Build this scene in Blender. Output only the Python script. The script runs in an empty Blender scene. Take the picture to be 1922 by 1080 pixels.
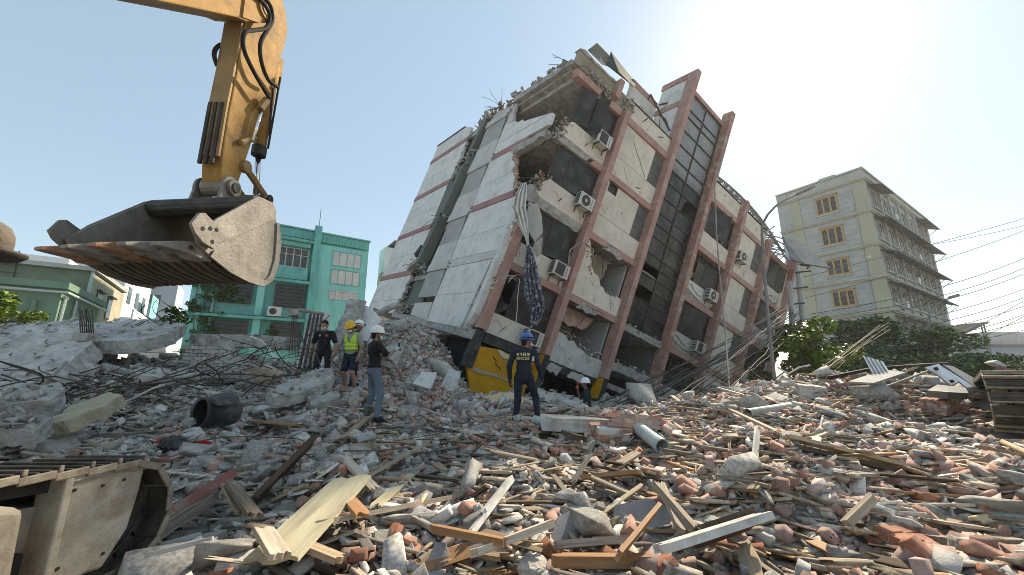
import bpy, bmesh, math, random
import numpy as np
from mathutils import Vector, Matrix, Euler, noise

sc = bpy.context.scene
col = sc.collection
R = math.radians
rnd = random.Random(7)
rng = np.random.default_rng(11)

# ---------------------------------------------------------------- camera
PITCH = R(12.3)
CAMZ = 1.75
cam_d = bpy.data.cameras.new('camera')
cam = bpy.data.objects.new('camera', cam_d)
col.objects.link(cam)
cam_d.sensor_width = 36.0
cam_d.lens = 36.0 * 724 / 1922
cam_d.clip_start = 0.05
cam_d.clip_end = 6000
cam.location = (0, 0, CAMZ)
cam.rotation_euler = (R(90) + PITCH, 0, 0)
sc.camera = cam

# ---------------------------------------------------------------- sky, sun, exposure
SUN_AZ = R(39.6)      # clockwise from +Y
SUN_EL = R(39.5)
world = bpy.data.worlds.new('World')
sc.world = world
world.use_nodes = True
wn = world.node_tree
wn.nodes.clear()
sky = wn.nodes.new('ShaderNodeTexSky')
sky.sky_type = 'NISHITA'
sky.sun_disc = False
sky.sun_elevation = SUN_EL
sky.sun_rotation = SUN_AZ
sky.air_density = 1.0
sky.dust_density = 0.4
sky.ozone_density = 1.0
sky.altitude = 50
bg = wn.nodes.new('ShaderNodeBackground')
bg.inputs['Strength'].default_value = 0.05
wo = wn.nodes.new('ShaderNodeOutputWorld')
veil = wn.nodes.new('ShaderNodeMix')      # even veil of smog over the whole sky
veil.data_type = 'RGBA'; veil.blend_type = 'ADD'; veil.inputs['Factor'].default_value = 1.0
veil.inputs['B'].default_value = (2.2, 3.4, 4.6, 1)
wn.links.new(sky.outputs[0], veil.inputs['A'])
wn.links.new(veil.outputs['Result'], bg.inputs['Color'])
wn.links.new(bg.outputs[0], wo.inputs['Surface'])
sun_d = bpy.data.lights.new('sun', 'SUN')
sun_d.energy = 3.5
sun_d.angle = R(2.0)
sun_d.color = (1.0, 0.93, 0.82)
sun = bpy.data.objects.new('sun', sun_d)
col.objects.link(sun)
sdir = Vector((math.sin(SUN_AZ) * math.cos(SUN_EL), math.cos(SUN_AZ) * math.cos(SUN_EL), math.sin(SUN_EL)))
sun.rotation_euler = sdir.to_track_quat('Z', 'Y').to_euler()
sun.location = (30, 30, 40)
sc.view_settings.view_transform = 'Standard'
sc.view_settings.look = 'None'
sc.view_settings.gamma = 1.0
sc.view_settings.use_curve_mapping = False
sc.view_settings.use_white_balance = True
sc.view_settings.white_balance_temperature = 7700
sc.view_settings.white_balance_tint = 10
sc.view_settings.exposure = 1.15
sc.cycles.max_bounces = 6
sc.cycles.diffuse_bounces = 3
sc.cycles.glossy_bounces = 3
sc.cycles.transmission_bounces = 4
sc.cycles.transparent_max_bounces = 8
sc.cycles.use_denoising = True
sc.cycles.filter_width = 0.9
sc.cycles.caustics_reflective = False
sc.cycles.caustics_refractive = False

# ---------------------------------------------------------------- helpers
_f = 724.0
_U = Vector((0, -math.sin(PITCH), math.cos(PITCH)))
_W = Vector((0, math.cos(PITCH), math.sin(PITCH)))
_C = Vector((0, 0, CAMZ))
def ray(u, v):
    return Vector(((u - 961) / _f, 0, 0)) - (v - 540) / _f * _U + _W
def at(u, v, y):
    d = ray(u, v)
    return _C + d * (y / d.y)
def proj(P):
    q = Vector(P) - _C
    d = q.dot(_W)
    return 961 + _f * q.x / d, 540 - _f * q.dot(_U) / d
def onX(u, v, x):
    d = ray(u, v)
    return _C + d * (x / d.x)
def onP(u, v, p0, n):
    d = ray(u, v)
    return _C + d * ((p0 - _C).dot(n) / d.dot(n))

WL = {}
class MB:
    def __init__(s):
        s.v = []; s.f = []; s.m = []
    def add(s, vs, fs, m=0):
        o = len(s.v)
        s.v.extend([tuple(p) for p in vs])
        s.f.extend([tuple(i + o for i in f) for f in fs])
        s.m.extend([m] * len(fs))
        return s
    def hexa(s, p, m=0):   # p: 4 bottom + 4 top
        return s.add(p, [(3, 2, 1, 0), (4, 5, 6, 7), (0, 1, 5, 4), (1, 2, 6, 5), (2, 3, 7, 6), (3, 0, 4, 7)], m)
    def box(s, lo, hi, m=0, fn=None):
        x0, y0, z0 = lo; x1, y1, z1 = hi
        p = [(x0, y0, z0), (x1, y0, z0), (x1, y1, z0), (x0, y1, z0), (x0, y0, z1), (x1, y0, z1), (x1, y1, z1), (x0, y1, z1)]
        if fn: p = [fn(*q) for q in p]
        return s.hexa(p, m)
    def cbox(s, c, size, rot=None, m=0):
        h = Vector(size) / 2
        p = []
        for z in (-1, 1):
            for x, y in ((-1, -1), (1, -1), (1, 1), (-1, 1)):
                q = Vector((x * h.x, y * h.y, z * h.z))
                if rot is not None: q = rot @ q
                p.append(q + Vector(c))
        return s.hexa(p, m)
    def prism(s, poly, vec, m=0):
        n = len(poly)
        a = [Vector(p) for p in poly]; vec = Vector(vec)
        vs = a + [p + vec for p in a]
        fs = [tuple(range(n - 1, -1, -1)), tuple(range(n, 2 * n))]
        fs += [(i, (i + 1) % n, n + (i + 1) % n, n + i) for i in range(n)]
        return s.add(vs, fs, m)
    def tube(s, path, r, n=6, m=0, cap=True):
        P = [Vector(p) for p in path]
        k = len(P)
        rs = r if isinstance(r, (list, tuple)) else [r] * k
        up = Vector((0, 0, 1))
        t0 = (P[1] - P[0]).normalized()
        if abs(t0.dot(up)) > 0.95: up = Vector((1, 0, 0))
        x = t0.cross(up).normalized()
        vs = []
        for i in range(k):
            t = (P[min(i + 1, k - 1)] - P[max(i - 1, 0)])
            if t.length < 1e-9: t = t0.copy()
            t.normalize()
            x = (x - t * x.dot(t))
            if x.length < 1e-6: x = t.orthogonal()
            x.normalize()
            y = t.cross(x)
            for j in range(n):
                a = 2 * math.pi * j / n
                vs.append(P[i] + (x * math.cos(a) + y * math.sin(a)) * rs[i])
        fs = []
        for i in range(k - 1):
            for j in range(n):
                fs.append((i * n + j, i * n + (j + 1) % n, (i + 1) * n + (j + 1) % n, (i + 1) * n + j))
        if cap:
            fs.append(tuple(range(n - 1, -1, -1)))
            fs.append(tuple((k - 1) * n + j for j in range(n)))
        return s.add(vs, fs, m)
    def ring(s, c, ax, r0, r1, h, n=16, m=0):   # hollow cylinder
        c = Vector(c); ax = Vector(ax).normalized(); x = ax.orthogonal().normalized(); y = ax.cross(x)
        vs = []
        for r, t in ((r1, 0), (r1, h), (r0, h), (r0, 0)):
            for j in range(n):
                a = 2 * math.pi * j / n
                vs.append(c + ax * t + (x * math.cos(a) + y * math.sin(a)) * r)
        fs = []
        for k in range(4):
            for j in range(n):
                fs.append((k * n + j, k * n + (j + 1) % n, ((k + 1) % 4) * n + (j + 1) % n, ((k + 1) % 4) * n + j))
        return s.add(vs, fs, m)
    def lathe(s, prof, n=16, M=None, m=0):
        vs = []
        for r, z in prof:
            for j in range(n):
                a = 2 * math.pi * j / n
                q = Vector((r * math.cos(a), r * math.sin(a), z))
                vs.append(M @ q if M is not None else q)
        fs = []
        for i in range(len(prof) - 1):
            for j in range(n):
                fs.append((i * n + j, i * n + (j + 1) % n, (i + 1) * n + (j + 1) % n, (i + 1) * n + j))
        return s.add(vs, fs, m)
    def build(s, name, mat, parent=None, smooth=False, local=False, origin=None, bevel=0):
        me = bpy.data.meshes.new(name)
        off = Vector((0, 0, 0))
        if parent is not None and not local:
            off = WL.get(parent.name, Vector((0, 0, 0)))
        if origin is not None: off = Vector(origin)
        vs = s.v if off.length == 0 else [(p[0] - off.x, p[1] - off.y, p[2] - off.z) for p in s.v]
        me.from_pydata(vs, [], s.f)
        mats = mat if isinstance(mat, (list, tuple)) else [mat]
        for mm in mats: me.materials.append(mm)
        if len(mats) > 1: me.polygons.foreach_set('material_index', s.m)
        if smooth: me.polygons.foreach_set('use_smooth', [True] * len(me.polygons))
        me.update()
        o = bpy.data.objects.new(name, me)
        col.objects.link(o)
        if parent is not None:
            o.parent = parent
            WL[o.name] = WL.get(parent.name, Vector((0, 0, 0)))
        elif origin is not None:
            o.location = off
            WL[o.name] = off.copy()
        if bevel:
            b = o.modifiers.new('bevel', 'BEVEL'); b.width = bevel; b.segments = 2; b.limit_method = 'ANGLE'
        return o

def tag(o, label, cat, group=None):
    o['label'] = label; o['category'] = cat; o['kind'] = 'thing'
    if group: o['group'] = group
    return o
def struct(o):
    o['kind'] = 'structure'; return o
def stuff(o, label=None, cat=None):
    o['kind'] = 'stuff'
    if label: o['label'] = label
    if cat: o['category'] = cat
    return o
def thing(name, label, cat, loc=(0, 0, 0), rotz=0.0, group=None):
    o = bpy.data.objects.new(name, None)
    o.empty_display_size = 0.2
    col.objects.link(o)
    o.location = loc; o.rotation_euler = (0, 0, rotz)
    WL[o.name] = Vector(loc)
    return tag(o, label, cat, group)
def link_copy(src, parent=None):
    c = src.copy(); col.objects.link(c)
    if parent is not None: c.parent = parent
    return c
def copy_tree(src, parent=None):
    c = link_copy(src, parent)
    for ch in list(src.children): copy_tree(ch, c)
    return c

def jag(p, q, n, amp, rr=rnd):
    """points from p (included) to q (excluded) in 2D with a broken edge"""
    out = [p]
    dx, dy = q[0] - p[0], q[1] - p[1]
    L = math.hypot(dx, dy) or 1
    nx, ny = -dy / L, dx / L
    for i in range(1, n):
        t = i / n + rr.uniform(-.25, .25) / n
        a = rr.uniform(-amp, amp)
        out.append((p[0] + dx * t + nx * a, p[1] + dy * t + ny * a))
    return out
# ---------------------------------------------------------------- materials
def lin(r, g, b):
    f = lambda c: (c / 255) / 12.92 if c <= 10 else (((c / 255) + .055) / 1.055) ** 2.4
    return (f(r), f(g), f(b), 1)
def pm(name, cols, rough=.85, scale=3.0, bump=.25, metal=0.0, rand=0.0, island=False, hue=0.0, spec=.3,
       bscale=None, stain=None, stain_amt=.5, stain_scale=1.2, stretch=None, trans=0.0, alpha=1.0, lo=.35, hi=.65, coat=0.0, facing=None):
    m = bpy.data.materials.new(name); m.use_nodes = True
    nt = m.node_tree; N = nt.nodes; Lk = nt.links
    b = N['Principled BSDF']
    tc = N.new('ShaderNodeTexCoord')
    vec = tc.outputs['Object']
    if stretch:
        mp = N.new('ShaderNodeMapping'); mp.inputs['Scale'].default_value = stretch
        Lk.new(vec, mp.inputs['Vector']); vec = mp.outputs[0]
    if island:
        g = N.new('ShaderNodeNewGeometry'); rs = g.outputs['Random Per Island']
    else:
        oi = N.new('ShaderNodeObjectInfo'); rs = oi.outputs['Random']
    w = N.new('ShaderNodeMath'); w.operation = 'MULTIPLY'; w.inputs[1].default_value = 37.0
    Lk.new(rs, w.inputs[0])
    nz = N.new('ShaderNodeTexNoise'); nz.noise_dimensions = '4D'
    nz.inputs['Scale'].default_value = scale; nz.inputs['Detail'].default_value = 7; nz.inputs['Roughness'].default_value = .62
    Lk.new(vec, nz.inputs['Vector']); Lk.new(w.outputs[0], nz.inputs['W'])
    cr = N.new('ShaderNodeValToRGB')
    cr.color_ramp.elements[0].position = lo; cr.color_ramp.elements[1].position = hi
    cr.color_ramp.elements[0].color = cols[0]; cr.color_ramp.elements[1].color = cols[-1]
    for i, c in enumerate(cols[1:-1]):
        e = cr.color_ramp.elements.new(lo + (hi - lo) * (i + 1) / (len(cols) - 1)); e.color = c
    Lk.new(nz.outputs['Fac'], cr.inputs['Fac'])
    out = cr.outputs['Color']
    if stain:
        n2 = N.new('ShaderNodeTexNoise'); n2.noise_dimensions = '4D'
        n2.inputs['Scale'].default_value = stain_scale; n2.inputs['Detail'].default_value = 9; n2.inputs['Roughness'].default_value = .7
        Lk.new(vec, n2.inputs['Vector']); Lk.new(w.outputs[0], n2.inputs['W'])
        c2 = N.new('ShaderNodeValToRGB')
        c2.color_ramp.elements[0].position = .48; c2.color_ramp.elements[1].position = .68
        c2.color_ramp.elements[0].color = (0, 0, 0, 1); c2.color_ramp.elements[1].color = (stain_amt,) * 3 + (1,)
        Lk.new(n2.outputs['Fac'], c2.inputs['Fac'])
        mx = N.new('ShaderNodeMix'); mx.data_type = 'RGBA'
        Lk.new(c2.outputs['Color'], mx.inputs['Factor']); Lk.new(out, mx.inputs['A']); mx.inputs['B'].default_value = stain
        out = mx.outputs['Result']
    if rand:
        hs = N.new('ShaderNodeHueSaturation')
        mr = N.new('ShaderNodeMapRange'); mr.inputs['To Min'].default_value = 1 - rand; mr.inputs['To Max'].default_value = 1 + rand
        Lk.new(rs, mr.inputs['Value']); Lk.new(mr.outputs[0], hs.inputs['Value'])
        if hue:
            fr = N.new('ShaderNodeMath'); fr.operation = 'MULTIPLY'; fr.inputs[1].default_value = 7.31
            f2 = N.new('ShaderNodeMath'); f2.operation = 'FRACT'
            m2 = N.new('ShaderNodeMapRange'); m2.inputs['To Min'].default_value = 1 - hue; m2.inputs['To Max'].default_value = 1 + hue
            Lk.new(rs, fr.inputs[0]); Lk.new(fr.outputs[0], f2.inputs[0]); Lk.new(f2.outputs[0], m2.inputs['Value']); Lk.new(m2.outputs[0], hs.inputs['Saturation'])
        Lk.new(out, hs.inputs['Color']); out = hs.outputs['Color']
    Lk.new(out, b.inputs['Base Color'])
    b.inputs['Roughness'].default_value = rough
    b.inputs['Metallic'].default_value = metal
    b.inputs['Specular IOR Level'].default_value = spec
    if coat: b.inputs['Coat Weight'].default_value = coat
    if trans: b.inputs['Transmission Weight'].default_value = trans
    if alpha < 1: b.inputs['Alpha'].default_value = alpha
    if bump:
        nb = N.new('ShaderNodeTexNoise'); nb.inputs['Scale'].default_value = bscale or scale * 6
        nb.inputs['Detail'].default_value = 8; nb.inputs['Roughness'].default_value = .7
        Lk.new(vec, nb.inputs['Vector'])
        bp = N.new('ShaderNodeBump'); bp.inputs['Strength'].default_value = bump; bp.inputs['Distance'].default_value = .03 if not (bscale and bscale == 11) else .05
        Lk.new(nb.outputs['Fac'], bp.inputs['Height']); Lk.new(bp.outputs[0], b.inputs['Normal'])
    return m
g3 = lambda v, a=1.0, b_=1.0: (v, v * a, v * b_, 1)
MT = {}
MT['street'] = pm('dusty_yard', [(.24, .225, .20, 1), (.36, .34, .305, 1)], scale=.6, bump=.2)
MT['soil'] = pm('rubble_dust', [(.25, .235, .212, 1), (.41, .39, .355, 1), (.37, .315, .27, 1)], scale=1.6, bump=1.0, bscale=24, stain=(.38, .27, .22, 1), stain_amt=.6, stain_scale=.6)
MT['gravel'] = pm('gravel_grains', [(.30, .28, .25, 1), (.53, .50, .455, 1)], scale=26, bump=.4, island=True, rand=.4, hue=.5, bscale=85, lo=0.4, hi=0.6)
MT['concrete'] = pm('concrete', [(.31, .29, .258, 1), (.53, .50, .455, 1)], scale=8, bump=.9, bscale=34, rand=.28, stain=(.20, .19, .17, 1), stain_amt=.7, stain_scale=4, lo=0.4, hi=0.6)
MT['concrete_i'] = pm('concrete_islands', [(.30, .28, .25, 1), (.53, .50, .455, 1)], scale=26, bump=.7, island=True, rand=.4, hue=.5, bscale=85, lo=0.4, hi=0.6)
MT['dust_conc'] = pm('dusty_concrete', [(.34, .325, .30, 1), (.53, .51, .475, 1)], scale=2.4, bump=1.0, bscale=9, rand=.1, stain=(.20, .19, .175, 1), stain_amt=.9, stain_scale=3.5)
MT['brick'] = pm('brick', [(.42, .225, .175, 1), (.53, .345, .285, 1)], scale=10, bump=.7, bscale=40, rand=.26, hue=.3, stain=(.58, .50, .435, 1), stain_amt=.85, stain_scale=4)
MT['brick_i'] = pm('brick_islands', [(.42, .225, .175, 1), (.53, .345, .285, 1)], scale=26, bump=.6, island=True, rand=.32, hue=.35, stain=(.57, .495, .435, 1), stain_amt=.85, stain_scale=5, bscale=85, lo=0.4, hi=0.6)
MT['brick_fresh'] = pm('fresh_broken_brick', [(.36, .13, .07, 1), (.46, .21, .13, 1)], scale=8, bump=.6, bscale=30, rand=.25, stain=(.42, .35, .30, 1), stain_amt=.6, stain_scale=5)
MT['wood'] = pm('weathered_wood', [(.17, .13, .095, 1), (.41, .325, .245, 1)], scale=6, bump=.6, stretch=(.6, 8, 8), rand=.35, hue=.4, stain=(.48, .43, .37, 1), stain_amt=.7, stain_scale=2)
MT['wood_l'] = pm('pale_wood', [(.37, .285, .195, 1), (.60, .49, .365, 1)], scale=6, bump=.5, stretch=(.5, 9, 9), rand=.26, hue=.35, stain=(.25, .21, .165, 1), stain_amt=.8, stain_scale=1.6)
MT['wood_d'] = pm('dark_wood', [(.055, .038, .028, 1), (.13, .085, .055, 1)], scale=5, bump=.3, stretch=(.5, 8, 8), rand=.3)
MT['wood_o'] = pm('varnished_wood', [(.29, .145, .06, 1), (.42, .225, .10, 1)], scale=4, bump=.2, stretch=(.5, 8, 8), rand=.2, rough=.6, stain=(.36, .30, .24, 1), stain_amt=.5, stain_scale=2)
MT['wood_i'] = pm('wood_islands', [(.27, .215, .16, 1), (.56, .465, .36, 1)], scale=22, bump=.3, island=True, rand=.48, hue=.5, bscale=70)
MT['plywood'] = pm('pale_yellow_board', [(.44, .39, .25, 1), (.60, .545, .375, 1)], scale=2, bump=.2, rough=.7, stretch=(.5, 4, 4), stain=(.26, .235, .175, 1), stain_amt=.85, stain_scale=1.6)
MT['white_trim'] = pm('white_painted_trim', [(.44, .43, .40, 1), (.62, .61, .58, 1)], scale=5, bump=.25, rough=.6, stain=(.26, .235, .20, 1), stain_amt=.9, stain_scale=3)
MT['plaster_i'] = pm('plaster_flakes', [(.44, .425, .39, 1), (.68, .66, .615, 1)], scale=26, bump=.3, island=True, rand=.3, bscale=85, lo=0.4, hi=0.6)
MT['plaster'] = pm('plaster', [(.46, .445, .415, 1), (.66, .64, .60, 1)], scale=3, bump=.4, rand=.22, stain=(.28, .265, .24, 1), stain_amt=.8, stain_scale=3)
MT['tile_grey'] = pm('grey_slate', [(.19, .19, .188, 1), (.29, .287, .28, 1)], scale=3, bump=.25, rough=.7, rand=.2, stain=(.36, .345, .32, 1), stain_amt=.5, stain_scale=3)
MT['rebar'] = pm('rebar_steel', [(.055, .042, .036, 1), (.13, .095, .075, 1)], scale=9, bump=.3, rough=.7, metal=.3, rand=.3)
MT['cable'] = pm('dusty_cable', [(.04, .039, .037, 1), (.10, .097, .092, 1)], scale=6, bump=.1, rough=.8, rand=.3)
MT['cable_pale'] = pm('pale_cable', [(.20, .175, .145, 1), (.32, .29, .25, 1)], scale=6, bump=.1, rough=.7)
MT['pipe'] = pm('pale_blue_pvc', [(.33, .42, .42, 1), (.47, .55, .54, 1)], scale=3, bump=.1, rough=.45, stain=(.36, .34, .31, 1), stain_amt=.7)
MT['pipe_g'] = pm('dusty_grey_pipe', [(.27, .28, .27, 1), (.42, .42, .40, 1)], scale=3, bump=.1, rough=.5, stain=(.33, .28, .22, 1), stain_amt=.6)
MT['dark'] = pm('black_and_hole_shade', [(.014, .013, .013, 1), (.03, .028, .027, 1)], scale=3, bump=0)  # near black; also puts the shade of holes into the colour
MT['black_pl'] = pm('black_plastic', [(.02, .021, .022, 1), (.05, .051, .052, 1)], scale=3, bump=.2, rough=.55, stain=(.24, .232, .22, 1), stain_amt=.75, stain_scale=2.2)
MT['red_cloth'] = pm('red_cloth', [(.32, .006, .01, 1), (.50, .015, .02, 1)], scale=4, bump=.3)
MT['red_paint'] = pm('faded_red_paint', [(.25, .10, .08, 1), (.34, .17, .135, 1)], scale=3, bump=.3, stain=(.38, .33, .29, 1), stain_amt=.8, stain_scale=3)
MT['zinc'] = pm('zinc_sheet', [(.42, .44, .46, 1), (.60, .62, .63, 1)], scale=2, bump=.1, rough=.38, metal=.6, stain=(.30, .27, .24, 1), stain_amt=.6)
MT['zinc_d'] = pm('dark_metal_sheet', [(.13, .13, .13, 1), (.25, .245, .235, 1)], scale=2, bump=.15, rough=.55, metal=.4, stain=(.17, .12, .09, 1), stain_amt=.6)
# tilted building
MT['w_panel'] = pm('beige_facade_panel', [(.60, .545, .475, 1), (.72, .665, .59, 1)], scale=.9, bump=.15, bscale=30, stain=(.42, .37, .31, 1), stain_amt=.5, stain_scale=1.6)
MT['w_end'] = pm('white_end_wall_panel', [(.60, .585, .565, 1), (.72, .705, .685, 1)], scale=1.1, bump=.2, bscale=20, stain=(.42, .405, .385, 1), stain_amt=.7, stain_scale=1.8)
MT['w_grey'] = pm('grey_wall_panel', [(.32, .32, .315, 1), (.41, .41, .40, 1)], scale=1.1, bump=.1, stain=(.25, .25, .24, 1), stain_amt=.6)
MT['w_lgrey'] = pm('pale_grey_wall_panel', [(.48, .47, .455, 1), (.58, .57, .55, 1)], scale=1.1, bump=.1, stain=(.36, .35, .335, 1), stain_amt=.6)
MT['pink'] = pm('terracotta_tile', [(.35, .19, .16, 1), (.44, .255, .22, 1)], scale=1.6, bump=.1, rough=.6, stain=(.48, .39, .33, 1), stain_amt=.65, stain_scale=1.9)
MT['pink_worn'] = pm('worn_terracotta_tile', [(.30, .15, .125, 1), (.37, .20, .17, 1)], scale=1.6, bump=.25, rough=.7, stain=(.52, .44, .35, 1), stain_amt=1.0, stain_scale=2.6)
MT['pink_end'] = pm('end_wall_pink_band', [(.33, .165, .16, 1), (.40, .22, .21, 1)], scale=1.6, bump=.1, stain=(.30, .26, .25, 1), stain_amt=.5)
MT['green_core'] = pm('grey_green_plaster', [(.115, .135, .12, 1), (.185, .205, .185, 1)], scale=1.2, bump=.4, stain=(.10, .10, .09, 1), stain_amt=.7)
MT['conc_edge'] = pm('broken_concrete_edge', [(.27, .255, .235, 1), (.47, .45, .415, 1)], scale=3.5, bump=1.0, bscale=12, stain=(.16, .15, .135, 1), stain_amt=.8, stain_scale=3)
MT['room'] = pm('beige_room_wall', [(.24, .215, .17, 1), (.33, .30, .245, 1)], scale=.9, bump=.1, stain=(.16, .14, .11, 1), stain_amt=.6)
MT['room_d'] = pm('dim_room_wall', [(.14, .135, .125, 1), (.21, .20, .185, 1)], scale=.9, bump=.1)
MT['frame'] = pm('dark_brown_frame', [(.035, .025, .022, 1), (.075, .055, .048, 1)], scale=4, bump=.1, rough=.5)
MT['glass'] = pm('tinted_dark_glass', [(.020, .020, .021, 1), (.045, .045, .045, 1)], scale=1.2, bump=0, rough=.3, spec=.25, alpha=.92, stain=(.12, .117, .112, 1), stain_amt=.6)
MT['glass_up'] = pm('dusty_skylit_glass', [(.12, .125, .122, 1), (.20, .205, .20, 1)], scale=1.0, bump=0, rough=.25, spec=.5, alpha=.80, stain=(.26, .26, .25, 1), stain_amt=.6)  # paler copy of the tower glass; sky light behind put into colour
MT['louver'] = pm('dark_grey_louver', [(.085, .088, .085, 1), (.14, .143, .138, 1)], scale=1.5, bump=.1, rough=.5)
MT['yellow'] = pm('yellow_wall_paint', [(.52, .255, .008, 1), (.62, .32, .015, 1)], scale=1.3, bump=.1, rough=.55, stain=(.36, .2, .05, 1), stain_amt=.5, stain_scale=2)
MT['blackband'] = pm('charcoal_wall_paint', [(.026, .028, .026, 1), (.052, .054, .05, 1)], scale=1.3, bump=.15, stain=(.14, .14, .13, 1), stain_amt=.5, stain_scale=2)
MT['green_sheet'] = pm('dark_green_sheet', [(.028, .048, .044, 1), (.055, .08, .074, 1)], scale=1.3, bump=.1, rough=.8, spec=.1)
MT['ac'] = pm('dusty_white_casing', [(.48, .475, .45, 1), (.62, .61, .58, 1)], scale=3, bump=.05, rough=.5, stain=(.33, .30, .26, 1), stain_amt=.6, stain_scale=3)
MT['ac_d'] = pm('dark_grille', [(.03, .03, .03, 1), (.07, .07, .068, 1)], scale=8, bump=.1, rough=.5)
MT['cloth_w'] = pm('dirty_white_cloth', [(.48, .47, .45, 1), (.66, .65, .62, 1)], scale=4, bump=.3)
MT['cloth_p'] = pm('patterned_grey_cloth', [(.05, .055, .085, 1), (.09, .095, .13, 1), (.40, .40, .41, 1)], scale=9, bump=.3, lo=.42, hi=.6)
# others
MT['teal'] = pm('teal_wall_paint', [(.11, .38, .345, 1), (.15, .46, .42, 1)], scale=.9, bump=.1, stain=(.07, .20, .18, 1), stain_amt=.8, stain_scale=1.3, stretch=(1, 1, .5))
MT['teal_l'] = pm('light_teal_paint', [(.17, .49, .45, 1), (.23, .57, .53, 1)], scale=.9, bump=.1, stain=(.14, .32, .29, 1), stain_amt=.8, stain_scale=1.0, stretch=(1, 1, .4))
MT['g_wall'] = pm('sage_green_wall', [(.13, .225, .165, 1), (.18, .285, .215, 1)], scale=.7, bump=.1, stain=(.15, .15, .10, 1), stain_amt=.5)
MT['g_wall2'] = pm('dull_olive_wall', [(.16, .20, .145, 1), (.22, .26, .195, 1)], scale=.7, bump=.1, stain=(.15, .13, .08, 1), stain_amt=.6)
MT['beige'] = pm('stained_beige_wall', [(.35, .305, .215, 1), (.46, .41, .305, 1)], scale=.8, bump=.1, stain=(.23, .2, .14, 1), stain_amt=.6)
MT['whitew'] = pm('white_house_wall', [(.60, .61, .62, 1), (.72, .73, .74, 1)], scale=.6, bump=.05, stain=(.45, .45, .45, 1), stain_amt=.4)
MT['greyw'] = pm('blue_grey_wall', [(.29, .33, .37, 1), (.36, .40, .44, 1)], scale=.6, bump=.05)
MT['rb_wall'] = pm('pale_grey_blue_wall', [(.32, .34, .345, 1), (.40, .42, .425, 1)], scale=.5, bump=.1, stain=(.25, .262, .26, 1), stain_amt=.7)
MT['rb_cream'] = pm('cream_parapet_wall', [(.37, .37, .345, 1), (.45, .45, .42, 1)], scale=.5, bump=.05, stain=(.28, .28, .26, 1), stain_amt=.7)
MT['rb_olive'] = pm('olive_pilaster', [(.34, .34, .25, 1), (.41, .405, .31, 1)], scale=.6, bump=.05, stain=(.30, .30, .26, 1), stain_amt=.5)
MT['rb_win'] = pm('tan_window_frame', [(.36, .235, .115, 1), (.44, .30, .16, 1)], scale=2, bump=.05)
MT['rb_glass'] = pm('dark_window_glass', [(.035, .025, .022, 1), (.07, .05, .042, 1)], scale=2, bump=0, rough=.15, spec=.5)
MT['awning'] = pm('dark_corrugated_awning', [(.10, .105, .10, 1), (.17, .172, .16, 1)], scale=1.5, bump=.2, rough=.7, stain=(.2, .18, .15, 1), stain_amt=.5)
MT['pole'] = pm('pole_concrete', [(.26, .26, .25, 1), (.36, .355, .34, 1)], scale=1.5, bump=.1, rough=.7)
MT['lamp'] = pm('galvanised_lamp_post', [(.15, .155, .16, 1), (.22, .225, .228, 1)], scale=2, bump=.05, rough=.75, spec=.15)
MT['glass_curtain'] = pm('curtained_window_glass', [(.40, .415, .41, 1), (.52, .53, .52, 1)], scale=2, bump=0, rough=.2, stretch=(6, 6, .3))
MT['win_dark'] = pm('dark_window_pane', [(.03, .034, .036, 1), (.075, .08, .08, 1)], scale=1.5, bump=0, rough=.15, spec=.5)
MT['leaf'] = pm('leaf_green', [(.06, .105, .022, 1), (.13, .20, .05, 1)], scale=2, bump=0, rough=.55, spec=.15, island=True, rand=.45, hue=.3)
MT['leaf_d'] = pm('dark_leaf_green', [(.035, .075, .022, 1), (.10, .165, .05, 1)], scale=2, bump=0, rough=.55, spec=.15, island=True, rand=.5, hue=.35)
MT['leaf_y'] = pm('bright_leaf_green', [(.085, .14, .014, 1), (.19, .27, .035, 1)], scale=2, bump=0, rough=.45, island=True, rand=.4, hue=.2)
MT['bark'] = pm('bark', [(.07, .055, .04, 1), (.14, .115, .085, 1)], scale=6, bump=.6)
# excavator
MT['ex_y'] = pm('excavator_yellow_paint', [(.30, .165, .045, 1), (.42, .245, .085, 1)], scale=3.0, bump=.15, rough=.7, spec=.12, stain=(.15, .095, .05, 1), stain_amt=.9, stain_scale=3.2)
MT['ex_yd'] = pm('dirty_yellow_paint', [(.26, .165, .07, 1), (.37, .25, .12, 1)], scale=2.2, bump=.2, rough=.7, stain=(.12, .085, .06, 1), stain_amt=.8, stain_scale=2.0)
MT['ex_side'] = pm('dusty_track_guard', [(.25, .215, .165, 1), (.42, .38, .315, 1)], scale=3.5, bump=.35, bscale=30, rough=.75, stain=(.18, .105, .06, 1), stain_amt=.85, stain_scale=4)
MT['steel_b'] = pm('worn_bucket_steel', [(.20, .18, .155, 1), (.32, .295, .26, 1)], scale=3.6, bump=.5, bscale=22, rough=.65, metal=.1, stain=(.11, .105, .10, 1), stain_amt=.8, stain_scale=2.6)
MT['steel_rust'] = pm('rusty_bucket_underside', [(.085, .066, .05, 1), (.16, .13, .10, 1)], scale=2.8, bump=.6, bscale=16, rough=.8, metal=.1, stain=(.22, .195, .165, 1), stain_amt=.6, stain_scale=3)
MT['steel_d'] = pm('greasy_dark_steel', [(.03, .027, .025, 1), (.075, .067, .058, 1)], scale=4, bump=.3, rough=.6, metal=.3)
MT['tooth'] = pm('orange_rust_tooth', [(.26, .125, .07, 1), (.40, .22, .13, 1)], scale=5, bump=.3, rough=.65, metal=.2, rand=.2, stain=(.32, .28, .23, 1), stain_amt=.8, stain_scale=4)
MT['chrome'] = pm('chrome_rod', [(.62, .62, .63, 1), (.72, .72, .73, 1)], scale=3, bump=0, rough=.15, metal=1.0)
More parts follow.
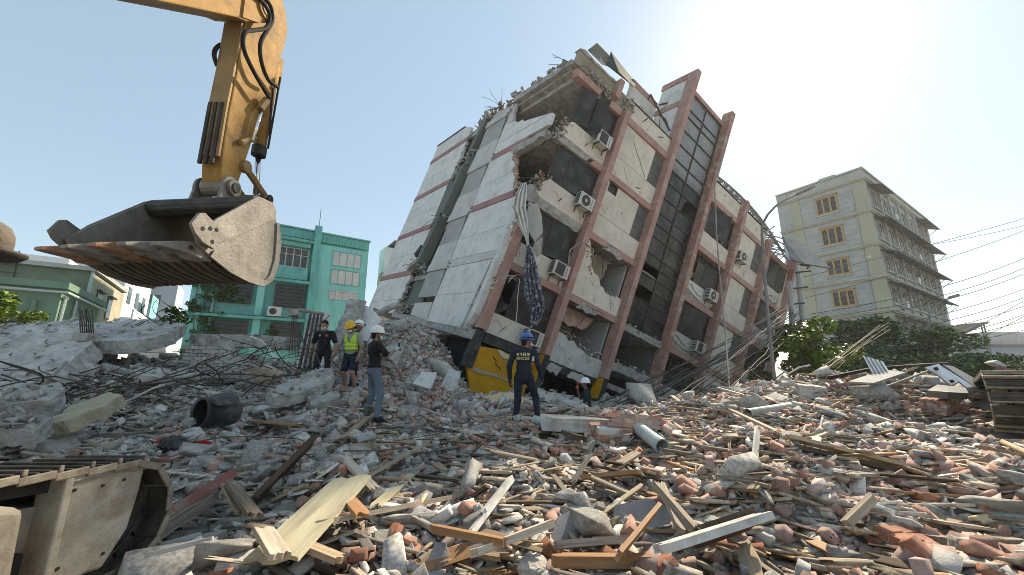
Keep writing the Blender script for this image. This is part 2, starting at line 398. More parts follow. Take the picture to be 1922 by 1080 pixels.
MT['rubber'] = pm('black_hose_rubber', [(.018, .017, .016, 1), (.04, .037, .034, 1)], scale=6, bump=.05, rough=.85, spec=.15)
MT['shoe'] = pm('dusty_track_shoe', [(.035, .03, .026, 1), (.10, .085, .068, 1)], scale=6, bump=.4, rough=.65, metal=.3, stain=(.17, .145, .11, 1), stain_amt=.6, stain_scale=5)
# people
MT['skin'] = pm('skin', [(.27, .145, .095, 1), (.34, .19, .13, 1)], scale=5, bump=.03, rough=.55)
MT['navy'] = pm('navy_coverall', [(.010, .016, .032, 1), (.022, .032, .058, 1)], scale=4, bump=1.0, bscale=11)
MT['blackc'] = pm('black_cotton', [(.010, .010, .011, 1), (.020, .020, .022, 1)], scale=4, bump=1.0, bscale=11)
MT['greenc'] = pm('dark_green_cotton', [(.006, .022, .018, 1), (.014, .038, .032, 1)], scale=4, bump=1.0, bscale=11)
MT['denim'] = pm('blue_denim', [(.075, .115, .165, 1), (.155, .205, .265, 1)], scale=3, bump=1.0, bscale=11)
MT['greyc'] = pm('grey_cotton', [(.28, .28, .285, 1), (.38, .38, .385, 1)], scale=4, bump=1.0, bscale=11)
MT['hivis'] = pm('hi_vis_yellow', [(.46, .76, .06, 1), (.56, .86, .10, 1)], scale=3, bump=1.0, bscale=11, rough=.6)
MT['hivis_strip'] = pm('grey_reflective_strip', [(.10, .115, .06, 1), (.17, .19, .10, 1)], scale=3, bump=0, rough=.4)
MT['hel_w'] = pm('white_helmet', [(.74, .74, .73, 1), (.82, .82, .81, 1)], scale=2, bump=0, rough=.3, spec=.5)
MT['hel_y'] = pm('yellow_helmet', [(.72, .39, .015, 1), (.80, .46, .03, 1)], scale=2, bump=0, rough=.3, spec=.5)
MT['hel_b'] = pm('blue_helmet', [(.025, .10, .36, 1), (.05, .16, .48, 1)], scale=2, bump=0, rough=.2, spec=.6)
MT['mask'] = pm('pale_face_mask', [(.50, .58, .56, 1), (.62, .68, .66, 1)], scale=3, bump=.05)
MT['hair'] = pm('black_hair', [(.008, .007, .006, 1), (.02, .017, .015, 1)], scale=20, bump=.3)
MT['letters'] = pm('yellow_print', [(.70, .62, .28, 1), (.78, .70, .36, 1)], scale=2, bump=0)
MT['white_print'] = pm('white_print', [(.62, .62, .60, 1), (.75, .75, .73, 1)], scale=2, bump=0)
MT['red_print'] = pm('red_print', [(.30, .08, .07, 1), (.38, .12, .10, 1)], scale=2, bump=0)
MT['glove_y'] = pm('yellow_black_glove', [(.03, .03, .028, 1), (.50, .47, .16, 1)], scale=14, bump=.2, lo=.45, hi=.55)
MT['glove_d'] = pm('dark_red_glove', [(.035, .018, .018, 1), (.13, .035, .03, 1)], scale=8, bump=.2)
MT['glove_w'] = pm('white_glove', [(.55, .55, .53, 1), (.68, .68, .66, 1)], scale=6, bump=.1)
MT['boot'] = pm('dark_boot', [(.012, .011, .011, 1), (.035, .03, .027, 1)], scale=6, bump=.1, stain=(.2, .18, .16, 1), stain_amt=.4, stain_scale=6)

MT['shoe_edge'] = pm('worn_sunlit_edge', [(.20, .165, .12, 1), (.36, .31, .24, 1)], scale=8, bump=.4, rough=.6, metal=.2, stain=(.08, .06, .045, 1), stain_amt=.8, stain_scale=7)  # worn shoe ends, and sunlight put into the colour of pale grousers
# ---------------------------------------------------------------- ground and rubble terrain
_nd = [(rng.uniform(0, 6.283), rng.uniform(0, 6.283), k) for k in (.55, .8, 1.3, 1.7, 2.3, 3.1, 4.3, 6.1, 8.7, 11.0)]
def wob(x, y):
    s = 0
    for th, ph, k in _nd:
        s = s + np.sin(k * (x * math.cos(th) + y * math.sin(th)) + ph + 1.3 * np.sin(.7 * k * (y * math.cos(th) - x * math.sin(th)))) * .085 / k ** .55
    return s
def GA(x, y, a, x0, y0, sx, sy):
    return a * np.exp(-((x - x0) / sx) ** 2 - ((y - y0) / sy) ** 2)
def H(x, y):
    x = np.asarray(x, float); y = np.asarray(y, float)
    h = .52 + 0 * x
    h = h + GA(x, y, .88, 8.6, 10.4, 4.6, 3.0) + GA(x, y, .25, 4.2, 8.6, 2.5, 2.0)
    h = h + GA(x, y, .75, 13.5, 12.0, 4.0, 4.0)
    h = h + GA(x, y, 1.2, -11.5, 11.0, 4.5, 3.6) + GA(x, y, .45, -5.2, 9.2, 2.2, 2.2)
    h = h + GA(x, y, 2.75, -4.8, 15.6, 2.5, 3.2) + GA(x, y, .7, -3.0, 15.6, 1.0, 1.3) + GA(x, y, .36, -2.8, 7.9, 1.3, 1.5) + GA(x, y, .2, -3.9, 9.0, 1.2, 1.2)
    h = h + GA(x, y, .25, -.6, 12.6, 1.7, 2.0) - GA(x, y, .75, -.9, 14.6, 1.5, 1.6) + GA(x, y, 1.6, -8.6, 19.5, 4.0, 4.0) + GA(x, y, 1.0, -9.6, 13.2, 2.8, 1.8)
    h = h - GA(x, y, .35, 2.6, 12.0, 2.2, 2.2)
    h = h - GA(x, y, .45, -3.6, 1.6, 1.5, 2.6)
    fade = 1 / (1 + np.exp((np.hypot(x * .8, y - 9) - 19) / 2.0))
    return h * fade + wob(x, y) * fade - .35 * (1 - fade)
def Hs(x, y): return float(H(x, y))

g = MB()
g.add([(-3000, -3000, 0), (3000, -3000, 0), (3000, 3000, 0), (-3000, 3000, 0)], [(0, 1, 2, 3)])
struct(g.build('ground', MT['street']))
xs = np.concatenate([np.arange(-30, -10, .5), np.arange(-10, 12, .11), np.arange(12, 32, .5)])
ys = np.concatenate([np.arange(-6, .6, .5), np.arange(.6, 9, .09), np.arange(9, 20, .2), np.arange(20, 34, .6)])
X, Y = np.meshgrid(xs, ys)
Z = H(X, Y) + rng.normal(0, .012, X.shape)
nx_, ny_ = len(xs), len(ys)
V_ = np.stack([X.ravel(), Y.ravel(), Z.ravel()], 1)
ii = np.arange(nx_ * ny_).reshape(ny_, nx_)
F_ = np.stack([ii[:-1, :-1].ravel(), ii[:-1, 1:].ravel(), ii[1:, 1:].ravel(), ii[1:, :-1].ravel()], 1)
def np_mesh(name, V, F, mat, smooth=False):
    me = bpy.data.meshes.new(name)
    me.vertices.add(len(V)); me.vertices.foreach_set('co', np.asarray(V, np.float32).ravel())
    k = F.shape[1]
    me.loops.add(F.size); me.loops.foreach_set('vertex_index', F.astype(np.int32).ravel())
    me.polygons.add(len(F)); me.polygons.foreach_set('loop_start', np.arange(0, F.size, k, dtype=np.int32))
    me.polygons.foreach_set('loop_total', np.full(len(F), k, np.int32))
    if smooth: me.polygons.foreach_set('use_smooth', np.ones(len(F), bool))
    me.materials.append(mat)
    me.update(calc_edges=True)
    return me
def np_obj(name, V, F, mat, smooth=False, parent=None):
    o = bpy.data.objects.new(name, np_mesh(name, V, F, mat, smooth))
    col.objects.link(o)
    if parent is not None: o.parent = parent
    return o
struct(np_obj('rubble_terrain', V_, F_, MT['soil'], True))

# ---------------------------------------------------------------- chunk shapes (unit size), triangulated
def hull(pts):
    bm = bmesh.new()
    for p in pts: bm.verts.new(p)
    r = bmesh.ops.convex_hull(bm, input=bm.verts)
    bmesh.ops.delete(bm, geom=[v for v in bm.verts if not v.link_faces], context='VERTS')
    bmesh.ops.triangulate(bm, faces=bm.faces)
    bmesh.ops.recalc_face_normals(bm, faces=bm.faces)
    bm.verts.index_update()
    V = np.array([v.co[:] for v in bm.verts]); F = np.array([[v.index for v in f.verts] for f in bm.faces])
    bm.free()
    return V, F
def chunk_variant(r, n=13, flat=1.0):
    pts = []
    for _ in range(n):
        p = Vector((r.gauss(0, 1), r.gauss(0, 1), r.gauss(0, 1))).normalized()
        m = max(abs(p.x), abs(p.y), abs(p.z))
        p = p * (.35 / m * .6 + .5 * .4) * r.uniform(.85, 1.15)
        pts.append((p.x * 1.15, p.y * .9, p.z * .75 * flat))
    return hull(pts)
def brick_variant(r):
    pts = []
    for x in (-.5, .5):
        for y in (-.5, .5):
            for z in (-.5, .5):
                if r.random() < .25:
                    k = r.uniform(.05, .28)
                    pts += [(x * (1 - k), y, z), (x, y * (1 - k), z), (x, y, z * (1 - k))]
                else: pts.append((x, y, z))
    V, F = hull(pts)
    return V * np.array([1.0, .46, .30]), F
def plank_variant(r, n=4, spl=.2):
    """unit length along x, unit width y, unit thick z, splintered ends"""
    pts2 = []
    up = [(-.5 + r.uniform(0, spl) * (1 if r.random() < .6 else .1), -.5 + i / (n - 1)) for i in range(n)]
    dn = [(.5 - r.uniform(0, spl) * (1 if r.random() < .6 else .1), .5 - i / (n - 1)) for i in range(n)]
    poly = up + dn
    k = len(poly)
    bow = r.uniform(-.25, .25) if spl > .1 else 0
    V = [(x, y + bow * (x * x - .08) * .8, -.5) for x, y in poly] + [(x, y + bow * (x * x - .08) * .8, .5) for x, y in poly]
    F = []
    for i in range(n - 1):   # strip between up[i],up[i+1] and the matching dn
        a, b_ = i, i + 1; c, d = k - 1 - i - 1, k - 1 - i
        F += [(a, b_, c), (a, c, d)]
        F += [(c + k, b_ + k, a + k), (d + k, c + k, a + k)]
    for i in range(k):
        j = (i + 1) % k
        F += [(i, j + k, j), (i, i + k, j + k)]
    return np.array(V), np.array(F)
def shard_variant(r):
    n = r.randint(5, 8)
    pts = []
    for i in range(n):
        a = 2 * math.pi * (i + r.uniform(-.3, .3)) / n
        q = r.uniform(.32, .55)
        pts += [(q * math.cos(a) * 1.2, q * math.sin(a), z * .5) for z in (-.14, .14)]
    return hull(pts)
def block_variant(r):
    """broken block: box with sheared faces and knocked off corners"""
    pts = []
    d = (r.uniform(.7, 1.0), r.uniform(.5, .8), r.uniform(.3, .6))
    for x in (-.5, .5):
        for y in (-.5, .5):
            for z in (-.5, .5):
                p = Vector((x * d[0] + r.uniform(-.1, .1), y * d[1] + r.uniform(-.1, .1), z * d[2] + r.uniform(-.08, .08)))
                if r.random() < .35:
                    k = r.uniform(.1, .45)
                    pts += [(p.x * (1 - k), p.y, p.z), (p.x, p.y * (1 - k), p.z), (p.x, p.y, p.z * (1 - k))]
                else: pts.append(tuple(p))
    return hull(pts)
def rough_variant(r, n=13, box=False):
    V, Fc = block_variant(r) if box else chunk_variant(r, n)
    bm = bmesh.new()
    vv = [bm.verts.new(p) for p in V]
    for f in Fc: bm.faces.new([vv[i] for i in f])
    bmesh.ops.subdivide_edges(bm, edges=bm.edges, cuts=2, use_grid_fill=True)
    bmesh.ops.triangulate(bm, faces=bm.faces)
    sd = Vector((r.uniform(-9, 9), r.uniform(-9, 9), r.uniform(-9, 9)))
    for v in bm.verts:
        v.co += v.co.normalized() * (noise.fractal(v.co * 6 + sd, .8, 2.0, 4) * (.035 if box else .06))
    bm.verts.index_update()
    V = np.array([v.co[:] for v in bm.verts]); Fc = np.array([[v.index for v in f.verts] for f in bm.faces])
    bm.free()
    return V, Fc
CHR = [rough_variant(rnd, rnd.randint(9, 13), k % 4 != 0) for k in range(20)]
CH = [block_variant(rnd) if k % 2 else chunk_variant(rnd, rnd.randint(8, 12)) for k in range(18)]
CHS = [chunk_variant(rnd, 7) if k % 2 else block_variant(rnd) for k in range(12)]
BR = [brick_variant(rnd) for _ in range(10)]
PL = [plank_variant(rnd) for _ in range(10)]
SH = [shard_variant(rnd) for _ in range(10)]
def rotmats(rx, ry, rz):
    cx_, sx_ = np.cos(rx), np.sin(rx); cy_, sy_ = np.cos(ry), np.sin(ry); cz_, sz_ = np.cos(rz), np.sin(rz)
    M_ = np.empty((len(rx), 3, 3))
    M_[:, 0, 0] = cz_ * cy_; M_[:, 0, 1] = cz_ * sy_ * sx_ - sz_ * cx_; M_[:, 0, 2] = cz_ * sy_ * cx_ + sz_ * sx_
    M_[:, 1, 0] = sz_ * cy_; M_[:, 1, 1] = sz_ * sy_ * sx_ + cz_ * cx_; M_[:, 1, 2] = sz_ * sy_ * cx_ - cz_ * sx_
    M_[:, 2, 0] = -sy_; M_[:, 2, 1] = cy_ * sx_; M_[:, 2, 2] = cy_ * cx_
    return M_
def scatter(variants, P, S, RX, RY, RZ):
    """join many small pieces: P (n,3) positions, S (n,3) sizes"""
    n = len(P); M_ = rotmats(RX, RY, RZ) * np.asarray(S)[:, None, :]
    pick = rng.integers(0, len(variants), n)
    Vs, Fs, o = [], [], 0
    for k, (v, f) in enumerate(variants):
        idx = np.nonzero(pick == k)[0]
        if not len(idx): continue
        W = np.einsum('nij,vj->nvi', M_[idx], v) + np.asarray(P)[idx][:, None, :]
        Vs.append(W.reshape(-1, 3))
        Fs.append((f[None] + (np.arange(len(idx)) * len(v))[:, None, None] + o).reshape(-1, 3))
        o += len(idx) * len(v)
    return np.concatenate(Vs), np.concatenate(Fs)
def clump(name, pts, size, mat, parent=None, variants=None, jit=.5):
    """rubble clinging to a ledge: one joined part"""
    n = len(pts); P = np.array([tuple(p) for p in pts])
    if parent is not None: P = P - np.array(WL.get(parent.name, Vector((0, 0, 0))))
    s = size * rng.uniform(1 - jit, 1 + jit, n)
    S = np.stack([s * rng.uniform(.8, 1.5, n), s * rng.uniform(.6, 1.1, n), s * rng.uniform(.5, 1.1, n)], 1)
    V, F = scatter(variants or CH, P, S, rng.uniform(-.9, .9, n), rng.uniform(-.9, .9, n), rng.uniform(0, 6.28, n))
    o = np_obj(name, V, F, mat, parent=parent); o['kind'] = 'stuff'
    return o
# ---------------------------------------------------------------- the tilted building
BA = Vector((.783, .560, -.272)).normalized()
BB = Vector((.337, -.024, .942)).normalized()
BC = Vector((-.634, .767, .103)).normalized()
BO = at(1028, 670, 17.0)
def F(a, b, c): return BO + BA * a + BB * b + BC * c
TB = thing('tilted_building', 'collapsing white and terracotta office block leaning over on crushed ground floor', 'building', F(4, -2, 5))
def fbox(name, mat, a0, a1, b0, b1, c0, c1, parent=TB):
    return MB().box((a0, b0, c0), (a1, b1, c1), fn=F).build(name, mat, parent)
def fpoly(name, mat, poly, c0, c1, parent=TB):
    m = MB(); m.prism([F(a, b, c0) for a, b in poly], BC * (c1 - c0)); return m.build(name, mat, parent)
def epoly(name, mat, poly, a0, a1, parent=TB):   # poly in (b, c)
    m = MB(); m.prism([F(a0, b, c) for b, c in poly], BA * (a1 - a0)); return m.build(name, mat, parent)
AE = -3.74
LV = [0.0, 3.03, 6.08, 9.18, 12.3]
# floor slabs, inner walls, back and far walls (keep the inside dark)
for k, L in enumerate(LV):
    a0 = -3.55
    if k in (3, 4):
        fpoly('floor_slab', MT['conc_edge'], [(a0 + .2, L - .30), (19.0, L - .30), (19.0, L - .03), (a0 + .2, L - .03)], .22, 13.1)
    else:
        fbox('floor_slab', MT['conc_edge'], a0, 19.0, L - .28, L - .03, .22, 13.1)
fbox('back_wall', MT['w_end'], -3.5, 19.0, .9, 13.4, 13.1, 13.35)
fbox('far_end_wall', MT['w_end'], 19.02, 19.25, -3, 13.2, .1, 13.3)
for k in range(4):
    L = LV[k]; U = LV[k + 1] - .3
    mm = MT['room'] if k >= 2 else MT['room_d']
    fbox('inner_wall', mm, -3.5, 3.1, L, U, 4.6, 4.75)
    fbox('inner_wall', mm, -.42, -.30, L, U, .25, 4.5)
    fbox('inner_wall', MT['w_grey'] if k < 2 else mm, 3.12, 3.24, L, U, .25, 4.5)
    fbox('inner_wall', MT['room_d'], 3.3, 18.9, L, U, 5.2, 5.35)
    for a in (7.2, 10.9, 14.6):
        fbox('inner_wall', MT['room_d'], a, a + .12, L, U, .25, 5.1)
# pilasters, tiled in lengths
def pilaster(al, b0, b1, w=.33, pr=.35, mat=None, steps=1.54, c1=.2, tilelo=-9):
    mat = mat or MT['pink']
    p = fbox('pilaster', MT['frame'], al + .01, al + w - .01, b0, b1 - .01, -pr + .01, c1)
    b = b0
    rr = random.Random(int(al * 10) + 5)
    while b < b1 - .05:
        t = min(b + steps, b1)
        mm = mat
        if b < -.01 and b0 < -.5: mm = MT['blackband']
        j = rr.uniform(-.004, .004)
        MB().box((al + j, b + .006, -pr + j), (al + w + j, t - .006, c1 - .02), fn=F).build('pilaster_tile', mm, p)
        b = t
    return p
PA = [-.5, 3.25, 7.0, 10.72, 14.42, 18.25]
pilaster(PA[0], -1.54, 12.28)
pilaster(PA[1], -1.54, 17.6)
pilaster(PA[2], -1.54, 17.55, mat=MT['pink_worn'], w=.36)
pilaster(PA[3], -1.54, 13.6, mat=MT['pink_worn'])
pilaster(PA[4], 1.54, 12.75, mat=MT['pink_worn'])
pilaster(PA[5], 3.0, 13.3)
# yellow base wrap on the pilasters
for a, b0 in ((PA[0], -1.5), (PA[1], -1.0)):
    fbox('yellow_base_tile', MT['yellow'], a - .012, a - .002, b0, -.03, -.36, .18)
# corner column, lower two storeys only, tile and broken plaster
fbox('corner_column', MT['pink'], AE + .06, AE + .42, .05, 4.95, -.12, .3)
# terracotta floor bands
def band(a0, a1, L, mat=None, h=.31, pr=.10):
    fbox('floor_band', mat or MT['pink'], a0, a1, L - h - .03, L - .03, -pr, .19)
for L in LV[1:]:
    for (a0, a1) in ((-.16, 3.24), (7.37, 10.71), (11.06, 14.41), (14.76, 18.24)):
        if L == LV[4] and a0 < 0: fpoly('floor_band', MT['pink'], [(-.16, L - .36), (3.24, L - .36), (3.24, L - .03), (-.16, L - .03)], -.1, .19)
        else: band(a0, a1, L)
band(-3.32, -.51, LV[1])
fpoly('floor_band', MT['pink'], [(-1.35, LV[3] - .36), (-.51, LV[3] - .34), (-.51, LV[3] - .03)] + jag((-1.1, LV[3] - .03), (-1.35, LV[3] - .36), 3, .05), -.1, .19)
fpoly('floor_band', MT['pink'], [(-3.5, LV[4] - .36), (-2.05, LV[4] - .33), (-2.0, LV[4] - .03), (-3.62, LV[4] - .05)], -.12, .19)
fpoly('floor_band', MT['pink'], [(-1.55, LV[4] - .40), (-.51, LV[4] - .36), (-.51, LV[4] - .02)] + jag((-1.5, LV[4] - .05), (-1.55, LV[4] - .40), 3, .05), -.1, .19)
# bare concrete edge where the band fell off (second and third floor, corner bay)
fpoly('broken_beam', MT['conc_edge'], jag((-3.45, 5.62), (-.52, 5.62), 14, .05) + jag((-.52, 6.07), (-3.45, 6.05), 8, .02), -.06, .2)
fpoly('broken_beam', MT['conc_edge'], jag((-3.4, 8.78), (-1.35, 8.82), 9, .04) + jag((-1.3, 9.15), (-3.4, 9.15), 6, .02), -.06, .2)
# ---- windows
def window(a0, a1, b0, b1, n=3, opened=(), broken=(), c=.06, frame=None, name='window', glass=None, tran=0):
    fr = MB(); t = .05
    fr.box((a0, b0, c), (a0 + t, b1, c + .08), fn=F); fr.box((a1 - t, b0, c), (a1, b1, c + .08), fn=F)
    fr.box((a0 + t, b0, c), (a1 - t, b0 + t, c + .08), fn=F); fr.box((a0 + t, b1 - t, c), (a1 - t, b1, c + .08), fn=F)
    w = (a1 - a0 - 2 * t) / n
    for i in range(1, n):
        x = a0 + t + w * i
        fr.box((x - .02, b0 + t, c + .002), (x + .02, b1 - t, c + .078), fn=F)
    if tran: fr.box((a0 + t, b1 - tran, c + .004), (a1 - t, b1 - tran + .04, c + .074), fn=F)
    o = fr.build(name, frame or MT['frame'], TB)
    for i in range(n):
        x0 = a0 + t + w * i + .02; x1 = x0 + w - .04
        if i in broken:
            # a shard left in the sash
            yb = b0 + t
            pts = jag((x0, yb), (x1, yb), 2, 0) + [(x1, yb + .3)] + jag((x1, yb + .5), (x0, yb + .9), 4, .15)
            m = MB(); m.prism([F(p[0], p[1], c + .03) for p in pts], BC * .006); m.build('pane', glass or MT['glass'], o)
            continue
        th = 0
        for (q, ang) in opened:
            if q == i: th = R(ang)
        ct, st = math.cos(th), math.sin(th)
        def G(u, v, d):
            return F(x0 + u * ct + d * st * 0, v, c + .03 - u * st + d)
        W_ = x1 - x0
        pn = MB(); pn.box((.035, b0 + t + .035, 0), (W_ - .035, b1 - t - .035 - (tran if tran else 0), .008), fn=G)
        p = pn.build('pane', glass or MT['glass'], o)
        sm = MB(); s = .035; y0 = b0 + t; y1 = b1 - t - (tran if tran else 0)
        sm.box((0, y0, -.015), (s, y1, .025), fn=G); sm.box((W_ - s, y0, -.015), (W_, y1, .025), fn=G)
        sm.box((s, y0, -.014), (W_ - s, y0 + s, .024), fn=G); sm.box((s, y1 - s, -.014), (W_ - s, y1, .024), fn=G)
        sm.build('sash', frame or MT['frame'], p)
    return o
# corner bay
window(-2.95, -.52, 10.05, 11.92, 3, opened=((0, 20), (1, 48)))
window(-3.05, -.52, 7.08, 8.80, 3, opened=((1, 10),))
window(-3.40, -.52, 3.94, 5.62, 4, opened=((2, 26),), broken=(0,))
window(-3.40, -.52, .84, 2.66, 4, opened=((1, 8),), broken=(0,))
# spandrels of the corner bay
def chip(name, mat, poly, c0=0, c1=.14): return fpoly(name, mat, poly, c0, c1)
chip('spandrel_panel', MT['w_panel'], [(-3.25, 9.18), (-.52, 9.18), (-.52, 10.05), (-2.75, 10.06)] + jag((-2.9, 10.0), (-3.25, 9.18), 7, .12))
chip('spandrel_panel', MT['w_panel'], [(-3.45, 6.1), (-.52, 6.1), (-.52, 7.06), (-2.95, 7.07)] + jag((-3.0, 6.95), (-3.45, 6.1), 7, .10))
chip('spandrel_panel', MT['w_panel'], [(-3.32, 3.04), (-.52, 3.04), (-.52, 3.93), (-3.32, 3.93)])
chip('spandrel_panel', MT['w_panel'], [(-3.32, .0), (-.52, .0), (-.52, .83), (-3.32, .83)])
# broken ends: rubble and brick
def frand(a0, a1, b0, b1, c0, c1, n): return [F(rnd.uniform(a0, a1), rnd.uniform(b0, b1), rnd.uniform(c0, c1)) for _ in range(n)]
clump('broken_edge_rubble', frand(-3.5, -3.0, 9.0, 10.0, -.02, .28, 60), .16, MT['conc_edge'], TB)
clump('broken_edge_rubble', frand(-3.6, -2.9, 8.8, 9.1, -.05, .5, 40), .14, MT['conc_edge'], TB)
clump('broken_edge_rubble', frand(-3.62, -3.2, 5.7, 6.9, -.02, .35, 60), .16, MT['conc_edge'], TB)
clump('broken_edge_bricks', frand(-3.5, -2.75, 6.75, 7.15, .0, .3, 40), .13, MT['brick_i'], TB, BR)
clump('broken_edge_bricks', frand(-3.3, -2.7, 9.6, 10.1, .0, .3, 24), .12, MT['brick_i'], TB, BR)
for i in range(34):   # masonry laid bare along the edge of the corner hole
    b = 6.5 + (i % 28) * .085; c = float(np.interp(b, [6.4, 7.5, 8.9], [1.05, 1.68, 2.42])) - rnd.uniform(.04, .2)
    a = AE + rnd.uniform(.03, .06) + .1 * (i > 27)
    MB().box((a, b, c), (a + .11, b + .072, c + .22), fn=F).build('brick', MT['brick'], TB)
# ---- bay two: wide panels, narrow louvred windows
def louvre(a0, a1, b0, b1, c=.05):
    o = fbox('louvre_window', MT['louver'], a0, a1, b0, b1, c, c + .05)
    for k in range(2):
        y = b0 + (b1 - b0) * (k + 1) / 3
        MB().box((a0, y - .008, c - .012), (a1, y + .008, c - .001), fn=F).build('glazing_bar', MT['frame'], o)
    return o
def panelbay(a0, a1, L, U, wl=None, wr=None, mat=None, split=1.0, c1=.14):
    mat = mat or MT['w_panel']
    top = U - .37
    x0 = a0 if not wl else wl; x1 = a1 if not wr else wr
    fbox('facade_panel', mat, a0, a1, L, L + split - .012, 0, c1)
    fbox('facade_panel', mat, x0, x1, L + split + .008, top, 0, c1)
    if wl: louvre(a0, wl - .015, L + split + .01, top)
    if wr: louvre(wr + .015, a1, L + split + .01, top)
panelbay(-.15, 3.23, LV[3], LV[4], wr=2.42)
# third floor of bay two has a small square window opening: four pieces around it
sa0, sa1, sb0, sb1 = .22, .82, 8.34, 8.82
fbox('facade_panel', MT['w_panel'], -.15, 3.23, LV[2], LV[2] + .988, 0, .14)
fpoly('facade_panel', MT['w_panel'], [(-.15, 7.09), (2.42, 7.09), (2.42, 8.81), (sa1, 8.81), (sa1, sb0), (sa0, sb0), (sa0, 8.81), (-.15, 8.81)], 0, .14)
louvre(2.44, 3.23, 7.09, 8.81)
o = MB(); t = .04
for lo, hi in (((sa0, sb0), (sa1, sb0 + t)), ((sa0, sb1 - t), (sa1, sb1)), ((sa0, sb0 + t), (sa0 + t, sb1 - t)), ((sa1 - t, sb0 + t), (sa1, sb1 - t))):
    o.box((lo[0], lo[1], -.01), (hi[0], hi[1], .1), fn=F)
o = o.build('small_window', MT['frame'], TB)
MB().box((sa0 + t, sb0 + t, .09), (sa1 - t, sb1 - t, .1), fn=F).build('pane', MT['glass'], o)
# second floor: wall smashed in
chip('smashed_wall_panel', MT['w_panel'], [(-.15, 3.04), (3.23, 3.04)] + jag((3.23, 3.95), (2.0, 3.85), 4, .06) + jag((2.0, 3.85), (.9, 4.55), 7, .10) + jag((.7, 4.7), (.35, 5.65), 6, .12) + [(.2, 5.7), (-.15, 5.7)])
clump('smashed_wall_bricks', [F(.15 + .9 * t + rnd.uniform(-.15, .25), 5.4 - 1.5 * t + rnd.uniform(-.12, .15), rnd.uniform(-.03, .2)) for t in [rnd.random() for _ in range(90)]], .12, MT['brick_i'], TB, BR)
clump('smashed_wall_rubble', frand(.9, 3.1, 3.8, 4.0, .0, .35, 46), .10, MT['concrete_i'], TB)
fpoly('hanging_inner_plaster', MT['room'], jag((1.0, 4.5), (1.35, 5.72), 5, .08) + [(1.5, 5.72)] + jag((2.6, 5.7), (2.1, 4.4), 7, .15) + jag((2.1, 4.4), (1.0, 4.5), 4, .2), .75, .85)
fpoly('brown_inner_wall', MT['brick'], jag((.2, 3.2), (.2, 5.7), 4, .03) + [(1.9, 5.7)] + jag((1.9, 5.6), (1.4, 3.2), 9, .1), 1.4, 1.5)
# first floor: smashed too, flaking render below
chip('smashed_wall_panel', MT['w_lgrey'], [(-.15, -.1), (3.23, -.1)] + jag((3.23, .75), (1.6, .80), 6, .08) + jag((1.6, .9), (-.05, 1.35), 7, .10) + [(-.15, 1.3)])
clump('smashed_wall_rubble', frand(-.1, 3.1, .85, 1.15, .02, .6, 90), .13, MT['concrete_i'], TB)
clump('smashed_wall_bricks', frand(0, 2.2, 1.0, 1.5, .1, .7, 60), .12, MT['brick_i'], TB, BR)
fpoly('brown_inner_wall', MT['brick'], jag((.1, 1.7), (2.6, 2.0), 9, .15) + [(2.6, 2.66), (.1, 2.66)], .7, .8)
for L, x in ((.95, 1.5), (4.05, 1.9)):
    lv = fbox('louvred_shutter', MT['louver'], x, x + .75, L + .15, L + 1.35, 1.6, 1.64)
    for k in range(6):
        MB().box((x + .02, L + .2 + k * .19, 1.56), (x + .73, L + .32 + k * .19, 1.597), fn=F).build('slat', MT['w_grey'], lv)
for i in range(22):
    x = rnd.uniform(.0, 3.1); y = rnd.uniform(-.05, .75)
    s = rnd.uniform(.10, .26)
    fpoly('plaster_flake', MT['plaster'], [(x + s * rnd.uniform(.5, 1) * math.cos(q), y + s * rnd.uniform(.5, 1) * math.sin(q)) for q in [k * 1.05 + rnd.uniform(-.3, .3) for k in range(6)]], -.012 - rnd.uniform(0, .02), -.003)
for (x0, x1, y) in ((.9, 2.4, 5.72), (.5, 2.0, 2.62)):    # broken lumps hanging off the bands
    fpoly('broken_band_render', MT['conc_edge'], jag((x0, y - .12), (x1, y - .10), 7, .07) + jag((x1, y + .2), (x0, y + .24), 5, .05), -.14, -.102)
# ---- parapet
fbox('parapet', MT['w_panel'], -.15, 3.24, 12.3, 13.15, 0, .16)
fbox('parapet_coping', MT['frame'], -.1, 3.24, 13.152, 13.2, -.04, .22)
fpoly('parapet', MT['room'], [(-3.74, 12.5), (-1.3, 12.45), (-1.3, 13.18), (-3.74, 13.2)], .02, .2)
fpoly('parapet', MT['room'], [(-1.05, 12.4), (-.18, 12.35), (-.18, 13.15), (-1.05, 13.18)], .02, .2)
fbox('parapet_pier', MT['pink'], -1.32, -1.04, 12.45, 13.42, -.25, .3)
fpoly('parapet_coping', MT['conc_edge'], jag((-3.8, 13.2), (-1.33, 13.2), 10, .02) + jag((-1.33, 13.3), (-3.8, 13.32), 10, .03), -.04, .3)
clump('parapet_rubble', frand(-3.2, -1.4, 12.3, 12.65, -.12, .1, 90), .14, MT['conc_edge'], TB)
clump('parapet_rubble', frand(-.6, .15, 12.35, 13.1, -.12, .1, 70), .15, MT['conc_edge'], TB)
fpoly('parapet', MT['w_panel'], [(7.37, 12.3), (10.71, 12.3), (10.71, 13.35), (7.37, 13.3)], 0, .16)
fbox('parapet', MT['w_panel'], 11.06, 14.4, 12.3, 13.3, 0, .16)
fbox('parapet_coping', MT['frame'], 7.4, 14.4, 13.36, 13.42, -.04, .22)
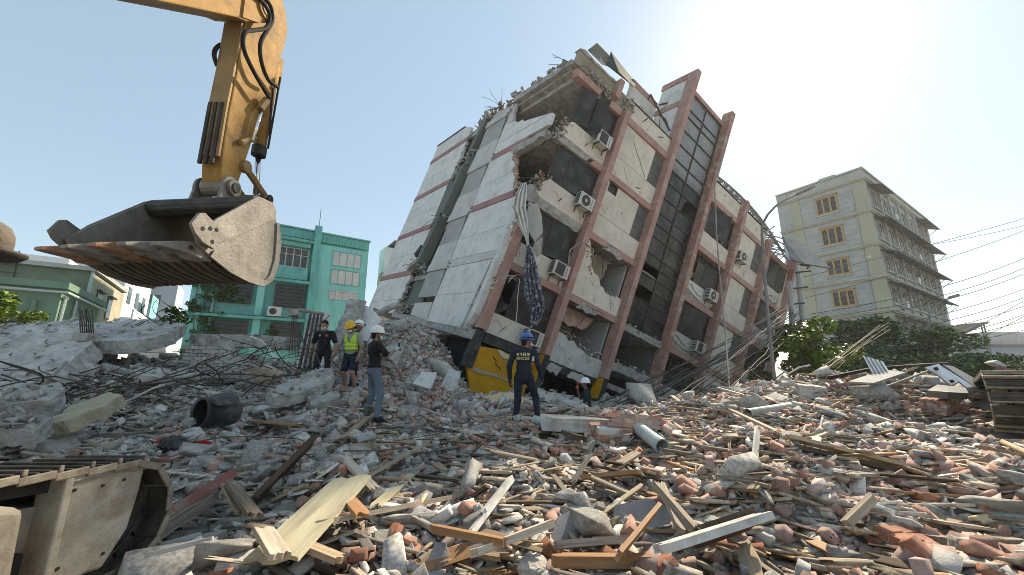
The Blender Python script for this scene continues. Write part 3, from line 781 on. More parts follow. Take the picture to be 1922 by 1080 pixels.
# ---- bays four, five, six
for i, L in enumerate(LV[:4]):
    U = LV[i + 1]
    b0 = L + .95; b1 = U - .40
    window(7.45, 10.68, b0, b1, 4, opened=((1, 22), (2, 35)) if i % 2 else ((2, 25),), broken=((3,) if i in (1, 3) else (0,)), tran=.35 if i in (0, 2) else 0)
    if i == 3: fbox('spandrel_panel', MT['w_panel'], 7.37, 10.71, L + .01, b0 - .01, 0, .14)
    else:
        chip('spandrel_panel', MT['plaster'], [(7.37, L + .45), (8.0, L + .40), (8.6, L + .25)] + jag((9.0, L + .2), (10.71, L + .12), 5, .06) + [(10.71, b0 - .02), (7.37, b0 - .02)], 0, .12)
        chip('broken_beam', MT['conc_edge'], jag((7.37, L - .02), (10.71, L - .02), 9, .03) + [(10.71, b0 - .25), (7.37, b0 - .25)], .05, .2)
        cr = jag((7.6, L + .75), (9.3, L + .25), 7, .08)
        MB().prism([F(x, y, -.004) for x, y in cr] + [F(x + .05, y + .035, -.004) for x, y in cr[::-1]], BC * .003).build('crack', MT['dark'], TB)
    if i >= 1:
        panelbay(11.06, 14.41, L, U, wl=11.45 if i != 3 else None, wr=13.42)
    else:
        panelbay(11.06, 14.41, L, U, wl=11.45)
    if i >= 1:
        window(14.9, 17.75, b0, b1 + .05, 3, opened=((1, 12), (2, 18)))
        fbox('facade_panel', MT['w_panel'], 17.78, 18.24, L + .01, U - .37, 0, .14)
        chip('spandrel_panel', MT['plaster'], [(14.76, L + .5)] + jag((14.9, L + .35), (16.2, L + .2), 5, .1) + jag((16.2, L + .25), (17.76, L + .05), 5, .08) + [(17.76, b0 - .02), (14.76, b0 - .02)], 0, .12)
        chip('broken_beam', MT['conc_edge'], jag((14.76, L - .02), (17.76, L - .02), 7, .03) + [(17.76, b0 - .3), (14.76, b0 - .3)], .05, .2)
        clump('broken_edge_rubble', frand(15.5, 17.6, L + .0, L + .35, -.02, .1, 40), .12, MT['conc_edge'], TB)
fbox('blue_grey_panel', MT['louver'], 11.08, 11.42, 10.2, 11.9, -.002, .05)
# cracks on the big panel of the top floor
cr = jag((.35, 11.65), (.9, 11.35), 4, .05) + jag((.9, 11.35), (2.35, 10.15), 16, .05)
MB().prism([F(x, y, -.004) for x, y in cr] + [F(x + .025, y + .03, -.004) for x, y in cr[::-1]], BC * .003).build('crack', MT['dark'], TB)
fpoly('bare_render_patch', MT['w_lgrey'], [(.1, 11.9)] + jag((.15, 11.35), (.75, 11.3), 4, .05) + jag((.85, 11.4), (.75, 11.9), 3, .04), -.006, -.002)
# ---- glazed stair tower
rows = [2.98, 3.9, 4.5, 5.2, 5.85, 6.45, 6.98, 7.9, 8.6, 9.25, 10.15, 11.05, 11.8, 12.52, 13.45, 14.36, 15.22, 15.68, 16.62]
cw = MB()
for a in (3.62, 5.36, 6.92):
    cw.box((a - .03, 2.98, .05), (a + .03, 16.62, .15), fn=F)
for b in rows:
    cw.box((3.65, b - .025, .052), (5.33, b + .025, .148), fn=F); cw.box((5.39, b - .025, .052), (6.89, b + .025, .148), fn=F)
cw = cw.build('curtain_wall_frame', MT['frame'], TB)
br_ = {(10, 1), (4, 0), (2, 0)}
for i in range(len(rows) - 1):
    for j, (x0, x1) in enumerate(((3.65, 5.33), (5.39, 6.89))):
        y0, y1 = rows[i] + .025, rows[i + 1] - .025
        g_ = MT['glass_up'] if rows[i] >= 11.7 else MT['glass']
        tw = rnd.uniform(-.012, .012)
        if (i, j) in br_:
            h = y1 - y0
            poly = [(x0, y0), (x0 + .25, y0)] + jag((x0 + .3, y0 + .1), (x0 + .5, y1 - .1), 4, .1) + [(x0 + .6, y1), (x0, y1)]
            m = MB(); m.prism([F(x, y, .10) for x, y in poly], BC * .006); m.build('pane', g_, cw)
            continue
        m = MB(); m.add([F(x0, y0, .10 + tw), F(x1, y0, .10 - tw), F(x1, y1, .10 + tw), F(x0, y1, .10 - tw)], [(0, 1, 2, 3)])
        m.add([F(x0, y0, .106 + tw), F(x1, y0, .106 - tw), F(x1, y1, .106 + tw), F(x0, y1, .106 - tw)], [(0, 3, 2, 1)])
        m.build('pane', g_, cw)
fbox('tower_coping', MT['pink'], 3.6, 7.0, 16.64, 16.86, 0, .25)
fbox('stair_ledge', MT['conc_edge'], 3.6, 6.98, 2.62, 2.95, -.05, 2.0)
fpoly('stair_ledge', MT['conc_edge'], jag((3.6, .55), (6.98, .5), 9, .06) + jag((6.98, .95), (3.6, 1.0), 9, .06), -.1, 1.6)
clump('ledge_rubble', frand(3.7, 6.9, .95, 1.15, -.05, .5, 70), .12, MT['concrete_i'], TB)
clump('ledge_rubble', frand(3.7, 6.8, 2.8, 3.05, -.1, .2, 40), .11, MT['conc_edge'], TB)
fbox('tower_back_wall', MT['w_lgrey'], 3.3, 7.2, 12.3, 16.5, 3.6, 3.75)
# tower flank with white panels and terracotta frame
fk = [(12.4, .2), (12.4, 3.6), (15.3, 3.6), (15.3, .2)]
for b0, b1 in ((12.6, 13.9), (13.92, 15.45), (15.84, 17.2)):
    for c0, c1 in ((.22, 1.0), (1.02, 1.7)):
        epoly('tower_flank_panel', MT['w_end'], [(b0, c0), (b1, c0), (b1, c1), (b0, c1)], 3.30, 3.42)
epoly('tower_flank_band', MT['pink'], [(15.47, .2), (15.47, 1.72), (15.82, 1.72), (15.82, .2)], 3.27, 3.43)
epoly('tower_flank_band', MT['pink'], [(17.22, .2), (17.22, 1.75), (17.6, 1.75), (17.6, .2)], 3.25, 3.45)
for x0, x1 in ((1.0, 2.1), (2.12, 3.28)):
    fbox('tower_rear_panel', MT['w_end'], x0, x1, 13.0, 16.0, 1.72, 1.85)
fbox('tower_rear_band', MT['pink'], 1.0, 3.28, 16.0, 16.35, 1.70, 1.9)
fpoly('dark_vent_patch', MT['dark'], [(1.1, 14.8), (1.5, 14.9), (1.45, 15.4)], 1.712, 1.719)  # thin dark sheet lying over the rear panel
fbox('roof_slab', MT['conc_edge'], .2, 19.0, 12.25, 12.29, .2, 13.0)
fbox('roof_topping', MT['conc_edge'], -3.62, 3.2, 12.275, 12.74, .3, 12.8)
# ---- end wall
def pink_e(L, c0, c1): epoly('end_wall_band', MT['pink_end'], [(L - .36, c0), (L - .36, c1), (L - .04, c1), (L - .04, c0)], AE - .03, AE + .15)
EL = [.45, 3.43, 6.40, 9.40, 12.37]
lowb = lambda c: .11 * c - .18
for k, L in enumerate(EL):
    U = EL[k + 1] if k < 4 else 13.86
    lo = L; mid = L + 1.13; hi = (U - .38) if k < 4 else 13.5
    cl = lambda b: 8.55 + (.25 if k in (1, 3) else 0)
    if k: pink_e(L, 8.6, 13.4)
    if k == 4:
        epoly('end_wall_panel', MT['w_end'], [(lo - .02, 13.4), (13.52, 13.4), (13.48, 9.7), (13.05, 8.7), (lo - .02, 8.65)], AE, AE + .15)
        epoly('parapet_coping', MT['frame'], [(13.53, 13.45), (13.6, 13.45), (13.57, 9.75), (13.49, 9.72)], AE - .05, AE + .2)
        continue
    b0 = lo if k else None
    if k == 0:
        epoly('end_wall_panel', MT['w_end'], [(lowb(13.4) - .1, 13.4), (mid - .008, 13.4)] + [(mid - .008, 8.9)] + jag((.75, 8.9), (1.2, 13.3), 6, .08), AE, AE + .15)
    else:
        epoly('end_wall_panel', MT['w_end'], [(lo - .02, 13.4), (mid - .008, 13.4)] + jag((mid - .008, 8.5), (lo - .02, 8.6), 4, .12) + [(lo - .02, 8.6)], AE, AE + .15)
    epoly('end_wall_panel', MT['w_end'], [(mid + .008, 13.4), (hi, 13.4)] + jag((hi, 8.55), (mid + .008, 8.5), 5, .15) + [(mid + .008, 8.5)], AE, AE + .15)
# torn strip: grey-green plaster set back, and lengths of broken concrete post hanging in it
epoly('torn_strip_wall', MT['green_core'], [(.5, 6.3), (.95, 9.0), (13.0, 8.95), (12.7, 6.3)], AE + .28, AE + .42)
def estrip(b0, c0, b1, c1, w, a0, a1, mat):
    d = Vector((b1 - b0, c1 - c0)); n = Vector((-d.y, d.x)).normalized() * w / 2
    epoly('hanging_concrete_post', mat, [(b0 + n.x, c0 + n.y), (b0 - n.x, c0 - n.y), (b1 - n.x, c1 - n.y), (b1 + n.x, c1 + n.y)], a0, a1)
estrip(12.75, 6.75, 10.5, 7.25, .34, AE - .15, AE + .3, MT['green_core'])
estrip(9.55, 6.9, 6.5, 7.15, .42, AE - .32, AE + .22, MT['green_core'])
estrip(6.35, 7.2, 3.6, 7.55, .46, AE - .36, AE + .2, MT['green_core'])
estrip(9.0, 8.35, 6.2, 8.3, .6, AE - .02, AE + .2, MT['green_core'])
estrip(3.7, 7.6, 3.3, 8.5, .3, AE - .4, AE - .05, MT['conc_edge'])
estrip(4.6, 7.9, 4.1, 8.3, .35, AE - .35, AE - .02, MT['rebar'])
for (b, c, n_) in ((12.7, 6.9, 30), (10.5, 7.2, 16), (9.6, 7.6, 26), (6.4, 7.6, 30), (3.4, 7.9, 30), (1.0, 7.6, 40)):
    clump('strip_rubble', [F(AE + rnd.uniform(-.15, .2), b + rnd.uniform(-.2, .25), c + rnd.uniform(-.7, .7)) for _ in range(n_)], .2, MT['conc_edge'], TB)
for (b0, b1) in ((5.9, 3.2), (9.2, 6.6), (12.6, 9.6), (3.0, .9)):
    clump('strip_rubble', [F(AE + rnd.uniform(-.02, .2), b0 + (b1 - b0) * t, 8.5 + rnd.uniform(-.18, .1)) for t in [rnd.random() for _ in range(46)]], .13, MT['conc_edge'], TB)
# grey bay of the end wall, upper dark panel and paler lower panel each storey
for k in range(5):
    L = EL[k]
    if k < 4:
        U = EL[k + 1]
        if k == 0:
            epoly('end_wall_panel', MT['w_lgrey'], [(.62, 6.5), (1.28, 6.55), (1.25, 4.6), (.33, 4.5)], AE + .02, AE + .15)
        else:
            epoly('end_wall_panel', MT['w_lgrey'], [(L + .02, 6.6), (L + 1.12, 6.5), (L + 1.12, 4.55), (L + .02, 4.45)], AE + .02, AE + .15)
        epoly('end_wall_panel', MT['w_grey'], [(L + 1.135, 6.5), (U - .42, 6.55), (U - .42, 4.75), (L + 1.135, 4.6)], AE + .05, AE + .15)
        epoly('end_wall_band', MT['w_lgrey'], [(U - .40, 4.2), (U - .40, 6.6), (U, 6.6), (U, 4.2)], AE - .02, AE + .15)
        clump('band_rubble', [F(AE + rnd.uniform(-.05, .05), U - .2 + rnd.uniform(-.2, .2), 4.3 + rnd.uniform(-.2, .2)) for _ in range(14)], .12, MT['conc_edge'], TB)
epoly('end_wall_panel', MT['w_lgrey'], [(12.4, 6.4), (12.95, 6.4), (12.5, 4.4), (12.4, 4.4)], AE + .02, AE + .15)
# white bay by the corner
for k in (0, 1):
    L = EL[k]; U = EL[k + 1]
    lo = [(-.05, .6), (.30, 4.4)] if k == 0 else [(L + .02, .18), (L + .02, 4.35)]
    lo[0] = (lo[0][0], .55 if k == 0 else .2)
    epoly('end_wall_panel', MT['w_end'], [lo[0], lo[1], (L + 1.12, 4.45)] + jag((L + 1.12, .6 if k == 0 else .1), lo[0], 6, .07), AE, AE + .15)
    epoly('end_wall_panel', MT['w_end'], [(L + 1.135, 4.45), (U - .40, 4.4)] + jag((U - .40, .35 if k == 0 else .02), (L + 1.135, .5 if k == 0 else .05), 7, .07) + [(L + 1.135, .5 if k == 0 else .05)], AE, AE + .15)
epoly('end_wall_band', MT['w_lgrey'], [(3.05, .4), (3.03, 4.2), (3.41, 4.2)] + jag((3.41, .5), (3.05, .4), 3, .1), AE - .03, AE + .15)
epoly('end_wall_band', MT['pink_end'], [(6.02, .9), (6.02, 4.2), (6.36, 4.2), (6.36, 1.1)], AE - .03, AE + .15)
epoly('end_wall_panel', MT['w_end'], [(6.4, 4.35), (7.52, 4.45)] + jag((7.52, 1.75), (6.4, 1.1), 6, .07) + [(6.4, 1.1)], AE, AE + .15)
epoly('end_wall_panel', MT['w_end'], [(7.535, 4.45), (9.0, 4.4), (9.02, 2.75)] + jag((8.9, 2.5), (7.535, 1.75), 8, .12) + [(7.535, 1.75)], AE, AE + .15)
epoly('end_wall_band', MT['pink_end'], [(9.02, 1.6), (9.02, 4.2), (9.36, 4.2), (9.36, 1.5)], AE - .03, AE + .15)
epoly('end_wall_panel', MT['w_end'], [(9.4, 4.35), (10.05, 4.4)] + [(10.03, .35)] + jag((10.0, .3), (9.4, .25), 4, .06) + [(9.4, .25)], AE, AE + .15)
epoly('end_wall_panel', MT['w_end'], [(10.07, 4.4), (11.2, 4.35)] + jag((11.1, 3.55), (10.6, 2.4), 6, .08) + jag((10.55, 2.3), (10.07, .4), 3, .02) + [(10.07, .4)], AE, AE + .15)
epoly('end_wall_panel', MT['w_lgrey'], jag((11.2, 4.35), (12.4, 4.4), 2, .02) + [(12.4, 4.1)] + jag((12.4, 4.0), (11.2, 3.75), 5, .08) + [(11.2, 3.75)], AE, AE + .15)
# slab edges seen in the openings
epoly('broken_slab_edge', MT['conc_edge'], jag((12.42, .1), (12.42, 4.3), 14, .05) + [(12.72, 4.4)] + jag((12.85, 4.2), (12.72, -.05), 14, .04), AE - .12, AE + .3)
epoly('broken_slab_edge', MT['conc_edge'], jag((8.85, .1), (8.6, 2.5), 10, .07) + [(9.0, 2.6)] + jag((9.08, 2.2), (9.1, -.05), 8, .03), AE - .06, AE + .25)
epoly('broken_slab_edge', MT['conc_edge'], [(-.45, .1), (-.05, .0), (.36, 4.6), (.85, 9.0), (.55, 9.0), (.05, 4.6)], AE + .02, AE + .3)
clump('roof_edge_rubble', [F(AE + rnd.uniform(-.1, .5), 12.75 + .45 * (c > 1.5) * rnd.random() + rnd.uniform(-.05, .15), c) for c in [rnd.uniform(.1, 8.2) for _ in range(150)]], .3, MT['conc_edge'], TB)
clump('roof_edge_bricks', [F(AE + rnd.uniform(0, .5), 12.85 + rnd.uniform(-.05, .3), c) for c in [rnd.uniform(4.0, 7.0) for _ in range(60)]], .22, MT['brick_i'], TB, BR)
epoly('roof_kerb', MT['room'], [(12.75, .2), (12.75, 4.6), (13.1, 4.4), (13.25, .0)], AE + .25, AE + .45)
# corner of the lower storeys: split render strips and brick
for (b0, c0, b1, c1, w) in ((-.05, .55, 4.3, .15, .12), (.1, .30, 3.9, .0, .16), (-.1, .95, 2.9, .55, .10)):
    d = Vector((b1 - b0, c1 - c0)); n = Vector((-d.y, d.x)).normalized() * w / 2
    epoly('split_render_strip', MT['w_end'], jag((b0 + n.x, c0 + n.y), (b1 + n.x, c1 + n.y), 9, .03) + jag((b1 - n.x, c1 - n.y), (b0 - n.x, c0 - n.y), 9, .03), AE - .06 - w, AE + .05)
clump('corner_rubble', [F(AE + rnd.uniform(-.05, .25), b, .25 + rnd.uniform(-.3, .2)) for b in [rnd.uniform(1.6, 4.6) for _ in range(90)]], .13, MT['plaster_i'], TB)
clump('corner_rubble', [F(AE + rnd.uniform(-.1, .2), b, .75 - .1 * b + rnd.uniform(-.25, .2)) for b in [rnd.uniform(-.4, 2.5) for _ in range(60)]], .12, MT['conc_edge'], TB)
clump('corner_rubble', [F(AE + rnd.uniform(0, .3), b, .3 + rnd.uniform(-.3, .4)) for b in [rnd.uniform(4.0, 6.4) for _ in range(50)]], .16, MT['conc_edge'], TB)
for _ in range(24):   # cracks and scars on the end wall
    b = rnd.uniform(1.0, 7.2); c = rnd.uniform(.8, 4.2); L = rnd.uniform(.08, .3); th = rnd.uniform(.2, 1.2)
    e = (b + L * math.cos(th), c + L * math.sin(th))
    cr = jag((b, c), e, 4, .03)
    MB().prism([F(AE - .004, x, y) for x, y in cr] + [F(AE - .004, x + .012, y + .012) for x, y in cr[::-1]], BA * .003).build('crack', MT['conc_edge'], TB)
# ---- ground floor: charcoal band, yellow wall, torn strip of render
fbox('charcoal_band', MT['blackband'], -3.3, -.52, -.42, -.02, -.08, .2)
fpoly('yellow_wall', MT['yellow'], [(-3.62, -.5), (-3.45, -.62), (-2.4, -.44), (-1.5, -.5), (-.55, -.44), (-.55, -2.4), (-3.1, -2.3)] + jag((-3.2, -2.0), (-3.62, -1.35), 4, .06), .02, .16)
fpoly('torn_render_strip', MT['beige'], jag((-3.58, -1.42), (-.6, -1.45), 16, .04) + jag((-.6, -1.55), (-3.5, -1.56), 16, .04), -.02, .018)
fpoly('curled_paint', MT['w_panel'], jag((-2.5, -.5), (-.9, -.55), 8, .05) + jag((-.9, -.62), (-2.5, -.72), 8, .06), -.03, .018)
cr = jag((-2.6, -.8), (-2.0, -1.3), 7, .05)
MB().prism([F(x, y, .014) for x, y in cr] + [F(x + .03, y + .03, .014) for x, y in cr[::-1]], BC * .003).build('crack', MT['dark'], TB)
fpoly('charcoal_corner', MT['blackband'], [(-3.74, -1.5), (-3.36, -1.5), (-3.36, -.02), (-3.70, -.02)], -.1, .2)
fpoly('charcoal_band', MT['blackband'], jag((.0, -.45), (3.2, -.45), 8, .05) + [(3.2, -.12), (.0, -.12)], -.04, .2)
for (x0, x1) in ((.0, .9), (1.3, 2.3)):
    fpoly('hanging_render', MT['plaster'], jag((x0, -.5), (x1, -.62), 6, .07) + jag((x1, -.22), (x0, -.2), 5, .04), -.09, -.045)
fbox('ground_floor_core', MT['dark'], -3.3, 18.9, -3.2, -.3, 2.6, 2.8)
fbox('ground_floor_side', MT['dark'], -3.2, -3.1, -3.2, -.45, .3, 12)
# ---- things fixed to or lying on the building
gs = thing('green_roof_sheet', 'dark green folded metal canopy sheet standing above the broken roof corner', 'roof sheet', F(-1, 12.3, 1.5))
def gsp(pts, nm='sheet'):
    m = MB(); P = [onP(u, v, F(0, 0, c), BA.cross(BB)) for u, v, c in pts]
    m.prism(P, BC * .03); return m.build(nm, MT['green_sheet'], gs)
k1 = lambda x, y, c: (940 + x * .2407, 70 + y * .2407, c)
gsp([k1(680, 100, 1.2), k1(750, 45, 2.2), k1(850, 150, 2.0), k1(830, 225, 1.2), k1(790, 210, .9)])
gsp([k1(825, 220, 1.0), k1(862, 110, 1.6), k1(915, 215, 1.8), k1(1050, 345, 1.8), k1(1045, 395, 1.0), k1(930, 280, .8)])
gsp([k1(750, 45, 2.2), k1(770, 60, 3.2), k1(858, 150, 3.0), k1(850, 150, 2.0)])
an = MB(); an.tube([F(2.0, 13.2, 2.6), F(3.0, 16.6, 2.6)], .02, 5)
tag(an.build('roof_antenna', MT['rebar'], origin=F(2.0, 13.2, 2.6)), 'thin straight antenna rod rising from the tilted roof', 'antenna')
# bent steel frame hanging on the tower flank
sf = thing('bent_steel_bracket', 'bent dark steel bracket hanging against white panels of the roof stair tower', 'steel frame', F(2.2, 13.2, -.1))
k7 = lambda x, y, c: onP(1150 + x * .2407, 120 + y * .2407, F(0, 0, c), BA.cross(BB))
for pts, r_ in (([k7(295, 240, .6), k7(380, 400, .5), k7(455, 540, .3)], .05), ([k7(275, 280, .6), k7(295, 240, .6)], .04), ([k7(360, 400, .5), k7(410, 430, .4), k7(430, 480, .4)], .035), ([k7(365, 320, 1.2), k7(512, 290, .9)], .05), ([k7(370, 400, .5), k7(365, 470, .4), k7(375, 550, .3)], .02)):
    MB().tube(pts, r_, 5).build('bar', MT['rebar'], sf)
# AC outdoor units
def ac_unit(a, b, label, w=.86, h=.62, d=.34, fan=True, tilt=0.0, c=-.08):
    loc = F(a, b, c - d)
    t = thing('air_conditioner', label, 'air conditioner', loc, group='outdoor air conditioner units on the facade')
    def G(x, y, z):
        return F(a + x * math.cos(tilt) - y * math.sin(tilt), b + y * math.cos(tilt) + x * math.sin(tilt), c - z)
    MB().box((0, 0, 0), (w, h, d), fn=G).build('casing', MT['ac'], t, bevel=.015)
    if fan:
        cxx, cyy, rr_ = w * .40, h * .5, h * .40
        m = MB(); n = 20
        pts = [G(cxx + rr_ * math.cos(q), cyy + rr_ * math.sin(q), d + .004) for q in [2 * math.pi * i / n for i in range(n)]]
        m.prism(pts, -BC * .012); gr = m.build('fan_grille', MT['ac_d'], t)
        hb = [G(cxx + .07 * math.cos(q), cyy + .07 * math.sin(q), d + .018) for q in [2 * math.pi * i / 10 for i in range(10)]]
        MB().prism(hb, -BC * .01).build('fan_hub', MT['ac'], gr)
    else:
        MB().box((w * .12, h * .1, d + .003), (w * .66, h * .92, d + .012), fn=G).build('fan_opening', MT['ac_d'], t)
    for k in range(6):
        MB().box((-.012, .06 + k * .09, .05), (-.002, .12 + k * .09, d - .05), fn=G).build('side_vent', MT['ac_d'], t)
    MB().box((w * .80, h * .15, d + .002), (w * .82, h * .85, d + .012), fn=G).build('panel_seam', MT['ac_d'], t)
    for x in (.12, w - .16):
        m = MB(); m.box((x, -.05, -c * .9), (x + .04, -.005, d + .04), fn=G); m.box((x, -.28, -c * .9 - .03), (x + .04, -.05, -c * .9), fn=G)
        m.build('bracket', MT['frame'], t)
    return t
ac_unit(-1.62, 9.75, 'white air conditioner unit below the open top floor window, highest on the corner bay', fan=False)
ac_unit(-1.45, 6.62, 'white air conditioner unit with round black fan, third floor of the corner bay')
ac_unit(-1.55, 3.26, 'white air conditioner unit beside the hanging patterned cloth', fan=False)
ac_unit(-1.72, .12, 'white air conditioner unit just above the yellow wall', fan=False)
ac_unit(9.35, 6.45, 'air conditioner unit under the wide window right of the glass stair tower, upper one')
ac_unit(9.40, 3.30, 'air conditioner unit on cracked spandrel right of the glass stair tower, lower one', fan=False)
ac_unit(11.35, 9.85, 'air conditioner unit on the narrow bay between two terracotta pilasters, near the roof')
# hanging cloth, hanging broken column
hp = thing('hanging_column_piece', 'broken concrete column piece dangling at the open corner above patterned cloth', 'concrete piece', at(1005, 480, 14.6))
kz = lambda x, y, d: at(920 + x * .2407, 300 + y * .2407, d)
for pts, dd, mt in (([(300, 330), (370, 330), (400, 430), (408, 560), (350, 640), (300, 560), (285, 430)], 14.7, 'plaster'), ([(350, 640), (408, 600), (395, 720), (370, 760), (330, 700)], 14.75, 'conc_edge'), ([(310, 680), (390, 700), (385, 800), (330, 900), (310, 800)], 14.8, 'plaster'), ([(262, 200), (330, 190), (380, 280), (350, 350), (290, 320)], 14.7, 'conc_edge')):
    MB().prism([kz(x, y, dd) for x, y in pts], (.05, .35, .03)).build('concrete_lump', MT[mt], hp)
def drape(name, label, mat, ctr, w, n_fold, dep, rows_=None):
    """gathered hanging cloth: ctr = [(u,v,halfwidth_m)], d = depth"""
    P = []; cols_ = 25
    for i, (u, v, hw) in enumerate(ctr):
        c0 = at(u, v, dep)
        for j in range(cols_):
            t = j / (cols_ - 1) * 2 - 1
            ph = t * math.pi * n_fold + .4 * math.sin(i * .8)
            P.append(c0 + Vector((t * hw + .25 * hw / n_fold * math.sin(2 * ph), .9 * hw / n_fold * math.cos(ph) - .06, .02 * math.sin(3 * t + i))))
    m = MB(); k = cols_
    m.add(P, [(i * k + j, i * k + j + 1, (i + 1) * k + j + 1, (i + 1) * k + j) for i in range(len(ctr) - 1) for j in range(k - 1)])
    o = m.build(name, mat, origin=P[-1], smooth=True)
    s_ = o.modifiers.new('thick', 'SOLIDIFY'); s_.thickness = .008
    return tag(o, label, 'cloth')
drape('white_cloth', 'dirty white cloth strip hanging from the broken corner', MT['cloth_w'], [(984, 345, .10), (978, 365, .22), (974, 392, .26), (979, 415, .24), (984, 432, .16), (989, 448, .08), (991, 460, .05), (992, 466, .12)], .2, 3, 14.5)
drape('patterned_cloth', 'grey blue patterned cloth hanging down in front of lower windows', MT['cloth_p'], [(992, 462, .06), (994, 480, .16), (996, 505, .26), (999, 535, .33), (1003, 560, .36), (1010, 580, .26), (1006, 600, .2), (998, 618, .07)], .2, 4, 14.45)

# scars, spalls, branching cracks and bare rebar over the facade
r3 = random.Random(21)
def blob(x, y, s, n=8): return [(x + s * r3.uniform(.45, 1) * math.cos(6.283 * k / n), y + s * 1.3 * r3.uniform(.45, 1) * math.sin(6.283 * k / n)) for k in range(n)]
for al in PA[:5]:
    for _ in range(7):
        y = r3.uniform(.2, 11.5); s_ = r3.uniform(.05, .13)
        pl_ = [(min(max(x, al + .01), al + .32), yy) for x, yy in blob(al + r3.choice([.02, .16, .3]), y, s_)]
        fpoly('spalled_patch', MT['conc_edge' if r3.random() < .5 else 'beige'], pl_, -.3575, -.3545)
for (a0, a1, L) in ((-.1, 2.3, 9.2), (-.1, 2.3, 7.1), (-3.2, -.6, 3.05), (-3.2, -.6, .05), (-3.0, -.6, 6.15), (-2.6, -.6, 9.2), (.1, 3.1, 3.1), (11.5, 13.3, 9.3), (11.5, 13.3, 6.2), (11.5, 13.3, 3.2), (7.5, 10.6, 9.2), (7.5, 10.6, 12.4), (.0, 3.2, 12.4), (11.1, 14.3, 12.4)):
    for _ in range(3):
        x, y = r3.uniform(a0, a1), L + r3.uniform(.05, .3); th = r3.uniform(.3, 2.8); ln = r3.uniform(.3, .8)
        e = (min(max(x + ln * math.cos(th), a0), a1), y + ln * abs(math.sin(th)))
        cr = jag((x, y), e, 8, .035, r3) + [e]; w_ = r3.uniform(.006, .016)
        MB().prism([F(u, v, -.005) for u, v in cr] + [F(u + w_, v + w_, -.005) for u, v in cr[::-1]], BC * .003).build('crack', MT['dark'], TB)
        if r3.random() < .6:
            fpoly('render_scar', MT['conc_edge'] if r3.random() < .5 else MT['w_lgrey'], blob(r3.uniform(a0, a1), L + r3.uniform(.1, .75), r3.uniform(.05, .14)), -.0045, -.0015)
def strand(p, n, L, drop, mat='rebar', r=.012):
    for _ in range(n):
        q = p + Vector((r3.uniform(-.25, .25), r3.uniform(-.1, .1), r3.uniform(-.15, .15))); d = Vector((r3.uniform(-1, .6), r3.uniform(-.8, .1), r3.uniform(-.6, .9))).normalized() * L / 5
        P = [q]
        for k in range(5):
            d = d + Vector((r3.gauss(0, .05), r3.gauss(0, .05), -drop)) * L * .3; P.append(P[-1] + d)
        MB().tube(P, r, 4).build('bare_rebar', MT[mat], TB)
strand(F(-3.3, 9.9, .0), 6, .9, .12); strand(F(-3.5, 6.6, .0), 6, .8, .12); strand(F(-3.7, 12.6, .5), 6, 1.0, .1); strand(F(AE, 12.9, 5.5), 7, 1.2, .05); strand(F(AE - .1, 6.4, 7.4), 5, .9, .15); strand(F(AE - .1, 3.4, 7.9), 5, 1.0, .15)
strand(F(1.0, 5.6, -.05), 4, .8, .2); strand(F(1.6, 2.6, -.05), 5, .8, .2); strand(F(5.0, 2.7, -.05), 7, 1.0, .2); strand(F(5.6, .7, -.1), 6, .9, .2); strand(F(16, 6.1, -.1), 5, .9, .2); strand(F(16, 9.2, -.1), 5, .9, .2); strand(F(-.2, 12.8, -.05), 5, .8, .1)
strand(F(-3.3, 5.3, -.1), 5, 1.2, .25, 'cable_pale', .016); strand(F(-2.9, 2.3, -.5), 5, 1.3, .2, 'white_trim', .014)
# ---------------------------------------------------------------- neighbouring buildings
def lbox(name, mat, root, lo, hi, bevel=0):
    return MB().box(lo, hi).build(name, mat, root, local=True, bevel=bevel)
def rw(root, axis, u0, u1, z0, z1, n, mats, depth=0.0, frame=.07, rows=1, name='window', proud=.05, d=-1):
    """window on a wall: axis 'x' = wall y=depth facing -y, axis 'y' = wall x=depth facing -x"""
    fm, gm = mats
    def Q(u, z, p):   # p = distance out of the wall
        return (u, depth - p, z) if axis == 'x' else (depth - p, u, z)
    def bx(m, ua, ub, za, zb, pa, pb):
        m.box((ua, za, pa), (ub, zb, pb), fn=lambda u, z, p: Q(u, z, p))
    f = MB()
    bx(f, u0, u1, z0, z0 + frame, 0, proud); bx(f, u0, u1, z1 - frame, z1, 0, proud)
    bx(f, u0, u0 + frame, z0 + frame, z1 - frame, 0, proud); bx(f, u1 - frame, u1, z0 + frame, z1 - frame, 0, proud)
    w = (u1 - u0) / n
    for i in range(1, n):
        bx(f, u0 + w * i - frame * .5, u0 + w * i + frame * .5, z0 + frame, z1 - frame, .002, proud - .003)
    o = f.build(name, fm, root, local=True)
    for i in range(n):
        for r in range(rows):
            za = z0 + frame + (z1 - z0 - 2 * frame) * r / rows; zb = z0 + frame + (z1 - z0 - 2 * frame) * (r + 1) / rows
            g_ = MB(); bx(g_, u0 + w * i + frame * .5, u0 + w * (i + 1) - frame * .5, za + .012, zb - .012, .005, .018)
            g_.build('pane', gm if not isinstance(gm, list) else rnd.choice(gm), o, local=True)
    return o
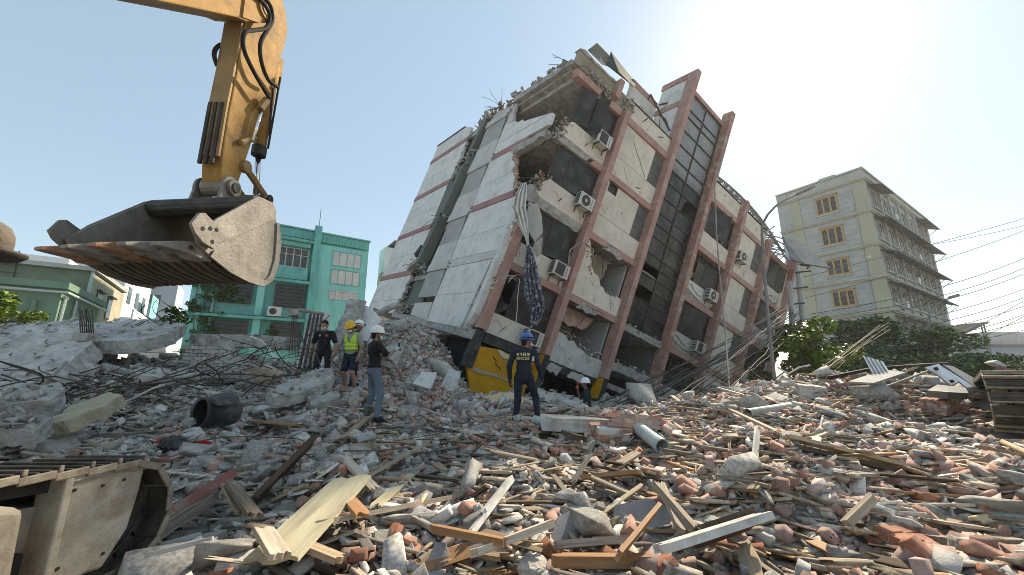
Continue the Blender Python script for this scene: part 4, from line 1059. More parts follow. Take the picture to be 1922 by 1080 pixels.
# --- pale apartment block on the right
Kp = _C + ray(1672, 587) * 38
RBd = thing('apartment_block', 'pale grey five storey apartment block with olive corner pilasters and dark awnings', 'building', (Kp.x, Kp.y, 0), R(33))
RBd_w, RBd_l = 26.0, 8.2
lbox('wall', MT['rb_wall'], RBd, (0.0, 0.0, 0), (RBd_w, RBd_l, 21.75))
lbox('parapet_wall', MT['rb_cream'], RBd, (.0, .0, 21.95), (RBd_w, RBd_l, 22.95))
lbox('roof_coping', MT['rb_cream'], RBd, (-.18, -.18, 22.96), (RBd_w + .1, RBd_l, 23.12))
for z in (7.6, 11.05, 14.5, 18.15, 21.8):
    lbox('cornice', MT['rb_olive'], RBd, (-.22, -.22, z - .12), (RBd_w + .1, RBd_l, z + .02))
    lbox('cornice', MT['rb_cream'], RBd, (-.32, -.32, z + .03), (RBd_w + .1, RBd_l, z + .17))
zz = [4.2, 7.6, 11.05, 14.5, 18.15, 21.8]
for i in range(5):
    z0, z1 = zz[i] + .18, zz[i + 1] - .13
    lbox('corner_pilaster', MT['rb_olive'], RBd, (-.06, -.06, z0), (.6, .95, z1))
    lbox('corner_pilaster', MT['rb_olive'], RBd, (-.06, 5.9, z0), (.5, 6.75, z1))
    for nb in range(5):   # rendered joints of the wall
        z = z0 + (z1 - z0) * (nb + 1) / 6
        lbox('wall_course', MT['rb_wall'], RBd, (-.025, 1.0, z - .26), (.1, 5.86, z + .24))
    zb, zt = (z0 + .72, z1 - .62)
    for (u0, u1, n) in ((2.38, 4.4, 3),):
        w = rw(RBd, 'y', u0, u1, zb, zt, n, (MT['rb_win'], [MT['rb_glass'], MT['rb_glass'], MT['rb_glass'], MT['win_dark']]), depth=-.03, frame=.16, rows=3, proud=.09)
        MB().box((-.2, u0 - .18, zb - .14), (-.0, u1 + .18, zb - .02)).build('sill', MT['rb_cream'], w, local=True)
        MB().box((-.18, u0 - .1, zt + .02), (-.0, u1 + .1, zt + .12)).build('lintel', MT['rb_win'], w, local=True)
    nW = 7
    for k in range(nW):
        u = 1.5 + k * 3.5
        w = rw(RBd, 'x', u, u + 2.1, zb, zt, 3, (MT['rb_cream'], [MT['rb_glass'], MT['rb_glass'], MT['win_dark'], MT['glass_curtain']]), depth=-.01, frame=.14, rows=2, proud=.08)
        MB().box((u - .2, -.22, zb - .16), (u + 2.3, -.0, zb - .03)).build('sill', MT['rb_cream'], w, local=True)
        if k < nW - 1:
            lbox('wall_pier', MT['rb_cream'], RBd, (u + 2.55, -.22, z0), (u + 2.95, .0, z1))
    spans = [(1.0, 13.0), (13.3, 25.6)] if i < 4 else [(1.0, 5.2), (18.5, 25.6)]
    for (x0, x1) in spans:
        m = MB(); za = z1 - .25
        n = int((x1 - x0) / .35)
        aw = MB().hexa([(x0, -1.2, za - .45), (x1, -1.2, za - .45), (x1, -.02, za), (x0, -.02, za), (x0, -1.2, za - .39), (x1, -1.2, za - .39), (x1, -.02, za + .06), (x0, -.02, za + .06)]).build('awning', MT['awning'], RBd, local=True)
        for q in range(n):
            xx = x0 + (q + .5) * (x1 - x0) / n
            MB().hexa([(xx - .05, -1.22, za - .39), (xx + .05, -1.22, za - .39), (xx + .05, -.02, za + .06), (xx - .05, -.02, za + .06), (xx - .03, -1.22, za - .355), (xx + .03, -1.22, za - .355), (xx + .03, -.02, za + .095), (xx - .03, -.02, za + .095)]).build('awning_rib', MT['awning'], aw, local=True)
        for q in range(int((x1 - x0) / 3) + 1):
            xx = min(x0 + q * 3 + .1, x1 - .1)
            MB().tube([(xx, -1.15, za - .46), (xx, -.05, za - 1.3)], .035, 4).build('awning_strut', MT['awning'], aw, local=True)
lbox('roof_tank_room', MT['rb_cream'], RBd, (9, 3, 23.13), (14, 7, 24.4))
lbox('number_plate', MT['white_trim'], RBd, (-.10, .55, 13.2), (-.065, 1.0, 13.45))
MB().tube([(-.06, 1.1, .5), (-.06, 1.1, 21)], .05, 5).build('drainpipe', MT['rb_cream'], RBd, local=True)
for (x_, z_) in ((4.0, 8.2), (11.2, 11.7), (14.6, 15.1), (21.5, 8.3), (7.6, 18.8)):
    lbox('wall_unit', MT['ac'], RBd, (x_, -.5, z_), (x_ + .9, -.02, z_ + .7))
lbox('roof_tank', MT['pipe_g'], RBd, (3.0, 3.0, 23.13), (4.6, 4.6, 24.6))
# --- teal building on the left
TEA = thing('teal_building', 'teal painted three storey building with stained ledges and barred windows', 'building', (-16.77, 32.61, 0), R(35))
lbox('wall', MT['teal_l'], TEA, (-8.3, .25, 0), (4.0, 9.0, 13.0))
lbox('stair_bay_wall', MT['teal_l'], TEA, (-.2, -.12, 0), (3.85, .24, 12.72))
lbox('parapet_wall', MT['teal'], TEA, (-3.95, .0, 12.95), (-.78, .3, 13.75))
lbox('parapet_wall', MT['teal'], TEA, (-.18, -.0, 12.95), (3.95, .3, 13.72))
lbox('parapet_wall', MT['teal'], TEA, (-8.3, .0, 12.9), (-4.0, .3, 13.7))
lbox('parapet_coping', MT['teal'], TEA, (-8.4, -.12, 13.78), (-.78, .4, 13.9)); lbox('parapet_coping', MT['teal'], TEA, (-.18, -.12, 13.75), (4.05, .4, 13.87))
for k in range(14): lbox('parapet_rib', MT['teal'], TEA, (.0 + k * .27, -.06, 12.95), (.10 + k * .27, -.002, 13.6))
lbox('pier', MT['teal'], TEA, (-.76, -.35, 0), (-.21, .24, 14.3))
lbox('pier', MT['teal_l'], TEA, (-4.35, -.28, 0), (-3.85, .24, 12.6))
lbox('pier', MT['teal_l'], TEA, (-8.35, -.28, 0), (-7.6, .24, 12.6))
for z in (12.55, 8.95, 5.75):
    lbox('ledge', MT['teal'], TEA, (-8.5, -.62, z), (-.78, .24, z + .22)); lbox('ledge_drip', MT['green_sheet'], TEA, (-8.5, -.66, z + .222), (-.78, -.3, z + .26))
lbox('window_box', MT['teal'], TEA, (-3.5, -.3, 9.2), (-.95, .24, 10.3)); lbox('window_box', MT['teal'], TEA, (-3.5, -.34, 12.15), (-.95, .24, 12.5))
w = rw(TEA, 'x', -3.25, -1.0, 10.38, 12.1, 4, (MT['white_trim'], MT['win_dark']), depth=.2, frame=.08, rows=1)
for i in range(4):
    x = -3.25 + .5625 * i
    MB().box((x + .04, .13, 11.45), (x + .52, .145, 11.5)).build('glazing_bar', MT['white_trim'], w, local=True)
for (z0, z1, nn) in ((10.95, 12.32, 4), (9.3, 10.65, 4)):
    rw(TEA, 'x', .85, 3.3, z0, z1, nn, (MT['teal'], [MT['glass_curtain'], MT['glass_curtain'], MT['w_lgrey']]), depth=-.13, frame=.05, rows=1, proud=.06)
rw(TEA, 'x', .9, 3.2, 7.95, 8.75, 4, (MT['white_trim'], MT['glass_curtain']), depth=-.13, frame=.12, rows=1, proud=.08)
def barred(x0, x1, z0, z1):
    o = MB().box((x0, -.02, z0), (x1, .245, z1)).build('barred_window', MT['win_dark'], TEA, local=True)
    n = int((x1 - x0) / .13)
    for k in range(n + 1):
        x = x0 + (x1 - x0) * k / n
        MB().box((x - .016, -.10, z0), (x + .016, -.07, z1)).build('bar', MT['frame'], o, local=True)
    for k in range(7):
        z = z0 + (z1 - z0) * k / 6
        MB().box((x0, -.068, z - .025), (x1, -.05, z + .025)).build('bar', MT['frame'], o, local=True)
for (x0, x1) in ((-6.75, -4.65), (-3.14, -.95)):
    barred(x0, x1, 6.95, 8.75); barred(x0, x1, 3.5, 5.55)
MB().tube([(-.95, .1, 5), (-.95, .1, 12.4)], .05, 6).build('drainpipe', MT['teal'], TEA, local=True)
MB().tube([(-8.0, -.3, 8.9), (-7.0, -.35, 7.2), (-7.0, -.35, 5)], .05, 6).build('drainpipe', MT['pipe'], TEA, local=True)
MB().tube([(-.45, 0, 14.3), (-.45, 0, 16.0)], .03, 5).build('roof_aerial', MT['lamp'], TEA, local=True)
t = thing('air_conditioner', 'old white air conditioner unit with round fan on the teal wall', 'air conditioner', TEA.location + Matrix.Rotation(R(35), 3, 'Z') @ Vector((-3.5, -.75, 6.05)), R(35))
MB().box((0, 0, 0), (.95, .4, .75)).build('casing', MT['ac'], t, local=True, bevel=.02)
mm_ = MB(); mm_.prism([(.36 + .26 * math.cos(q), -.004, .36 + .26 * math.sin(q)) for q in [2 * math.pi * i / 16 for i in range(16)]], (0, -.012, 0)); mm_.build('fan_grille', MT['ac_d'], t, local=True)
# white water tank and steel canopy behind its right end
tk = thing('roof_canopy', 'dark steel canopy on posts with pale tiled tank box, behind the teal building', 'canopy', (-11.6, 38.5, 0), R(35))
MB().box((-1.6, 0, 11.6), (.5, 2, 14.2)).build('tank_box', MT['whitew'], tk, local=True)
MB().hexa([(-1.0, -1, 14.6), (3.5, -1, 14.2), (3.5, 3, 14.2), (-1.0, 3, 14.6), (-1.0, -1, 14.75), (3.5, -1, 14.35), (3.5, 3, 14.35), (-1.0, 3, 14.75)]).build('canopy_roof', MT['awning'], tk, local=True)
for x in (.8, 2.0, 3.2):
    MB().tube([(x, -.6, 0), (x, -.6, 14.3)], .07, 5).build('post', MT['rebar'], tk, local=True)
for z in (9.5, 11.0, 12.4):
    MB().box((.6, -.65, z), (3.4, -.55, z + .12)).build('rail', MT['rebar'], tk, local=True)
MB().box((-1.6, .3, 0), (.5, 2, 11.5)).build('tank_wall', MT['beige'], tk, local=True)
MB().box((.5, 1.5, 0), (3.5, 3, 9.0)).build('rear_wall', MT['teal'], tk, local=True)
# --- sage green house, low front block
GL = thing('green_low_house', 'sage green flat roofed low house with blue drainpipes at left edge', 'house', (-25.56, 21.46, 0), R(35))
lbox('wall', MT['g_wall'], GL, (-12, 0, 0), (0, 7.5, 6.3)); lbox('roof_slab', MT['g_wall'], GL, (-12.3, -.35, 6.32), (.3, 7.7, 6.7))
MB().tube([(-12, -.42, 6.15), (.36, -.42, 6.1), (.40, 7.6, 6.05)], .07, 6).build('gutter_pipe', MT['pipe'], GL, local=True)
for x in (-3.4, -6.8): lbox('pilaster', MT['g_wall'], GL, (x - .1, -.1, 0), (x + .1, 0, 6.3))
MB().tube([(-.9, -.1, 5.6), (-.9, -.1, 4.2), (-1.1, -.12, 3.7), (-2.2, -.12, 3.4)], .11, 8).build('drainpipe', MT['g_wall'], GL, local=True)
for y in (.35, 2.2): MB().tube([(.1, y, 0), (.1, y, 6.0)], .08, 6).build('drainpipe', MT['pipe'], GL, local=True)
rw(GL, 'x', -2.5, -1.35, 3.7, 4.4, 3, (MT['frame'], MT['win_dark']), depth=-.01, frame=.05)
lbox('window_hood', MT['rb_olive'], GL, (-2.8, -.45, 4.6), (-1.0, -.01, 4.72))
# --- taller olive house behind with beige flank
GU = thing('olive_tall_house', 'dull olive house with beige side wall behind the low green house', 'house', (-29.31, 26.12, 0), R(35))
lbox('wall', MT['g_wall2'], GU, (-14, 0, 0), (-.02, 9, 8.55)); lbox('side_wall', MT['beige'], GU, (-.018, .02, 0), (.12, 9, 8.4)); lbox('roof_slab', MT['rb_cream'], GU, (-14, -.4, 8.57), (.3, 9.2, 8.85))
lbox('roof_box', MT['whitew'], GU, (-5, 1, 8.86), (-1.5, 5, 9.5))
rw(GU, 'x', -9.5, -6.0, 6.6, 7.4, 2, (MT['g_wall'], MT['win_dark']), depth=-.01, frame=.06)
MB().tube([(.05, -.15, 0), (.05, -.15, 8.6)], .10, 6).build('drainpipe', MT['pipe'], GU, local=True)
ld = MB()
for x in (-4.3, -3.2): ld.tube([(x, -.3, 5.0), (x - .2, -.3, 9.4)], .04, 4)
for k in range(8): ld.box((-4.3, -.34, 5.4 + k * .5), (-3.2, -.28, 5.45 + k * .5))
ld.build('ladder', MT['frame'], GU, local=True)
for (y0, y1, z0, z1) in ((1.4, 2.8, 6.3, 7.4), (4.4, 5.6, 5.8, 7.4)):
    f_ = MB().box((.121, y0, z0), (.17, y1, z1)).build('window', MT['frame'], GU, local=True)
    MB().box((.171, y0 + .1, z0 + .1), (.18, y1 - .1, z1 - .1)).build('pane', MT['win_dark'] if y0 > 3 else MT['whitew'], f_, local=True)
    MB().box((.122, y0 - .15, z1 + .05), (.4, y1 + .15, z1 + .15)).build('hood', MT['frame'], f_, local=True)
# --- white house and blue-grey block far behind
p_ = at(205, 600, 40)
WH = thing('white_house', 'narrow white two storey house with projecting balcony, seen past the beige wall', 'house', (p_.x, p_.y, 0), R(35))
lbox('wall', MT['whitew'], WH, (-4, 0, 0), (0, 14, 7.4)); lbox('upper_wall', MT['whitew'], WH, (-4, 0, 7.42), (.6, 14, 13.5)); lbox('balcony', MT['whitew'], WH, (-.0, .1, 7.05), (1.7, 13.5, 7.4)); lbox('balcony_wall', MT['whitew'], WH, (1.55, .1, 7.42), (1.7, 13.5, 8.3))
for y in (2, 6, 10):
    lbox('window', MT['win_dark'], WH, (.001, y, 4.2), (.06, y + 1.6, 6.4)); lbox('window', MT['win_dark'], WH, (.601, y, 9.2), (.66, y + 1.5, 11.0))
lbox('green_netting', MT['teal_l'], WH, (1.75, 8, 8.4), (1.8, 12.5, 11.2))
p_ = at(262, 600, 58)
GB = thing('grey_block', 'plain blue grey block with one small dark window under the bucket', 'building', (p_.x, p_.y, 0), R(35))
lbox('wall', MT['greyw'], GB, (-9, 0, 0), (3.6, 8, 15.5)); lbox('side_wall', MT['whitew'], GB, (3.61, 0, 0), (3.7, 8, 15.5)); lbox('lower_band', MT['w_grey'], GB, (-9, -.3, 0), (3.6, -.01, 8.2)); lbox('window', MT['win_dark'], GB, (.6, -.05, 12.0), (1.9, -.01, 13.4))
# --- far right: open shed roof and grey sheds
p_ = at(1790, 640, 60)
SHD = thing('open_shed', 'sloping corrugated shed roof on thin posts beyond the trees', 'shed', (p_.x, p_.y, 0), R(10))
MB().hexa([(0, 0, 6.6), (8.2, 0, 9.4), (8.2, 4, 9.4), (0, 4, 6.6), (0, 0, 6.75), (8.2, 0, 9.55), (8.2, 4, 9.55), (0, 4, 6.75)]).build('roof', MT['awning'], SHD, local=True)
for x in (.4, 3.0, 6.8, 7.4):
    MB().tube([(x, .3, 0), (x, .3, 6.6 + x * .34)], .1, 5).build('post', MT['lamp'], SHD, local=True)
for k in range(16):
    x = 8.2 * (k + .5) / 16
    MB().box((x - .06, -.02, 6.75 + x * .3415), (x + .06, 4, 6.82 + x * .3415)).build('roof_rib', MT['awning'], SHD, local=True)
p_ = at(1805, 660, 62)
SB = thing('grey_shed', 'long pale grey shed with shuttered openings at the right horizon', 'shed', (p_.x, p_.y + 3, 0), R(2))
lbox('wall', MT['greyw'], SB, (0, 0, 0), (26, 7, 5.9)); lbox('roof', MT['zinc_d'], SB, (-.4, -.6, 5.92), (26.5, 7.4, 6.2))
for k in range(6): lbox('shutter', MT['win_dark'] if k % 2 else MT['zinc_d'], SB, (1.5 + k * 4, -.06, 1.0), (4.2 + k * 4, -.01, 4.2))
lbox('tank', MT['whitew'], SB, (3.6, 2, 6.21), (5.0, 3.4, 7.5)); lbox('upper_block', MT['w_lgrey'], SB, (10, 1, 6.21), (20, 6, 8.4))

# ---------------------------------------------------------------- poles, lamps, cables
b_ = at(1455, 716, 13.6)
LP = thing('street_lamp', 'tall grey street lamp with curved arm standing before the tilted building', 'street lamp', (b_.x, b_.y, .3))
pts = [Vector((b_.x, b_.y, .3)), at(1452, 700, 13.6), at(1441, 590, 13.6), at(1433, 490, 13.6), at(1430, 440, 13.6), at(1432, 420, 13.6), at(1441, 403, 13.62), at(1455, 388, 13.65), at(1475, 375, 13.7), at(1494, 365, 13.75)]
MB().tube(pts, [.065, .065, .058, .052, .046, .042, .038, .036, .034, .034], 10).build('post', MT['lamp'], LP, smooth=True)
hd = MB(); q0, q1 = at(1492, 366, 13.75), at(1530, 350, 13.9); d = (q1 - q0)
pr_ = []
for t_, hw, hh in ((0, .04, .03), (.15, .08, .05), (.6, .09, .055), (.9, .07, .04), (1, .03, .02)):
    c_ = q0 + d * t_
    pr_.append([c_ + Vector((0, sx * hw, sz * hh)) for sx, sz in ((-1, -1), (1, -1), (1, .6), (-1, .6))])
V8 = [p for r_ in pr_ for p in r_]
hd.add(V8, [(i * 4 + j, i * 4 + (j + 1) % 4, i * 4 + 4 + (j + 1) % 4, i * 4 + 4 + j) for i in range(4) for j in range(4)] + [(3, 2, 1, 0), (16, 17, 18, 19)])
hd.build('lamp_head', MT['lamp'], LP, smooth=True)
def upole(name, label, u, v0, v1, y, r, lean=0.0, mat='pole'):
    p0, p1 = at(u, v0, y), at(u + lean, v1, y)
    p0 = Vector((p0.x, p0.y, 0.0 if p0.z < 1.5 else p0.z))
    t = thing(name, label, 'utility pole', (p0.x, p0.y, p0.z))
    MB().tube([p0, p1], [r, r * .8], 10).build('post', MT[mat], t, smooth=True)
    return t
up1 = upole('utility_pole', 'leaning concrete utility pole wrapped in cables right of the tilted building', 1516, 690, 498, 23.5, .16, -20)
for k in range(3):
    a, b2 = at(1502 - 6 * k, 512 + 30 * k, 23.4), at(1513 - 6 * k, 509 + 30 * k, 23.2)
    MB().tube([a + Vector((-.3, 0, 0)), b2 + Vector((.3, 0, 0))], .05, 5).build('cross_arm', MT['rebar'], up1)
MB().tube([at(1507, 600, 23.1), at(1512, 622, 23.1)], .34, 8).build('splice_box', MT['zinc_d'], up1)
upole('utility_pole', 'shorter broken concrete pole beside the leaning cable pole', 1492, 690, 528, 22.6, .17, -10)
fl = thing('street_lamp', 'thin distant street lamp in front of the awnings of the apartment block', 'street lamp', at(1748, 660, 34))
MB().tube([at(1748, 680, 34), at(1744, 590, 34), at(1752, 575, 34), at(1775, 562, 34), at(1797, 556, 34)], [.1, .08, .06, .05, .05], 6).build('post', MT['lamp'], fl, smooth=True)
MB().tube([at(1782, 559, 34), at(1799, 554, 34)], .12, 6).build('lamp_head', MT['lamp'], fl)
def sagline(p0, p1, sag, n=14):
    return [p0.lerp(p1, i / (n - 1)) - Vector((0, 0, sag * 4 * (i / (n - 1)) * (1 - i / (n - 1)))) for i in range(n)]
wires = [(1510, 520, 23, 1930, 408, 34, .1), (1745, 460, 36, 1930, 422, 36, .1), (1510, 560, 23, 1930, 430, 33, .3), (1520, 590, 23, 1930, 482, 30, .5), (1520, 598, 23, 1930, 500, 30, .6), (1520, 606, 23, 1930, 511, 30, .6), (1520, 640, 23, 1930, 540, 30, .4), (1520, 645, 23, 1930, 556, 30, .5), (1530, 650, 23, 1930, 572, 30, .5), (1530, 655, 23, 1930, 588, 28, .6), (1530, 660, 23, 1930, 600, 28, .5), (1530, 665, 23, 1930, 618, 28, .4), (1780, 640, 30, 1930, 560, 30, .1), (1800, 650, 30, 1930, 590, 26, .1)]
for i, (u0, v0, y0, u1, v1, y1, sg) in enumerate(wires):
    P = sagline(at(u0, v0, y0), at(u1, v1, y1), sg)
    tag(MB().tube(P, .02, 4).build('overhead_wire', MT['cable'], origin=P[0]), 'thin overhead wire strung across the pale sky on the right', 'wire', 'overhead wires across the right sky')
cb = [(1480, 572), (1500, 585), (1496, 600), (1488, 592), (1505, 575)]
rr = random.Random(3)
for i in range(20):
    s0 = at(1478 + rr.uniform(0, 30), 570 + rr.uniform(-8, 40), rr.uniform(20.5, 22.5))
    e0 = at(1150 + rr.uniform(-25, 170), 768 + rr.uniform(-14, 16), rr.uniform(10.2, 11.8))
    md = s0.lerp(e0, .5) + Vector((0, 0, -rr.uniform(.0, .55)))
    P = [s0 * (1 - t) ** 2 + md * 2 * t * (1 - t) + e0 * t * t + Vector((rr.gauss(0, .02), 0, rr.gauss(0, .02))) for t in [k / 15 for k in range(16)]]
    tag(MB().tube(P, rr.uniform(.012, .026), 5).build('fallen_cable', MT['cable'], origin=P[-1]), 'grey cable of the fallen bundle slanting from pole to rubble before the facade', 'cable', 'fallen cable bundle in front of the facade')
for i in range(6):
    s0 = at(1662 + rr.uniform(-12, 10), 612 + rr.uniform(-6, 8), 14.5 + rr.uniform(-.4, .4)); e0 = at(1535 + rr.uniform(-25, 20), 712 + rr.uniform(-6, 6), 11.2 + rr.uniform(-.5, .5))
    P = sagline(s0, e0, rr.uniform(-.12, .12), 8)
    tag(MB().tube(P, rr.uniform(.008, .014), 5).build('fallen_cable', MT['rebar'], origin=P[-1]), 'brown cable of the sloping bundle before the right hand trees', 'cable', 'brown cable bundle before the trees')
vw = [at(1340, 140, 15.5), at(1343, 300, 15.6), at(1348, 480, 15.4), at(1358, 600, 14.8), at(1366, 690, 13), at(1370, 740, 12)]
for i, (du, lb) in enumerate(((0, 'pale cable hanging down the facade right of the glass tower'), )):
    P = [v + Vector((du * .01, 0, 0)) for v in vw]
    tag(MB().tube([at(1358, 282, 16)] + [at(1341, 345, 15.8), at(1345, 440, 15.6), at(1352, 530, 15.2), at(1362, 630, 14), at(1369, 735, 12)], .028, 6).build('hanging_cable', MT['cable_pale'], origin=P[-1]), lb, 'cable')
bw = [at(1066, 500, 15.4), at(1070, 470, 15.3), at(1085, 458, 15.3), at(1098, 457, 15.4), at(1107, 464, 15.5), at(1114, 470, 15.6), at(1112, 482, 15.6)]
tag(MB().tube(bw, .035, 6).build('bent_conduit', MT['cable_pale'], origin=bw[0]), 'bent pale conduit sticking out over the first terracotta pilaster', 'conduit')
# collapsed lattice truss along the roof
TRS = thing('steel_truss', 'collapsed grey steel lattice truss lying along the right part of the roof', 'truss', F(8, 13.4, 1))
def chord(i, t):
    q = F(7.8 + 11.5 * t, 13.9 + .8 * math.sin(t * 2.2) - 1.2 * t * t, .6)
    off = [(0, 0), (.9, .15), (.45, .8)][i]
    return q + BC * off[0] + BB * off[1]
tr = MB()
for i in range(3): MB().tube([chord(i, t / 16) for t in range(17)], .06, 5).build('chord', MT['lamp'], TRS)
for t in range(16):
    for i in range(3):
        MB().tube([chord(i, t / 16), chord((i + 1) % 3, (t + 1) / 16)], .036, 4).build('lacing_bar', MT['lamp'], TRS)
        MB().tube([chord(i, t / 16), chord((i + 1) % 3, t / 16)], .036, 4).build('lacing_bar', MT['lamp'], TRS)
for k in range(14):
    x = rr.uniform(11.5, 18.5)
    P = [F(x, 13.3 + rr.uniform(-.2, .3), rr.uniform(-.4, 1)), F(x + rr.uniform(.5, 2.5), 13.4 + rr.uniform(-.6, .9), rr.uniform(-.5, 1))]
    MB().tube(P, .045, 4).build('bent_bar', MT['lamp'], TRS)
k8 = lambda x, y, d: at(1400 + x / 3, 300 + y / 3, d)
sh = thing('roof_sheet', 'grey metal roof sheet hanging off the far end of the tilted roof', 'metal sheet', k8(300, 560, 25))
MB().prism([k8(205, 430, 25.5), k8(330, 475, 26.5), k8(475, 610, 25.0), k8(330, 585, 24.2), k8(260, 560, 24.2)], (.02, .1, -.04)).build('sheet', MT['zinc_d'], sh)
MB().prism([k8(205, 430, 25.5), k8(260, 560, 24.2), k8(240, 575, 24.6), k8(215, 500, 25.4)], (.05, .05, 0)).build('folded_edge', MT['zinc'], sh)
MB().tube([k8(300, 590, 24.3), k8(355, 600, 24.6), k8(345, 615, 24.7)], .06, 5).build('torn_strip', MT['dark'], sh)
sh2 = [k8(115, 410, 21.5), k8(160, 375, 21.6)]
tag(MB().tube(sh2, .04, 4).build('bright_strip', MT['zinc'], origin=sh2[0]), 'short bright metal strip sticking out under the collapsed truss', 'metal strip')
# ---------------------------------------------------------------- trees and plants
LEAF = (np.array([(-.5, 0, 0), (0, -.28, .06), (.5, 0, 0), (0, .28, .06)]), np.array([(0, 1, 2), (0, 2, 3)]))
def leaves(centres, radii, n, size, squash=.75, hollow=.35):
    C_ = np.array(centres); r_ = np.array(radii)
    k = rng.choice(len(C_), n, p=(r_ ** 2) / (r_ ** 2).sum())
    d = rng.normal(0, 1, (n, 3)); d /= np.linalg.norm(d, axis=1)[:, None]
    q = rng.uniform(hollow, 1, n) ** .5
    P = C_[k] + d * (r_[k] * q)[:, None] * np.array([1, 1, squash])
    s = size * rng.uniform(.55, 1.4, n)
    return scatter([LEAF], P, np.stack([s, s, s], 1), rng.uniform(-.9, .9, n), rng.uniform(-.9, .9, n), rng.uniform(0, 6.28, n))
def tree(label, base, h, spread, n, size, mat, seed, name='leafy_tree', lob=22, squash=.75, low=.25):
    r = random.Random(seed)
    t = thing(name, label, 'tree', base)
    b = Vector(base)
    tr = MB(); top = b + Vector((r.uniform(-.3, .3), r.uniform(-.3, .3), h * .72))
    tr.tube([b, b.lerp(top, .35) + Vector((r.uniform(-.15, .15), 0, 0)), b.lerp(top, .7), top], [.03 * h, .024 * h, .016 * h, .006 * h], 8)
    cen, rad = [], []
    for k in range(lob):
        a = r.uniform(0, 6.28); q = math.sqrt(r.random())
        z = low + (1 - low) * r.random()
        wz = math.sin(math.pi * min(1, .18 + .82 * z)) ** .6
        c = b + Vector((math.cos(a) * q * spread * wz, math.sin(a) * q * spread * wz, h * z * .95))
        cen.append(tuple(c)); rad.append(r.uniform(.16, .32) * spread)
        if k % 2 == 0:
            st = b.lerp(top, max(.25, min(.95, z - .15)))
            tr.tube([st, st.lerp(c, .5) + Vector((0, 0, .1)), c], [.010 * h, .007 * h, .003 * h], 5)
    tr.build('trunk', MT['bark'], t)
    V, Fc = leaves(cen, rad, n, size, squash)
    V = V - np.array(base)
    np_obj('crown', V, Fc, mat, parent=t)
    return t
def tbase(u, y): 
    p = at(u, 690, y); return (p.x, p.y, 0)
tree('bright green broad leaved small tree behind the street lamp post', tbase(1545, 17.5), 4.1, 1.9, 2600, .30, MT['leaf_y'], 1, lob=16)
tree('darker leafy tree at the foot of the leaning cable pole', tbase(1490, 19.5), 3.9, 2.0, 3000, .26, MT['leaf'], 2, lob=16)
tree('dense dark green tree directly under the apartment block corner', tbase(1655, 27), 5.2, 4.2, 6200, .30, MT['leaf_d'], 3, lob=26, squash=.6)
tree('dense dark green tree under the long awning side of the apartment block', tbase(1750, 27), 4.5, 3.8, 6000, .30, MT['leaf'], 4, lob=24, squash=.6)
tree('dark green spreading tree between leaning pole and apartment block', tbase(1590, 29), 5.4, 3.6, 4800, .30, MT['leaf_d'], 5, lob=24, squash=.6)
tree('low olive green tree at the far right edge', tbase(1890, 24), 1.8, 3.4, 5000, .26, MT['leaf'], 6, lob=24, squash=.5)
tree('dark tangled tree beside the sloping shed roof', tbase(1815, 25), 2.6, 2.6, 4500, .26, MT['leaf_d'], 7, lob=22, squash=.5)
tree('bushy yellow green shrub against the low green house at left edge', (at(5, 600, 17).x - .8, 17, 2.2), 3.4, 1.9, 3600, .22, MT['leaf_y'], 8, name='leafy_shrub', lob=18)
# creeper on the teal building
cv = thing('creeper_plant', 'green creeper climbing the left pier of the teal building', 'plant', TEA.location, R(35))
r = random.Random(5); cen, rad = [], []
st = MB()
for k in range(60):
    z = r.uniform(1.5, 9.0); x = -7.9 + r.gauss(0, .28) + .9 * (r.random() < .35) + .12 * math.sin(z * 2)
    if r.random() < .3: x, z = -6.2 + r.gauss(0, .5), 8.0 + r.uniform(-1.2, .5)
    cen.append((x, -.5, z)); rad.append(r.uniform(.15, .4))
for k in range(5):
    st.tube([(-8 + k * .3, -.36, 1), (-7.8 + k * .2, -.36, 4), (-8.1 + k * .35, -.36, 9)], .02, 4)
st.build('stem', MT['bark'], cv, local=True)
V, Fc = leaves(cen, rad, 3600, .17); np_obj('foliage', V, Fc, MT['leaf_d'], parent=cv)
cv2 = thing('creeper_plant', 'small green creeper hanging between the two lower barred windows of the teal building', 'plant', TEA.location, R(35))
V, Fc = leaves([(-3.6 + .2 * k, -.45, 5.2 - .35 * abs(k - 3)) for k in range(7)], [.25] * 7, 500, .15); np_obj('foliage', V, Fc, MT['leaf_d'], parent=cv2)
wd = thing('dark_weed', 'dark leafy weed sprouting among bent rebar on the concrete slab at left', 'plant', at(335, 598, 10.5))
V, Fc = leaves([tuple(at(u, v, 10.5) - wd.location) for u, v in ((322, 582), (330, 590), (338, 586), (345, 596), (352, 600), (326, 598), (315, 600))], [.16] * 7, 260, .13); np_obj('foliage', V, Fc, MT['leaf_d'], parent=wd)
MB().tube([at(335, 606, 10.5), at(330, 592, 10.5), at(322, 580, 10.5)], .012, 4).build('stem', MT['bark'], wd)
# dark undergrowth mass behind the right heap
V, Fc = leaves([tuple(at(u, v, y)) for u, v, y in [(1560 + 26 * k, 690 - 10 * rnd.random(), 20 + 3 * rnd.random()) for k in range(14)]], [.9] * 14, 5000, .24, .6)
stuff(np_obj('undergrowth', V, Fc, MT['leaf_d']), 'dark undergrowth below the trees behind the right rubble heap', 'undergrowth')
# ---------------------------------------------------------------- excavator on the left
XC = -4.45
EX = thing('excavator', 'yellow excavator with raised arm and rusty toothed bucket reaching in from left', 'excavator', (XC, -1.0, 0.2))
def xpoly(name, mat, yz, x0, x1, parent=EX, bevel=0):
    m = MB(); m.prism([(x0, y, z) for y, z in yz], (x1 - x0, 0, 0)); return m.build(name, mat, parent, bevel=bevel)
